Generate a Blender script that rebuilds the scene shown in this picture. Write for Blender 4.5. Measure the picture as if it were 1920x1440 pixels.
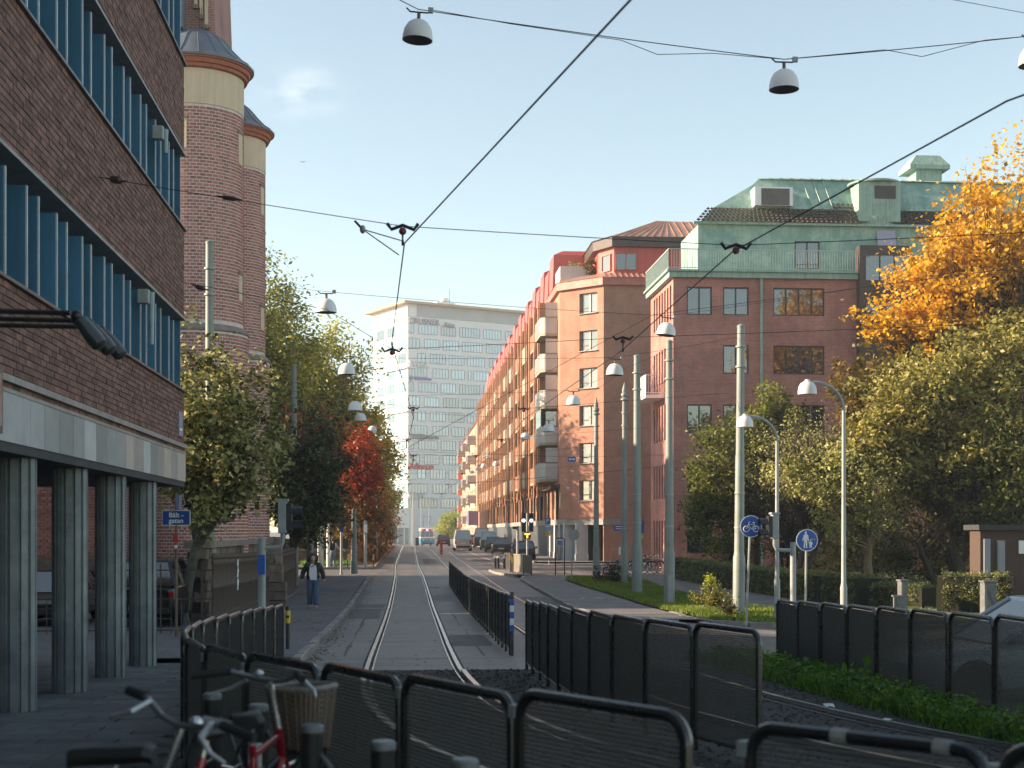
import bpy, bmesh, math, random
import numpy as np
from mathutils import Vector, Matrix
R = math.radians
for o in list(bpy.data.objects): bpy.data.objects.remove(o, do_unlink=True)
scene = bpy.context.scene
col = scene.collection
random.seed(7); rng = np.random.default_rng(7)

# ------------------------------------------------------------------ camera
F = 2667.0; HY = 995.0
YAW = math.atan(205 / F); CS, SN = math.cos(YAW), math.sin(YAW)
CZ = 2.6
cam = bpy.data.cameras.new('camera'); camo = bpy.data.objects.new('camera', cam); col.objects.link(camo)
camo.location = (0, 0, CZ); camo.rotation_euler = (R(90), 0, -YAW)
cam.sensor_width = 36; cam.lens = 36 * F / 1920; cam.shift_y = (HY - 720) / 1920
cam.clip_start = 0.1; cam.clip_end = 6000
cam.dof.use_dof = True; cam.dof.focus_distance = 48; cam.dof.aperture_fstop = 3.2
scene.camera = camo

# ------------------------------------------------------------------ light
SUN_EL = R(19.0)
SUN_AZ = R(-85.0)          # compass angle from +Y, towards the sun (left of the street, ahead of the camera)
sd = Vector((math.sin(SUN_AZ) * math.cos(SUN_EL), math.cos(SUN_AZ) * math.cos(SUN_EL), math.sin(SUN_EL)))
sun = bpy.data.lights.new('sun', 'SUN'); suno = bpy.data.objects.new('sun', sun); col.objects.link(suno)
sun.energy = 5.0; sun.angle = R(0.53); sun.color = (1.0, 0.78, 0.56)
suno.rotation_euler = (-sd).to_track_quat('-Z', 'Y').to_euler(); suno.location = (-30, 0, 60)
world = bpy.data.worlds.new('World'); scene.world = world; world.use_nodes = True
wn, wl = world.node_tree.nodes, world.node_tree.links
bgn = wn['Background']
sky = wn.new('ShaderNodeTexSky'); sky.sky_type = 'NISHITA'; sky.sun_disc = False
sky.sun_elevation = SUN_EL; sky.sun_rotation = SUN_AZ; sky.air_density = 1.0; sky.dust_density = 0.25; sky.ozone_density = 1.6; sky.altitude = 20
bgn.inputs['Strength'].default_value = 0.10
# one faint drifting cloud puff, high above the church
tc = wn.new('ShaderNodeTexCoord'); nrm = wn.new('ShaderNodeVectorMath'); nrm.operation = 'NORMALIZE'
wl.new(tc.outputs['Generated'], nrm.inputs[0])
def wdir(px, py):
    a, b = (px - 960) / F, (HY - py) / F
    return Vector((SN + CS * a, CS - SN * a, b)).normalized()
cd = wdir(562, 172)
nz = wn.new('ShaderNodeTexNoise'); nz.inputs['Scale'].default_value = 34; nz.inputs['Detail'].default_value = 5
mp = wn.new('ShaderNodeMapping'); mp.inputs['Scale'].default_value = (1, 1, 1.7)
wl.new(nrm.outputs[0], mp.inputs['Vector']); wl.new(mp.outputs[0], nz.inputs['Vector'])
dsv = wn.new('ShaderNodeVectorMath'); dsv.operation = 'SUBTRACT'; dsv.inputs[1].default_value = cd; wl.new(nrm.outputs[0], dsv.inputs[0])
sc2 = wn.new('ShaderNodeVectorMath'); sc2.operation = 'MULTIPLY'; sc2.inputs[1].default_value = (1, 1, 1.6); wl.new(dsv.outputs[0], sc2.inputs[0])
ln = wn.new('ShaderNodeVectorMath'); ln.operation = 'LENGTH'; wl.new(sc2.outputs[0], ln.inputs[0])
mr = wn.new('ShaderNodeMapRange'); mr.inputs[1].default_value = 0.0; mr.inputs[2].default_value = 0.04; mr.inputs[3].default_value = 1; mr.inputs[4].default_value = 0
wl.new(ln.outputs['Value'], mr.inputs[0]); mr.interpolation_type = 'SMOOTHSTEP'
mu = wn.new('ShaderNodeMath'); mu.operation = 'MULTIPLY'; wl.new(mr.outputs[0], mu.inputs[0]); nr = wn.new('ShaderNodeMapRange'); nr.inputs[1].default_value = .42; nr.inputs[2].default_value = .75; wl.new(nz.outputs[0], nr.inputs[0]); wl.new(nr.outputs[0], mu.inputs[1])
mu2 = wn.new('ShaderNodeMath'); mu2.operation = 'MULTIPLY'; mu2.inputs[1].default_value = 0.22; mu2.use_clamp = True; wl.new(mu.outputs[0], mu2.inputs[0])
mxw = wn.new('ShaderNodeMixRGB'); mxw.inputs[2].default_value = (10.0, 8.9, 8.0, 1)
shs = wn.new('ShaderNodeHueSaturation'); shs.inputs['Saturation'].default_value = 0.80; shs.inputs['Value'].default_value = 1.0; stn = wn.new('ShaderNodeMixRGB'); stn.blend_type = 'MULTIPLY'; stn.inputs[0].default_value = 1; stn.inputs[2].default_value = (1.06, 1.03, .87, 1); wl.new(sky.outputs[0], stn.inputs[1]); wl.new(stn.outputs[0], shs.inputs['Color'])
wl.new(mu2.outputs[0], mxw.inputs[0]); wl.new(shs.outputs[0], mxw.inputs[1]); wl.new(mxw.outputs[0], bgn.inputs['Color'])
vs = scene.view_settings
vs.view_transform = 'Standard'; vs.look = 'None'; vs.gamma = 1; vs.use_curve_mapping = False; vs.exposure = 1.5

# ------------------------------------------------------------------ coordinates
GY = [-60, 0, 6, 10, 16, 23, 30, 40, 48, 60, 76, 120, 150, 172, 195, 250, 300, 420, 900]
GZ = [1.0, .95, .83, .72, .57, .36, .22, .08, 0, .05, .17, .42, .57, .63, .55, -.15, -.5, -.9, -.9]
def g0(y):
    return float(np.interp(y, GY, GZ))
def g(x, y):
    z = g0(y)
    if x > 6 and y < 40:
        t = min(1, (x - 6) / 5); t = t * t * (3 - 2 * t)
        z = z * (1 - .75 * t)
    return z
def W(px, py, y):
    """world point on the plane Y=y seen in direction (px,py)"""
    a, b = (px - 960) / F, (HY - py) / F
    d = Vector((SN + CS * a, CS - SN * a, b)); return Vector((0, 0, CZ)) + d * (y / d.y)
def XA(px, y): return W(px, HY, y).x
def YX(px, x):
    """world y where the vertical plane X=x crosses column px"""
    a = (px - 960) / F; return x * (CS - SN * a) / (SN + CS * a)
def ZA(py, x, y):
    d = SN * x + CS * y; return CZ + (HY - py) / F * d

# ------------------------------------------------------------------ objects
ROOT = {}
def setp(o, label=None, cat=None, group=None, kind=None):
    if label: o['label'] = label
    if cat: o['category'] = cat
    if group: o['group'] = group
    if kind: o['kind'] = kind
    return o
def thing(name, label, cat, loc=(0, 0, 0), rz=0, group=None, kind=None):
    o = bpy.data.objects.new(name, None); col.objects.link(o); o.empty_display_size = .2
    o.location = loc; o.rotation_euler = (0, 0, rz); ROOT[o.name] = Vector(loc)
    return setp(o, label, cat, group, kind)
def inst(name, mesh, parent, loc, rz=0, scale=None, world=True, kind=None, rot=None):
    """one more piece that shares mesh data"""
    o = bpy.data.objects.new(name, mesh); col.objects.link(o)
    l = Vector(loc)
    if parent is not None:
        o.parent = parent
        if world: l = l - ROOT.get(parent.name, Vector((0, 0, 0)))
        ROOT[o.name] = ROOT.get(parent.name, Vector((0, 0, 0)))
    o.location = l
    o.rotation_euler = rot if rot else (0, 0, rz)
    if scale: o.scale = scale
    if kind: o['kind'] = kind
    return o
def copy_tree(o, parent=None):
    c = o.copy(); col.objects.link(c); c.parent = parent
    for ch in list(o.children): copy_tree(ch, c)
    return c
def dup(o, loc, rz=None, label=None, rot=None, scale=None):
    c = copy_tree(o); c.location = loc
    if rz is not None: c.rotation_euler = (0, 0, rz)
    if rot is not None: c.rotation_euler = rot
    if scale: c.scale = scale
    if label: c['label'] = label
    return c

class MB:
    def __init__(s): s.v = []; s.f = []
    def add(s, vs_, fs):
        n = len(s.v); s.v.extend([tuple(p) for p in vs_]); s.f.extend([tuple(i + n for i in q) for q in fs]); return s
    def box(s, x0, x1, y0, y1, z0, z1):
        if x1 < x0: x0, x1 = x1, x0
        if y1 < y0: y0, y1 = y1, y0
        if z1 < z0: z0, z1 = z1, z0
        return s.add([(x0, y0, z0), (x1, y0, z0), (x1, y1, z0), (x0, y1, z0), (x0, y0, z1), (x1, y0, z1), (x1, y1, z1), (x0, y1, z1)],
                     [(0, 3, 2, 1), (4, 5, 6, 7), (0, 1, 5, 4), (1, 2, 6, 5), (2, 3, 7, 6), (3, 0, 4, 7)])
    def obox(s, c, size, rz=0, mat=None):
        """box centred on c, turned about z (or by a matrix)"""
        m = mat if mat is not None else Matrix.Rotation(rz, 3, 'Z')
        hx, hy, hz = size[0] / 2, size[1] / 2, size[2] / 2
        P = [(-hx, -hy, -hz), (hx, -hy, -hz), (hx, hy, -hz), (-hx, hy, -hz), (-hx, -hy, hz), (hx, -hy, hz), (hx, hy, hz), (-hx, hy, hz)]
        return s.add([m @ Vector(p) + Vector(c) for p in P],
                     [(0, 3, 2, 1), (4, 5, 6, 7), (0, 1, 5, 4), (1, 2, 6, 5), (2, 3, 7, 6), (3, 0, 4, 7)])
    def bar(s, a, b, w, h):
        """rectangular bar from a to b, w wide (horizontal), h high"""
        a, b = Vector(a), Vector(b); d = (b - a); L = d.length; d = d.normalized()
        up = Vector((0, 0, 1)) if abs(d.z) < .95 else Vector((0, 1, 0))
        r = d.cross(up).normalized(); u = r.cross(d)
        m = Matrix((r, d, u)).transposed()
        return s.obox((a + b) / 2, (w, L, h), mat=m)
    def tube(s, pts, r, n=8, cap=True):
        pts = [Vector(p) for p in pts]; k = len(pts)
        rs = r if isinstance(r, (list, tuple)) else [r] * k
        base = len(s.v); prev = None
        for i, p in enumerate(pts):
            d = (pts[min(i + 1, k - 1)] - pts[max(i - 1, 0)])
            d = d.normalized() if d.length > 1e-9 else Vector((0, 0, 1))
            if prev is None:
                up = Vector((0, 0, 1)) if abs(d.z) < .9 else Vector((1, 0, 0)); u = d.cross(up).normalized()
            else:
                u = (prev - d * prev.dot(d)); u = u.normalized() if u.length > 1e-6 else d.orthogonal().normalized()
            prev = u; w = d.cross(u)
            for j in range(n):
                t = 2 * math.pi * j / n; s.v.append(tuple(p + (u * math.cos(t) + w * math.sin(t)) * rs[i]))
        for i in range(k - 1):
            for j in range(n):
                a = base + i * n + j; b = base + i * n + (j + 1) % n
                s.f.append((a, b, b + n, a + n))
        if cap:
            s.f.append(tuple(base + j for j in range(n))[::-1]); s.f.append(tuple(base + (k - 1) * n + j for j in range(n)))
        return s
    def cyl(s, p0, p1, r0, r1=None, n=12): return s.tube([p0, p1], [r0, r0 if r1 is None else r1], n)
    def lathe(s, prof, n=16, c=(0, 0, 0), a0=0, a1=2 * math.pi, capb=True, capt=True):
        full = abs(a1 - a0 - 2 * math.pi) < 1e-6; m = n if full else n + 1; base = len(s.v)
        for r, z in prof:
            for j in range(m):
                t = a0 + (a1 - a0) * j / n; s.v.append((c[0] + r * math.cos(t), c[1] + r * math.sin(t), c[2] + z))
        for i in range(len(prof) - 1):
            for j in range(n):
                a = base + i * m + j; b = base + i * m + (j + 1) % m
                s.f.append((a, b, b + m, a + m))
        if full and capb and prof[0][0] > 1e-4: s.f.append(tuple(base + j for j in range(n))[::-1])
        if full and capt and prof[-1][0] > 1e-4: s.f.append(tuple(base + (len(prof) - 1) * m + j for j in range(n)))
        return s
    def prism(s, poly, fn, h0, h1):
        """poly: 2-D outline; fn(u,v,h)->xyz"""
        n = len(poly); b = len(s.v)
        for h in (h0, h1): s.v.extend([tuple(fn(u, v, h)) for u, v in poly])
        s.f.append(tuple(b + i for i in range(n))[::-1]); s.f.append(tuple(b + n + i for i in range(n)))
        for i in range(n):
            j = (i + 1) % n; s.f.append((b + i, b + j, b + n + j, b + n + i))
        return s
    def loft(s, rings, closed=True, caps=True):
        b = len(s.v); n = len(rings[0])
        for r in rings: s.v.extend([tuple(p) for p in r])
        for i in range(len(rings) - 1):
            for j in range(n if closed else n - 1):
                a = b + i * n + j; c = b + i * n + (j + 1) % n; s.f.append((a, c, c + n, a + n))
        if caps and closed:
            s.f.append(tuple(b + j for j in range(n))[::-1]); s.f.append(tuple(b + (len(rings) - 1) * n + j for j in range(n)))
        return s
    def sphere(s, c, r, n=12, m=8, sx=1, sy=1, sz=1):
        prof = [(math.sin(math.pi * i / m), -math.cos(math.pi * i / m)) for i in range(m + 1)]
        b = len(s.v); s.lathe([(max(a, 1e-5), z) for a, z in prof], n, capb=False, capt=False)
        for i in range(b, len(s.v)):
            x, y, z = s.v[i]; s.v[i] = (c[0] + x * r * sx, c[1] + y * r * sy, c[2] + z * r * sz)
        return s
    def mesh(s, name, mat, smooth=False, off=None):
        me = bpy.data.meshes.new(name)
        v = s.v
        if off is not None and off.length > 0: v = [(a - off.x, b - off.y, c - off.z) for a, b, c in v]
        me.from_pydata(v, [], s.f)
        if mat is not None: me.materials.append(mat)
        if smooth:
            me.shade_smooth(); me.set_sharp_from_angle(angle=R(35))
        bm = bmesh.new(); bm.from_mesh(me); bmesh.ops.recalc_face_normals(bm, faces=bm.faces); bm.to_mesh(me); bm.free()
        return me
    def build(s, name, mat, parent=None, smooth=False, kind=None, local=False, bevel=0, label=None):
        off = None
        if parent is not None and not local: off = ROOT.get(parent.name)
        me = s.mesh(name, mat, smooth, off)
        o = bpy.data.objects.new(name, me); col.objects.link(o)
        if parent is not None:
            o.parent = parent; ROOT[o.name] = ROOT.get(parent.name, Vector((0, 0, 0)))
        if kind: o['kind'] = kind
        if label: o['label'] = label
        if bevel:
            m = o.modifiers.new('bevel', 'BEVEL'); m.width = bevel; m.segments = 2; m.limit_method = 'ANGLE'
        return o
def fast_mesh(name, V, Fq, mat):
    """big numpy quad mesh"""
    me = bpy.data.meshes.new(name); nv, nf = len(V), len(Fq); k = Fq.shape[1]
    me.vertices.add(nv); me.vertices.foreach_set('co', np.asarray(V, np.float32).ravel())
    me.loops.add(nf * k); me.loops.foreach_set('vertex_index', np.asarray(Fq, np.int32).ravel())
    me.polygons.add(nf); me.polygons.foreach_set('loop_start', np.arange(0, nf * k, k, dtype=np.int32))
    me.update(calc_edges=True); me.validate()
    if mat is not None: me.materials.append(mat)
    return me
def mesh_obj(name, me, parent=None, kind=None, loc=(0, 0, 0)):
    o = bpy.data.objects.new(name, me); col.objects.link(o); o.location = loc
    if parent is not None: o.parent = parent; ROOT[o.name] = ROOT.get(parent.name, Vector((0, 0, 0)))
    if kind: o['kind'] = kind
    return o
def text_obj(name, txt, size, mat, parent, loc, rot, extrude=.01, align='CENTER', world=True, offset=0):
    c = bpy.data.curves.new('t', 'FONT'); c.body = txt; c.size = size; c.extrude = extrude; c.align_x = align; c.align_y = 'CENTER'; c.offset = offset
    c.resolution_u = 3
    t = bpy.data.objects.new('t', c); col.objects.link(t)
    dg = bpy.context.evaluated_depsgraph_get()
    me = bpy.data.meshes.new_from_object(t.evaluated_get(dg)); bpy.data.objects.remove(t)
    me.materials.clear(); me.materials.append(mat)
    o = inst(name, me, parent, loc, world=world, rot=rot); return o

# ------------------------------------------------------------------ materials
MATS = {}
def nd(nt, t, **kw):
    n = nt.nodes.new(t)
    for k, v in kw.items(): setattr(n, k, v)
    return n
def mk(name):
    m = bpy.data.materials.new(name); m.use_nodes = True; MATS[name] = m
    return m, m.node_tree, m.node_tree.nodes['Principled BSDF']
def M(name, c, rough=.6, var=.18, scale=3.0, metal=0.0, bump=0.0, bscale=40, objvar=0.0, c2=None, spec=.5, streak=0.0, island=0.0, coat=0, detail=6):
    """procedural surface: base colour broken up by noise, optional dirt streaks, fine relief"""
    if name in MATS: return MATS[name]
    m, nt, b = mk(name); L = nt.links
    b.inputs['Roughness'].default_value = rough; b.inputs['Metallic'].default_value = metal; b.inputs['Specular IOR Level'].default_value = spec
    if coat: b.inputs['Coat Weight'].default_value = coat; b.inputs['Coat Roughness'].default_value = .06
    geo = nd(nt, 'ShaderNodeNewGeometry'); n = nd(nt, 'ShaderNodeTexNoise'); n.inputs['Scale'].default_value = scale; n.inputs['Detail'].default_value = detail; n.inputs['Roughness'].default_value = .65
    L.new(geo.outputs['Position'], n.inputs['Vector'])
    c2 = c2 or tuple(x * .55 for x in c)
    r = nd(nt, 'ShaderNodeMapRange'); r.inputs[1].default_value = .35; r.inputs[2].default_value = .7; r.inputs[3].default_value = 0; r.inputs[4].default_value = min(1, var * 2.2)
    L.new(n.outputs[0], r.inputs[0])
    mx = nd(nt, 'ShaderNodeMixRGB'); mx.inputs[1].default_value = (*c, 1); mx.inputs[2].default_value = (*c2, 1); L.new(r.outputs[0], mx.inputs[0])
    out = mx.outputs[0]
    if streak:
        mpn = nd(nt, 'ShaderNodeMapping'); mpn.inputs['Scale'].default_value = (9, 9, .5); L.new(geo.outputs['Position'], mpn.inputs['Vector'])
        n2 = nd(nt, 'ShaderNodeTexNoise'); n2.inputs['Scale'].default_value = 1.0; n2.inputs['Detail'].default_value = 4; L.new(mpn.outputs[0], n2.inputs['Vector'])
        r2 = nd(nt, 'ShaderNodeMapRange'); r2.inputs[1].default_value = .45; r2.inputs[2].default_value = .75; r2.inputs[4].default_value = streak; L.new(n2.outputs[0], r2.inputs[0])
        m2 = nd(nt, 'ShaderNodeMixRGB'); m2.inputs[2].default_value = (*[x * .35 for x in c], 1); L.new(out, m2.inputs[1]); L.new(r2.outputs[0], m2.inputs[0]); out = m2.outputs[0]
    if objvar or island:
        hs = nd(nt, 'ShaderNodeHueSaturation')
        if island: src = geo.outputs['Random Per Island']; amp = island
        else:
            oi = nd(nt, 'ShaderNodeObjectInfo'); src = oi.outputs['Random']; amp = objvar
        r3 = nd(nt, 'ShaderNodeMapRange'); r3.inputs[3].default_value = 1 - amp; r3.inputs[4].default_value = 1 + amp; L.new(src, r3.inputs[0]); L.new(r3.outputs[0], hs.inputs['Value'])
        L.new(out, hs.inputs['Color']); out = hs.outputs[0]
    L.new(out, b.inputs['Base Color'])
    rr = nd(nt, 'ShaderNodeMapRange'); rr.inputs[3].default_value = max(.02, rough - .08); rr.inputs[4].default_value = min(1, rough + .12); L.new(n.outputs[0], rr.inputs[0]); L.new(rr.outputs[0], b.inputs['Roughness'])
    if bump:
        n3 = nd(nt, 'ShaderNodeTexNoise'); n3.inputs['Scale'].default_value = bscale; n3.inputs['Detail'].default_value = 4; L.new(geo.outputs['Position'], n3.inputs['Vector'])
        bp = nd(nt, 'ShaderNodeBump'); bp.inputs['Strength'].default_value = bump; bp.inputs['Distance'].default_value = .02; L.new(n3.outputs[0], bp.inputs['Height']); L.new(bp.outputs[0], b.inputs['Normal'])
    return m
def wall_uv(nt):
    """u along any upright wall, v = height"""
    L = nt.links; geo = nd(nt, 'ShaderNodeNewGeometry'); cr = nd(nt, 'ShaderNodeVectorMath', operation='CROSS_PRODUCT'); cr.inputs[0].default_value = (0, 0, 1)
    L.new(geo.outputs['True Normal'], cr.inputs[1]); dt = nd(nt, 'ShaderNodeVectorMath', operation='DOT_PRODUCT'); L.new(cr.outputs[0], dt.inputs[0]); L.new(geo.outputs['Position'], dt.inputs[1])
    sp = nd(nt, 'ShaderNodeSeparateXYZ'); L.new(geo.outputs['Position'], sp.inputs[0]); cb = nd(nt, 'ShaderNodeCombineXYZ'); L.new(dt.outputs['Value'], cb.inputs[0]); L.new(sp.outputs[2], cb.inputs[1])
    return geo, cb
def brick_mat(name, ca, cb_, mortar, bw=.25, bh=.077, ms=.012, blotch=.35, rough=.85):
    m, nt, b = mk(name); L = nt.links; geo, uv = wall_uv(nt)
    t = nd(nt, 'ShaderNodeTexBrick'); t.inputs['Scale'].default_value = 1; t.inputs['Brick Width'].default_value = bw; t.inputs['Row Height'].default_value = bh; t.inputs['Mortar Size'].default_value = ms; t.inputs['Mortar Smooth'].default_value = .2
    t.inputs['Color1'].default_value = (*ca, 1); t.inputs['Color2'].default_value = (*cb_, 1); t.inputs['Mortar'].default_value = (*mortar, 1); t.inputs['Bias'].default_value = -.1
    L.new(uv.outputs[0], t.inputs['Vector'])
    n = nd(nt, 'ShaderNodeTexNoise'); n.inputs['Scale'].default_value = .7; n.inputs['Detail'].default_value = 8; n.inputs['Roughness'].default_value = .7; L.new(geo.outputs['Position'], n.inputs['Vector'])
    r = nd(nt, 'ShaderNodeMapRange'); r.inputs[1].default_value = .3; r.inputs[2].default_value = .7; r.inputs[3].default_value = 1 - blotch; r.inputs[4].default_value = 1.12; L.new(n.outputs[0], r.inputs[0])
    hs = nd(nt, 'ShaderNodeHueSaturation'); L.new(t.outputs[0], hs.inputs['Color']); L.new(r.outputs[0], hs.inputs['Value'])
    mps = nd(nt, 'ShaderNodeMapping'); mps.inputs['Scale'].default_value = (1.1, 1.1, .09); L.new(geo.outputs['Position'], mps.inputs['Vector'])
    ns_ = nd(nt, 'ShaderNodeTexNoise'); ns_.inputs['Scale'].default_value = 1.0; ns_.inputs['Detail'].default_value = 5; L.new(mps.outputs[0], ns_.inputs['Vector'])
    rs_ = nd(nt, 'ShaderNodeMapRange'); rs_.inputs[1].default_value = .5; rs_.inputs[2].default_value = .75; rs_.inputs[4].default_value = .38; L.new(ns_.outputs[0], rs_.inputs[0])
    ms_ = nd(nt, 'ShaderNodeMixRGB'); ms_.inputs[2].default_value = (*[x * .45 for x in ca], 1); L.new(hs.outputs[0], ms_.inputs[1]); L.new(rs_.outputs[0], ms_.inputs[0]); L.new(ms_.outputs[0], b.inputs['Base Color'])
    b.inputs['Roughness'].default_value = rough; b.inputs['Specular IOR Level'].default_value = .25
    bp = nd(nt, 'ShaderNodeBump'); bp.inputs['Strength'].default_value = .6; bp.inputs['Distance'].default_value = .008; bp.invert = True; L.new(t.outputs['Fac'], bp.inputs['Height']); L.new(bp.outputs[0], b.inputs['Normal'])
    return m
def seam_mat(name, c, pitch=.6, depth=.5, rough=.45, var=.25, metal=0.0, c2=None, width=.05):
    """folded sheet metal: thin standing seams along the wall"""
    m, nt, b = mk(name); L = nt.links; geo, uv = wall_uv(nt)
    n = nd(nt, 'ShaderNodeTexNoise'); n.inputs['Scale'].default_value = 1.3; n.inputs['Detail'].default_value = 7; n.inputs['Roughness'].default_value = .7; L.new(geo.outputs['Position'], n.inputs['Vector'])
    mx = nd(nt, 'ShaderNodeMixRGB'); mx.inputs[1].default_value = (*c, 1); mx.inputs[2].default_value = (*(c2 or [x * .6 for x in c]), 1)
    r = nd(nt, 'ShaderNodeMapRange'); r.inputs[1].default_value = .4; r.inputs[2].default_value = .72; r.inputs[4].default_value = var * 2; L.new(n.outputs[0], r.inputs[0]); L.new(r.outputs[0], mx.inputs[0])
    sp = nd(nt, 'ShaderNodeSeparateXYZ'); L.new(uv.outputs[0], sp.inputs[0])
    dv = nd(nt, 'ShaderNodeMath', operation='DIVIDE'); dv.inputs[1].default_value = pitch; L.new(sp.outputs[0], dv.inputs[0])
    fr = nd(nt, 'ShaderNodeMath', operation='FRACT'); L.new(dv.outputs[0], fr.inputs[0])
    lt = nd(nt, 'ShaderNodeMath', operation='LESS_THAN'); lt.inputs[1].default_value = width / pitch; L.new(fr.outputs[0], lt.inputs[0])
    mm = nd(nt, 'ShaderNodeMixRGB'); mm.inputs[2].default_value = (*[x * .6 for x in c], 1); L.new(mx.outputs[0], mm.inputs[1])
    ml = nd(nt, 'ShaderNodeMath', operation='MULTIPLY'); ml.inputs[1].default_value = depth; L.new(lt.outputs[0], ml.inputs[0]); L.new(ml.outputs[0], mm.inputs[0]); L.new(mm.outputs[0], b.inputs['Base Color'])
    b.inputs['Roughness'].default_value = rough; b.inputs['Metallic'].default_value = metal
    bp = nd(nt, 'ShaderNodeBump'); bp.inputs['Strength'].default_value = .5; bp.inputs['Distance'].default_value = .03; L.new(lt.outputs[0], bp.inputs['Height']); L.new(bp.outputs[0], b.inputs['Normal'])
    return m
def glass_mat(name, c=(.02, .03, .035), rough=.04, wavy=.03, tint=None):
    m, nt, b = mk(name); L = nt.links
    b.inputs['Base Color'].default_value = (*c, 1); b.inputs['Roughness'].default_value = rough; b.inputs['Specular IOR Level'].default_value = 1.0; b.inputs['IOR'].default_value = 1.9
    geo = nd(nt, 'ShaderNodeNewGeometry'); n = nd(nt, 'ShaderNodeTexNoise'); n.inputs['Scale'].default_value = 1.1; n.inputs['Detail'].default_value = 2; L.new(geo.outputs['Position'], n.inputs['Vector'])
    bp = nd(nt, 'ShaderNodeBump'); bp.inputs['Strength'].default_value = wavy; bp.inputs['Distance'].default_value = .2; L.new(n.outputs[0], bp.inputs['Height']); L.new(bp.outputs[0], b.inputs['Normal'])
    oi = nd(nt, 'ShaderNodeObjectInfo'); r = nd(nt, 'ShaderNodeMapRange'); r.inputs[3].default_value = .5; r.inputs[4].default_value = 1.6; L.new(oi.outputs['Random'], r.inputs[0])
    hs = nd(nt, 'ShaderNodeHueSaturation'); hs.inputs['Color'].default_value = (*c, 1); L.new(r.outputs[0], hs.inputs['Value']); L.new(hs.outputs[0], b.inputs['Base Color'])
    return m
def leaf_mat(name, ca, cb_, cc=None, trans=.35, rough=.5, patch=.5):
    """leaves: each leaf its own shade, drifting over the crown in clumps"""
    m, nt, b = mk(name); L = nt.links; geo = nd(nt, 'ShaderNodeNewGeometry')
    n = nd(nt, 'ShaderNodeTexNoise'); n.inputs['Scale'].default_value = patch; n.inputs['Detail'].default_value = 3; L.new(geo.outputs['Position'], n.inputs['Vector'])
    ad = nd(nt, 'ShaderNodeMath', operation='MULTIPLY_ADD'); ad.inputs[1].default_value = .55; L.new(geo.outputs['Random Per Island'], ad.inputs[0]); L.new(n.outputs[0], ad.inputs[2])
    cr = nd(nt, 'ShaderNodeValToRGB'); e = cr.color_ramp.elements; e[0].position = .42; e[0].color = (*ca, 1); e[1].position = .95; e[1].color = (*cb_, 1)
    if cc: k = e.new(.72); k.color = (*cc, 1)
    L.new(ad.outputs[0], cr.inputs[0]); L.new(cr.outputs[0], b.inputs['Base Color']); b.inputs['Roughness'].default_value = rough; b.inputs['Specular IOR Level'].default_value = .35
    tr = nd(nt, 'ShaderNodeBsdfTranslucent'); hs = nd(nt, 'ShaderNodeHueSaturation'); hs.inputs['Value'].default_value = 1.3; hs.inputs['Saturation'].default_value = 1.1; L.new(cr.outputs[0], hs.inputs['Color']); L.new(hs.outputs[0], tr.inputs[0])
    ms = nd(nt, 'ShaderNodeMixShader'); ms.inputs[0].default_value = trans; L.new(b.outputs[0], ms.inputs[1]); L.new(tr.outputs[0], ms.inputs[2]); L.new(ms.outputs[0], nt.nodes['Material Output'].inputs[0])
    return m
def emit_mat(name, c, s):
    m, nt, b = mk(name); b.inputs['Base Color'].default_value = (*c, 1); b.inputs['Emission Color'].default_value = (*c, 1); b.inputs['Emission Strength'].default_value = s
    return m
def sheet(name, xl, xr, y0, y1, off, mat, step=1.5, nx=1, kind='structure', thick=0):
    """ground sheet between two edge curves, following the street's rise and fall"""
    ys = list(np.arange(y0, y1, step)) + [y1]; b = MB(); V = []
    for y in ys:
        a, c = xl(y), xr(y)
        for i in range(nx + 1):
            x = a + (c - a) * i / nx; V.append((x, y, g(x, y) + off))
    Fc = []
    for j in range(len(ys) - 1):
        for i in range(nx):
            p = j * (nx + 1) + i; Fc.append((p, p + 1, p + nx + 2, p + nx + 1))
    b.add(V, Fc); o = b.build(name, mat); o['kind'] = kind; return o
def lin(pts):
    ys = [p[0] for p in pts]; xs = [p[1] for p in pts]
    return lambda y: float(np.interp(y, ys, xs))
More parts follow.
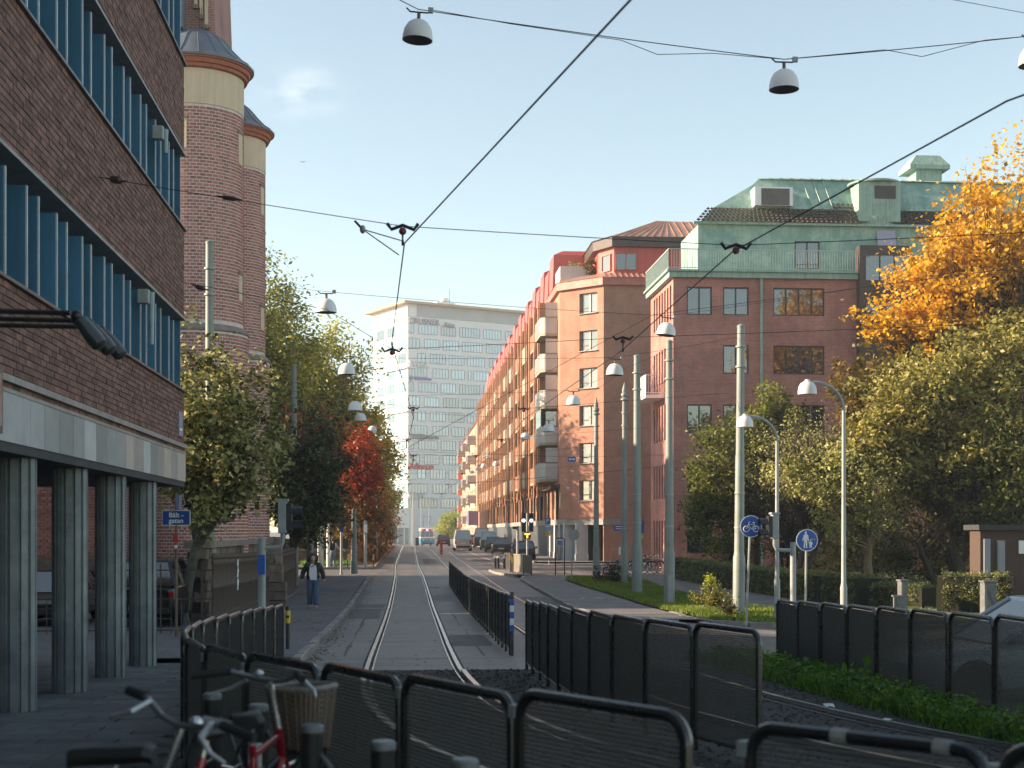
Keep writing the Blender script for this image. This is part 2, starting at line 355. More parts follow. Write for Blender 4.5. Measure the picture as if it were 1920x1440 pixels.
# ================================================================== SETTING
asphalt = M('asphalt', (.15, .145, .15), .82, .5, .55, c2=(.10, .098, .102), bump=.25, bscale=90, spec=.4)
asphalt_worn = M('asphalt_worn', (.19, .17, .16), .72, .5, .8, c2=(.12, .11, .11), bump=.25, bscale=120, spec=.45)
def road_material():
    m, nt, b = mk('road_asphalt'); L = nt.links; geo = nd(nt, 'ShaderNodeNewGeometry')
    mp_ = nd(nt, 'ShaderNodeMapping'); mp_.inputs['Scale'].default_value = (1.0, .16, 1); L.new(geo.outputs['Position'], mp_.inputs[0])
    n = nd(nt, 'ShaderNodeTexNoise'); n.inputs['Scale'].default_value = .8; n.inputs['Detail'].default_value = 8; n.inputs['Roughness'].default_value = .65; L.new(mp_.outputs[0], n.inputs['Vector'])
    cr = nd(nt, 'ShaderNodeValToRGB'); e = cr.color_ramp.elements; e[0].position = .36; e[0].color = (.085, .078, .078, 1); e[1].position = .66; e[1].color = (.28, .245, .225, 1); L.new(n.outputs[0], cr.inputs[0])
    # cross seams and polished patches where tyres and feet pass
    mp2 = nd(nt, 'ShaderNodeMapping'); mp2.inputs['Scale'].default_value = (.22, 1.1, 1); L.new(geo.outputs['Position'], mp2.inputs[0])
    n2 = nd(nt, 'ShaderNodeTexNoise'); n2.inputs['Scale'].default_value = 1.2; n2.inputs['Detail'].default_value = 3; L.new(mp2.outputs[0], n2.inputs['Vector'])
    r2 = nd(nt, 'ShaderNodeMapRange'); r2.inputs[1].default_value = .56; r2.inputs[2].default_value = .64; r2.inputs[4].default_value = .6; L.new(n2.outputs[0], r2.inputs[0])
    mx = nd(nt, 'ShaderNodeMixRGB'); mx.inputs[2].default_value = (.075, .072, .076, 1); L.new(r2.outputs[0], mx.inputs[0]); L.new(cr.outputs[0], mx.inputs[1])
    n3 = nd(nt, 'ShaderNodeTexNoise'); n3.inputs['Scale'].default_value = 45; n3.inputs['Detail'].default_value = 5; n3.inputs['Roughness'].default_value = .75; L.new(geo.outputs['Position'], n3.inputs['Vector'])
    m3 = nd(nt, 'ShaderNodeMixRGB', blend_type='MULTIPLY'); m3.inputs[0].default_value = .5; L.new(mx.outputs[0], m3.inputs[1]); L.new(n3.outputs[0], m3.inputs[2]); L.new(m3.outputs[0], b.inputs['Base Color'])
    r4 = nd(nt, 'ShaderNodeMapRange'); r4.inputs[3].default_value = .36; r4.inputs[4].default_value = .72; L.new(n.outputs[0], r4.inputs[0]); L.new(r4.outputs[0], b.inputs['Roughness'])
    bp = nd(nt, 'ShaderNodeBump'); bp.inputs['Strength'].default_value = .25; bp.inputs['Distance'].default_value = .01; L.new(n3.outputs[0], bp.inputs['Height']); L.new(bp.outputs[0], b.inputs['Normal'])
    return m
road_m = road_material()
ballast_m = M('ballast', (.05, .048, .047), .9, .8, 28, c2=(.018, .018, .018), bump=1.0, bscale=26)
granite = M('granite_kerb', (.30, .27, .24), .8, .5, 5, c2=(.17, .155, .14), bump=.5, bscale=30, objvar=.18)
soil_grass = M('turf', (.07, .10, .025), .9, .6, 3, c2=(.06, .055, .028), bump=.8, bscale=30)
leaf_litter = M('leaf_litter', (.17, .085, .03), .9, .7, 6, c2=(.07, .05, .025), bump=1.0, bscale=22)
steel = M('rail_steel', (.62, .62, .63), .22, .3, 5, metal=.9, c2=(.4, .38, .36))
groove_m = M('rail_groove', (.025, .022, .02), .9, .3, 12)
galv = M('galvanised', (.34, .36, .35), .5, .35, 4, c2=(.25, .26, .25), streak=.25)
galv_green = M('pole_paint', (.24, .27, .25), .55, .4, 1.6, c2=(.18, .2, .18), streak=.3, objvar=.1)
black_paint = M('black_paint', (.014, .015, .017), .32, .3, 8, c2=(.03, .028, .026), spec=.5)
black_frame = M('fence_tube', (.013, .0135, .015), .26, .2, 6, c2=(.022, .02, .019), spec=.8)
fence_wire = M('fence_wire', (.03, .033, .038), .38, .5, 14, c2=(.06, .056, .052), spec=.4)
wire_m = M('wire', (.018, .022, .03), .5, .2, 30)
porcelain = M('porcelain', (.08, .055, .05), .3, .2, 20)
paint_white = M('white_enamel', (.78, .78, .76), .35, .12, 6, c2=(.6, .59, .56))
paint_lamp = M('lamp_enamel', (.72, .71, .69), .38, .25, 2.5, c2=(.55, .54, .52), objvar=.06)
rubber = M('rubber', (.012, .012, .012), .8, .2, 20)
chrome = M('chrome', (.6, .62, .63), .25, .1, 20, metal=.9)

# ground: one sheet out to the horizon
gx = [-1500, -500, -150, -60, -30, -15, -8, -4, 0, 3, 6, 7, 8, 9, 10, 11, 14, 20, 30, 60, 150, 500, 1500]
gy = sorted(set([-60, -20, -8, 0, 3, 6, 8, 10, 13, 16, 19.5, 23, 26, 30, 35, 40, 44, 48, 54, 60, 68, 76, 90, 105, 120, 135, 150, 160, 172, 183, 195, 215, 235, 250, 275, 300, 340, 420, 600, 900, 1800, 3000]))
b = MB(); b.add([(x, y, g(x, y)) for y in gy for x in gx], [(j * len(gx) + i, j * len(gx) + i + 1, (j + 1) * len(gx) + i + 1, (j + 1) * len(gx) + i) for j in range(len(gy) - 1) for i in range(len(gx) - 1)])
ground = b.build('ground', asphalt); ground['kind'] = 'structure'
KL = lin([(0, -1.85), (72, -1.75)])
KR = lin([(36, 6.2), (40, 5.7), (44.5, 5.6), (56, 5.75), (70, 5.9), (74, 6.3)])
sheet('road', lambda y: -1.72, lambda y: 11.0, 22.8, 420, .004, road_m, 2, 3)
sheet('track_bed', lambda y: -1.9, lambda y: 5.9, 1.0, 22.8, .006, ballast_m, 1, 4)
sheet('pavement', lambda y: -4.7, lambda y: -1.86, 24.3, 73.5, .12, asphalt, 2, 1)
sheet('pavement', lambda y: -9.0, lambda y: -1.86, 87.5, 93, .12, asphalt, 2, 1)
sheet('cycle_path', KR, lin([(36, 8.4), (42, 7.9), (50, 8.0), (67, 7.7), (74, 8.6)]), 38, 74, .115, asphalt_worn, 2, 1)
sheet('side_road', lambda y: 11.0, lambda y: 60, 24.5, 35.8, .008, asphalt_worn, 1.5, 6)
sheet('garden_path', lin([(36, 11.4), (44, 11.2), (50, 10.9), (71, 11.6), (80, 11.6)]), lin([(36, 16), (44, 16.8), (52, 14.4), (70, 13.6), (80, 15)]), 37.5, 78, .10, asphalt_worn, 2, 2)
sheet('garden_lawn', lambda y: 15.2, lambda y: 60, 37.0, 78, .08, soil_grass, 3, 6)
sheet('side_street', lambda y: 11.0, lambda y: 60, 87.5, 99, .012, asphalt, 2, 3)
sheet('pavement', lambda y: 9.4, lambda y: 15.0, 99, 210, .12, M('paving_far', (.2, .185, .17), .8, .4, 2), 3, 1)
sheet('verge', lambda y: -7.0, lin([(93, -1.75), (110, -1.6), (170, -.95), (200, -.8)]), 93, 200, .10, leaf_litter, 3, 2)

def kerb(name, xf, y0, y1, n, w=.17, h=.135):
    k = thing(name, None, None, (xf(y0), y0, g(xf(y0), y0)), kind='structure')
    me = MB(); L = (y1 - y0) / n - .02
    me.add([(-w / 2, 0, -.1), (w / 2, 0, -.1), (w / 2, L, -.1), (-w / 2, L, -.1), (-w / 2, 0, h - .02), (-w / 2 + .03, 0, h), (w / 2 - .02, 0, h), (w / 2, 0, h - .02), (-w / 2, L, h - .02), (-w / 2 + .03, L, h), (w / 2 - .02, L, h), (w / 2, L, h - .02)],
           [(0, 3, 2, 1), (0, 1, 7, 6, 5, 4), (3, 8, 9, 10, 11, 2), (0, 4, 8, 3), (4, 5, 9, 8), (5, 6, 10, 9), (6, 7, 11, 10), (1, 2, 11, 7)])
    m = me.mesh('kerb_stone', granite)
    for i in range(n):
        y = y0 + (y1 - y0) * i / n; yb = y0 + (y1 - y0) * (i + 1) / n
        a = math.atan2(-(xf(yb) - xf(y)), yb - y)
        sl = math.atan2(g0(yb) - g0(y), yb - y)
        inst('kerb_stone', m, k, (xf(y) + random.uniform(-.012, .012), y + .01, g(xf(y), y) + random.uniform(-.012, .012)), rot=(sl, 0, a + random.uniform(-.008, .008)))
kerb('kerb', lambda y: KL(y) + .02, 24.2, 73, 49)
kerb('kerb', lin([(37, 7.2), (39, 6.1), (41, 5.66), (44.5, 5.55), (56, 5.7), (70, 5.85), (73, 6.2)]), 37, 73, 36)
kerb('kerb', lin([(88, -1.78), (200, -.8)]), 88, 180, 46)
kerb('kerb', lambda y: 9.3, 100, 180, 40)
def kerb_line(name, pts, n, h=.135):
    k = thing(name, None, None, (pts[0][0], pts[0][1], 0), kind='structure'); b = MB()
    b.box(-.085, .085, 0, 1, -.1, h); m = b.mesh('kerb_stone', granite); P = [Vector((x, y, 0)) for x, y in pts]
    acc = [0]
    for i in range(1, len(P)): acc.append(acc[-1] + (P[i] - P[i - 1]).length)
    q = [Vector((float(np.interp(t, acc, [p.x for p in P])), float(np.interp(t, acc, [p.y for p in P])), 0)) for t in np.linspace(0, acc[-1], n + 1)]
    for i in range(n):
        d = q[i + 1] - q[i]; inst('kerb_stone', m, k, (q[i].x, q[i].y, g(q[i].x, q[i].y)), rz=math.atan2(-d.x, d.y), scale=(1, d.length - .015, 1))
kerb_line('kerb', [(-1.75, 87.6), (-2.3, 87.3), (-5.5, 87.2)], 5)
kerb_line('kerb', [(8.2, 43), (7.9, 39.5), (8.3, 37.2), (9.5, 36.4), (13, 36.0), (18, 35.9)], 14)
kerb_line('kerb', [(5.9, 74.2), (5.5, 76.5), (5.2, 79), (5.1, 83)], 9)
sheet('traffic_island', lin([(74, 5.95), (79, 5.25), (83, 5.15)]), lin([(74, 7.6), (83, 6.6)]), 74.2, 83, .12, M('island_paving', (.25, .22, .19), .8, .4, 3), 1.5)

# forecourt slabs under the office building
slab_m = M('forecourt_slab', (.13, .135, .14), .75, .5, 5, c2=(.085, .088, .094), bump=.3, bscale=60, objvar=.28, island=0)
slab_s = M('forecourt_slab_far', (.13, .135, .14), .75, .5, 5, c2=(.085, .088, .094), bump=.3, bscale=60, island=.28)
fc = thing('forecourt', None, None, (-4, 4, g0(4)), kind='structure')
sb = MB().box(0, .685, 0, .335, -.04, .03).mesh('paving_slab', slab_m); cells = []
for j in range(58):
    y = 4.0 + .35 * j
    for i in range(11): cells.append((-9.6 + .70 * i + (.35 if j % 2 else 0), y))
cells.sort(key=lambda c: (c[1] - 0) + abs(c[0] + 3.2) * 1.2); rest = MB()
for k, (x, y) in enumerate(cells):
    if x + .69 > -1.86: continue
    dz = random.uniform(-.006, .006)
    if k < 300: inst('paving_slab', sb, fc, (x, y, g(x, y) + dz))
    else: rest.box(x, x + .685, y, y + .335, g(x, y) - .04, g(x, y) + .03 + dz)
rest.build('paving_slabs', slab_s, fc, kind='stuff')

# ------------------------------------------------------------------ tram tracks
def offset_line(pts, d):
    out = []
    for i, p in enumerate(pts):
        t = (pts[min(i + 1, len(pts) - 1)] - pts[max(i - 1, 0)]).normalized(); out.append(p + Vector((t.y, -t.x, 0)) * d)
    return out
def smooth_curve(ctrl, y0, y1, step):
    ys = np.arange(y0, y1, step); cy = np.array([c[0] for c in ctrl]); cx = np.array([c[1] for c in ctrl]); x = np.interp(ys, cy, cx)
    for _ in range(6):
        k = np.ones(5) / 5; xp = np.pad(x, 2, mode='reflect', reflect_type='odd'); x = np.convolve(xp, k, 'valid')
    return [Vector((float(a), float(b_), 0)) for a, b_ in zip(x, ys)]
def ribbon(b, line, d0, d1, z0, z1):
    A, B = offset_line(line, d0), offset_line(line, d1); n = len(line); base = len(b.v)
    for p, q in zip(A, B):
        za, zb = g(p.x, p.y), g(q.x, q.y)
        b.v.extend([(p.x, p.y, za + z0), (p.x, p.y, za + z1), (q.x, q.y, zb + z1), (q.x, q.y, zb + z0)])
    for i in range(n - 1):
        o_ = base + i * 4
        for a, c in ((0, 1), (1, 2), (2, 3)): b.f.append((o_ + a, o_ + c, o_ + 4 + c, o_ + 4 + a))
    return b
def track(label, ctrl, y0, y1):
    ln_ = smooth_curve(ctrl, y0, y1, 1.0); t = thing('tram_track', label, 'tram track', (ln_[0].x, ln_[0].y, g0(y0)))
    for s in (-1, 1):
        r = ribbon(MB(), ln_, s * .7175, s * (.7175 + .07), 0, .022).build('rail', steel, t)
        ribbon(MB(), ln_, s * .665, s * .7172, 0, .012).build('groove', groove_m, r)
        ribbon(MB(), ln_, s * .640, s * .6645, 0, .019).build('guard_lip', steel, r)
        ribbon(MB(), ln_, s * .79, s * .83, 0, .010).build('tar_seam', groove_m, r)
        near = [p for p in ln_ if p.y < 23]
        if len(near) > 2: ribbon(MB(), near, s * .717, s * .788, .02, .07).build('raised_rail', steel, r)
    return t
track('left tram track running past the fence with blue and white post', [(2, 7.5), (5, 4.4), (7, 2.9), (9, 1.65), (11.4, .80), (13, .48), (17, .2), (23, .15), (40, .25), (58, .32), (76, .35), (96, .27), (130, .45), (170, .73), (250, 1.0), (400, 1.2)], 3, 330)
track('right tram track running beside the weeds and under the tram', [(2, 11), (6, 7.2), (9, 5.2), (11.7, 4.1), (13, 3.87), (16.5, 3.62), (22.7, 3.57), (34, 3.65), (64, 3.55), (92, 3.55), (165, 3.8), (250, 4.2), (400, 4.4)], 3, 330)
tl = smooth_curve([(80, 3.5), (95, 3.1), (120, 2.4), (160, 1.9), (200, 1.7)], 82, 190, 2)
tt = thing('tram_track', 'narrow worn pair of disused rails between the two tram tracks', 'tram track', (3.4, 82, g0(82)))
for s in (-.16, .16): ribbon(MB(), tl, s - .03, s + .03, 0, .009).build('rail', M('old_rail', (.2, .2, .21), .4, .3, 4, metal=.5), tt)
# pale chevron lane marking near the parked cars, and paint marks on the cycle path
lane = MB(); lw = M('road_paint', (.62, .62, .6), .7, .5, 6, c2=(.3, .3, .3))
ribbon(lane, smooth_curve([(84, 7.1), (110, 6.6), (160, 6.3), (200, 6.3)], 84, 175, 3), -.06, .06, 0, .009)
o = lane.build('lane_line', lw); o['kind'] = 'structure'
def mark(pts, z=.128):
    b = MB(); b.add([(x, y, g(x, y) + z) for x, y in pts], [tuple(range(len(pts)))]); o = b.build('painted_mark', lw); o['kind'] = 'structure'
for (px, py, y) in ((1108, 1128, 51.5), (1020, 1091, 69)):
    p = XA(px, y)
    mark([(p - .5, y - .45), (p - .42, y - .45), (p - .1, y + .5), (p - .2, y + .5)]); mark([(p + .3, y - .4), (p + .42, y - .4), (p + .3, y + .5), (p + .2, y + .5)])
    mark([(p - .1, y - .05), (p + .2, y - .05), (p + .2, y + .05), (p - .1, y + .05)])
patch_m = M('tar_patch', (.105, .10, .102), .7, .5, 2, c2=(.075, .072, .074), bump=.2, bscale=90); seam_m2 = M('tar_line', (.03, .03, .032), .6, .3, 6); pale_p = M('pale_patch', (.23, .22, .215), .7, .5, 3, c2=(.18, .17, .17))
def patch(x0, x1, y0, y1, m_, z=.0075):
    b = MB(); n = 5; V = []
    for j in range(n):
        y = y0 + (y1 - y0) * j / (n - 1); V += [(x0 + random.uniform(-.04, .04), y, g(x0, y) + z), (x1 + random.uniform(-.04, .04), y, g(x1, y) + z)]
    b.add(V, [(2 * j, 2 * j + 1, 2 * j + 3, 2 * j + 2) for j in range(n - 1)]); o = b.build('asphalt_patch', m_); o['kind'] = 'structure'
for (x0, x1, y0, y1, m_) in ((1.05, 1.85, 29, 33, patch_m), (-1.6, -.65, 41, 50, patch_m), (1.1, 1.9, 52, 57, pale_p), (4.5, 5.5, 47, 55, patch_m), (4.6, 5.5, 62, 66, pale_p), (1.5, 2.6, 98, 112, patch_m), (5.3, 8.2, 104, 112, patch_m), (4.8, 7.5, 124, 131, pale_p), (-1.4, -.6, 100, 118, patch_m)): patch(x0, x1, y0, y1, m_)
for (y, x0, x1) in ((25.4, -1.7, 1.9), (33.4, -1.7, 1.9), (39.2, -.5, 1.9), (46.3, -1.7, 1.9), (58.5, -1.7, 5.4), (69, -1.7, 5.6), (36.5, 2.2, 5.2), (51, 2.2, 5.3)): patch(x0, x1, y, y + .06, seam_m2, .0082)
for y0 in (26, 37): patch(-1.1, -1.05, y0, y0 + 11, seam_m2, .0084); patch(1.5, 1.54, y0, y0 + 9, seam_m2, .0084)
mh = MB(); mh.lathe([(.32, 0), (.32, .012), (.001, .012)], 20); mhm = mh.mesh('manhole_cover', M('cast_iron', (.06, .058, .055), .5, .5, 30, metal=.4))
for i, (x, y, lb) in enumerate([(-.9, 47, 'round iron manhole cover beside the left kerb'), (1.45, 44.5, 'round iron manhole cover between rail and fence'), (1.3, 63, 'round iron manhole cover near the fence end')]):
    o = inst('manhole_cover', mhm, None, (x, y, g(x, y) + .004)); setp(o, lb, 'manhole cover')

# ------------------------------------------------------------------ tube and mesh fences
PW, PH = 1.1, 1.08
def rounded_frame():
    r = .11; pts = [(0.03, 0, -.05), (.03, 0, PH - r)]
    for i in range(1, 7): a = math.pi / 2 * i / 6; pts.append((.03 + r - r * math.cos(a), 0, PH - r + r * math.sin(a)))
    for i in range(0, 7): a = math.pi / 2 * i / 6; pts.append((PW - .03 - r + r * math.sin(a), 0, PH - r + r * math.cos(a)))
    pts.append((PW - .03, 0, -.05)); b = MB(); b.tube(pts, .026, 8); b.tube([(.03, 0, .09), (PW - .03, 0, .09)], .016, 6)
    return b.mesh('fence_panel', black_frame, True)
def infill():
    b = MB(); z = .105
    while z < PH - .03:
        d = .085 if z < PH - .11 else .03 + .11
        x0 = .05 if z < PH - .11 else .05 + max(0, .085 - math.sqrt(max(0, .085 ** 2 - (z - (PH - .11)) ** 2)))
        b.box(x0, PW - x0, -.005, .004, z, z + .0046); z += .0195
    x = .058
    while x < PW - .055:
        b.box(x, x + .0017, -.003, .002, .1, PH - .035); x += .0150
    return b.mesh('mesh_infill', fence_wire)
FRAME, INFILL = rounded_frame(), infill()
def clip_mesh():
    b = MB(); b.box(-.022, .022, -.031, .031, .33, .385); return b.mesh('clamp', galv)
CLIP = clip_mesh()
def fence(label, pts, cat='fence', name='fence', dz=0.0):
    """pts: panel ends on the ground"""
    p0 = pts[0]; t = thing(name, label, cat, (p0[0], p0[1], g(*p0)))
    for (a, c) in zip(pts[:-1], pts[1:]):
        d = Vector((c[0] - a[0], c[1] - a[1], 0)); L = d.length; mz = min(g(*a), g(*c)) + .04 + dz
        pnl = inst('fence_panel', FRAME, t, (a[0], a[1], mz + random.uniform(-.008, .008)), rz=math.atan2(d.y, d.x) + random.uniform(-.012, .012), scale=(L / PW, 1, 1))
        f = inst('mesh_infill', INFILL, pnl, (0, 0, 0), world=False, kind='stuff')
        cl = inst('clamp', CLIP, pnl, (0, 0, PH - .44), world=False)
    return t
def resample(ctrl, step):
    P = [Vector((x, y, 0)) for x, y in ctrl]
    Q = []
    for i in range(len(P) - 1):      # Catmull-Rom
        p0, p1, p2, p3 = P[max(i - 1, 0)], P[i], P[i + 1], P[min(i + 2, len(P) - 1)]
        for k in range(20):
            t = k / 20; Q.append(.5 * ((2 * p1) + (p2 - p0) * t + (2 * p0 - 5 * p1 + 4 * p2 - p3) * t * t + (3 * p1 - p0 - 3 * p2 + p3) * t ** 3))
    Q.append(P[-1]); acc = [0]
    for i in range(1, len(Q)): acc.append(acc[-1] + (Q[i] - Q[i - 1]).length)
    n = max(1, round(acc[-1] / step)); T = np.linspace(0, acc[-1], n + 1)
    return [(float(np.interp(t, acc, [q.x for q in Q])), float(np.interp(t, acc, [q.y for q in Q]))) for t in T]
fA = resample([(-1.86, 22.3), (-2.0, 18), (-2.02, 14.5), (-1.82, 12), (-1.35, 10.0), (-.85, 8.75), (-.45, 8.05)], 1.1)
fA += [(.0, 7.1), (.49, 6.12), (1.06, 5.2)] 
t = fence('long curved black mesh guard fence beside the bicycles and the left track', fA, dz=-.045)
fence('black mesh fence continuing past a narrow gap, close by the rail', [(1.24, 5.08), (1.87, 4.37), (2.51, 3.68), (3.2, 3.0)], dz=-.07)
smear_m = M('paint_smear', (.22, .23, .24), .7, .6, 30, c2=(.1, .1, .11)); tape_m = M('worn_tape', (.34, .34, .33), .7, .5, 20)
fence2 = [o for o in bpy.data.objects if o.name.startswith('fence') and o.parent is None]
for fo in fence2:
    for pn in [c for c in fo.children if c.name.startswith('fence_panel')]:
        rr = random.Random(pn.name)
        if pn.location.y + fo.location.y < 10:
            for _ in range(rr.randint(4, 8)):
                x_, z_, h_ = rr.uniform(.15, .95), rr.uniform(.35, .9), rr.uniform(.04, .16)
                q = MB(); q.add([(x_, -.0065, z_), (x_ + rr.uniform(.004, .014), -.0065, z_ + .02), (x_ + .006, -.0065, z_ + h_), (x_ - .004, -.0065, z_ + h_ * .7)], [(0, 1, 2, 3)]); q.build('paint_smear', smear_m, pn, local=True)
for k_, x_ in ((0, .42), (0, .86), (1, .3)):
    pn = [c for c in fence2[-1].children if c.name.startswith('fence_panel')][k_]; MB().tube([(x_, 0, PH), (x_ + .07, 0, PH)], .0285, 10).build('tape', tape_m, pn, True, local=True)
fB = resample([(1.98, 22.7), (1.98, 19), (2.05, 16.5), (2.25, 14), (2.6, 12.25), (2.88, 11.3)], 1.1)
fence('black mesh guard fence between the two tracks, curving out beside the gravel', fB)
fence('straight black mesh fence behind the green weeds', resample([(5.93, 22.2), (5.95, 16), (5.95, 9.2)], 1.15))
fm = fence('long low black mesh fence ending in a blue and white banded post', resample([(1.98, 26.2), (2.05, 40), (2.15, 66)], 1.12))
bp_ = MB(); bp_.box(-.03, .03, -.04, .04, 0, 1.18)
bo = inst('marker_post', bp_.mesh('marker_post', black_frame), fm, (2.0, 26.05, g0(26)))
blue_m = M('sign_blue', (.012, .10, .42), .4, .1, 5); yellow_m = M('safety_yellow', (.75, .48, .02), .45, .25, 10, c2=(.5, .3, .02)); red_m = M('signal_red', (.5, .03, .02), .4, .15, 6)
for i in range(5):
    inst('band', MB().box(-.038, .038, -.048, .048, 0, .118).mesh('band', blue_m if i % 2 == 0 else paint_white), bo, (0, 0, .45 + .12 * i), world=False)

# short slatted railings on the traffic island
def slat_rail(label, pts, mat):
    t = thing('slat_railing', label, 'railing', (pts[0][0], pts[0][1], g(*pts[0])))
    for a, c in zip(pts[:-1], pts[1:]):
        A, C = Vector((a[0], a[1], g(*a) + .14)), Vector((c[0], c[1], g(*c) + .14)); d = C - A
        b = MB(); b.bar(A + Vector((0, 0, 1)), C + Vector((0, 0, 1)), .05, .04); b.bar(A + Vector((0, 0, .08)), C + Vector((0, 0, .08)), .04, .03)
        b.bar(A, A + Vector((0, 0, 1.02)), .05, .05); b.bar(C, C + Vector((0, 0, 1.02)), .05, .05); b.build('rail_frame', mat, t)
        n = max(3, int(d.length / .13))
        for i in range(1, n):
            p = A + d * (i / n); q = MB(); q.obox((p.x, p.y, p.z + .54), (.095, .015, .9), math.atan2(d.y, d.x)); q.build('slat', mat, t)
    return t
grey_beige = M('beige_paint', (.28, .25, .2), .6, .25, 4); dk_rail = M('dark_rail', (.06, .055, .05), .6, .3, 4)
slat_rail('dark slatted railing on the traffic island behind yellow reflectors', [(XA(948, 81), 81), (XA(960, 78.5), 78.5)], dk_rail)
slat_rail('beige slatted railing panel on the island, catching the sun', [(XA(963, 77.6), 77.6), (XA(981, 75.6), 75.6)], grey_beige)
slat_rail('dark slatted railing at the near tip of the traffic island', [(XA(981.5, 75.4), 75.4), (XA(997, 73.2), 73.2)], dk_rail)
for k, (px, y, lb) in enumerate(((957.5, 78.2, 'yellow reflector post beside the dark island railing'), (961.5, 77.9, 'yellow reflector post beside the beige island railing'))):
    x = XA(px, y); t = thing('reflector_post', lb, 'marker post', (x, y, g(x, y)))
    MB().cyl((x, y, g(x, y)), (x, y, g(x, y) + 1.25), .045, n=10).build('post', black_paint, t, True)
    MB().obox((x, y - .05, g(x, y) + .95 - .12 * k), (.13, .05, .3)).build('reflector', yellow_m, t)
# ================================================================== OFFICE BUILDING (left, near)
office_brick = M('office_brick', (.235, .115, .085), .8, .6, 9, c2=(.13, .075, .062), bump=.4, bscale=120, objvar=.35)
office_brick_s = M('office_brick_run', (.235, .115, .085), .8, .6, 9, c2=(.13, .075, .062), bump=.4, bscale=120, island=.35)
mortar_d = M('dark_mortar', (.035, .03, .028), .95, .4, 6)
fin_blue = M('fin_blue', (.06, .19, .31), .38, .35, 2.2, c2=(.04, .13, .22), streak=.3, objvar=.15)
fin_edge = M('fin_edge', (.45, .5, .53), .35, .2, 5)
trim_m = M('flashing', (.10, .105, .11), .4, .3, 5, metal=.3); trim_l = M('pale_trim', (.30, .30, .30), .45, .3, 3, streak=.3)
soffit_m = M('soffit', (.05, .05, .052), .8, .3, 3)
off_glass = glass_mat('office_glass', (.012, .02, .028), .06)
concrete_c = M('column_concrete', (.26, .285, .285), .7, .5, 3, c2=(.16, .175, .175), bump=.35, bscale=45, streak=.45)
OX, OY1 = -4.0, 26.5
ob = thing('office_building', 'dark brick office building on fluted columns with blue window fins', 'building', (-6, 20, g0(20)))
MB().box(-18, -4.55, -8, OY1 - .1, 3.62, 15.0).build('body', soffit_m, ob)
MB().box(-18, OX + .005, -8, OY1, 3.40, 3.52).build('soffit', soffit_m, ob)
BANDS = [(4.04, 5.13), (6.49, 8.09), (9.51, 11.13), (12.55, 14.9)]
vis = []
for bi, (z0, z1) in enumerate(BANDS):
    core = MB().box(-4.6, OX - .012, -8, OY1 - .012, z0, z1).build('brick_band', mortar_d if bi < 3 else office_brick_s, ob)
    MB().box(-4.6, OX + .05, -8, OY1 + .05, z1, z1 + .035).build('sill_flashing', trim_m, ob)
    MB().box(-4.6, OX + .03, -8, OY1 + .03, z0 - .04, z0).build('lintel_trim', trim_l, ob)
    if bi == 3: continue
    n = int((z1 - z0) / .0775); ch = (z1 - z0) / n
    for r in range(n):
        y = OY1 - .002 - (.125 if r % 2 else 0)
        first = True
        while y > 12:
            w = .118 if (first and r % 2 == 0 and False) else .238
            vis.append((y - w, y, z0 + r * ch + .006, z0 + (r + 1) * ch - .006, core, bi)); y -= .25
        if r % 2: vis.append((OY1 - .12, OY1 - .002, z0 + r * ch + .006, z0 + (r + 1) * ch - .006, core, bi))
def on_screen(y, z):
    px = 755 + OX * F / y; py = HY - (z - CZ) * F / y; return px > -10 and py > -10
vis_s = sorted([v for v in vis if on_screen(v[0], v[2])], key=lambda v: v[0] * 1.0 + (abs(v[5]) * 3))
chosen = set(id(v) for v in vis_s[:300])
bm_ = MB().box(-.03, 0, 0, .238, 0, .0655).mesh('brick', office_brick); runs = {}
for v in vis:
    j = random.uniform(-.004, .004)
    if id(v) in chosen: inst('brick', bm_, v[4], (OX + j, v[0], v[2]), scale=(1, (v[1] - v[0]) / .238, (v[3] - v[2]) / .0655))
    else: runs.setdefault(v[4].name, (v[4], MB()))[1].box(OX - .03, OX + j, v[0], v[1], v[2], v[3])
for k, (core, b) in runs.items(): b.build('bricks', office_brick_s, core, kind='stuff')
MB().box(-4.6, OX + .06, -8, OY1 + .04, 4.10, 4.17).build('string_course', trim_l, ob)
# window strips with vertical blue fins
fin = MB().box(-.17, 0, -.02, .02, 0, 1).mesh('window_fin', fin_blue); fed = MB().box(0, .014, -.02, .02, 0, 1).mesh('fin_edge', fin_edge)
for (z0, z1) in ((5.165, 6.45), (8.125, 9.47), (11.165, 12.51)):
    w = MB().box(-4.5, -4.44, -8, OY1 - .25, z0, z1).build('window_strip', off_glass, ob)
    MB().box(-4.44, -4.05, OY1 - .16, OY1 - .1, z0, z1).build('end_panel', fin_blue, w)
    k = -6
    while True:
        y = 14.35 + 1.335 * k
        if y > 26: break
        for dy in (0, .5):
            if 8 < y + dy < 26.3:
                f_ = inst('window_fin', fin, ob, (OX - .05, y + dy, z0), scale=(1.25, 1, z1 - z0 - .13))
                inst('fin_edge', fed, f_, (0, 0, 0), world=False)
        k += 1
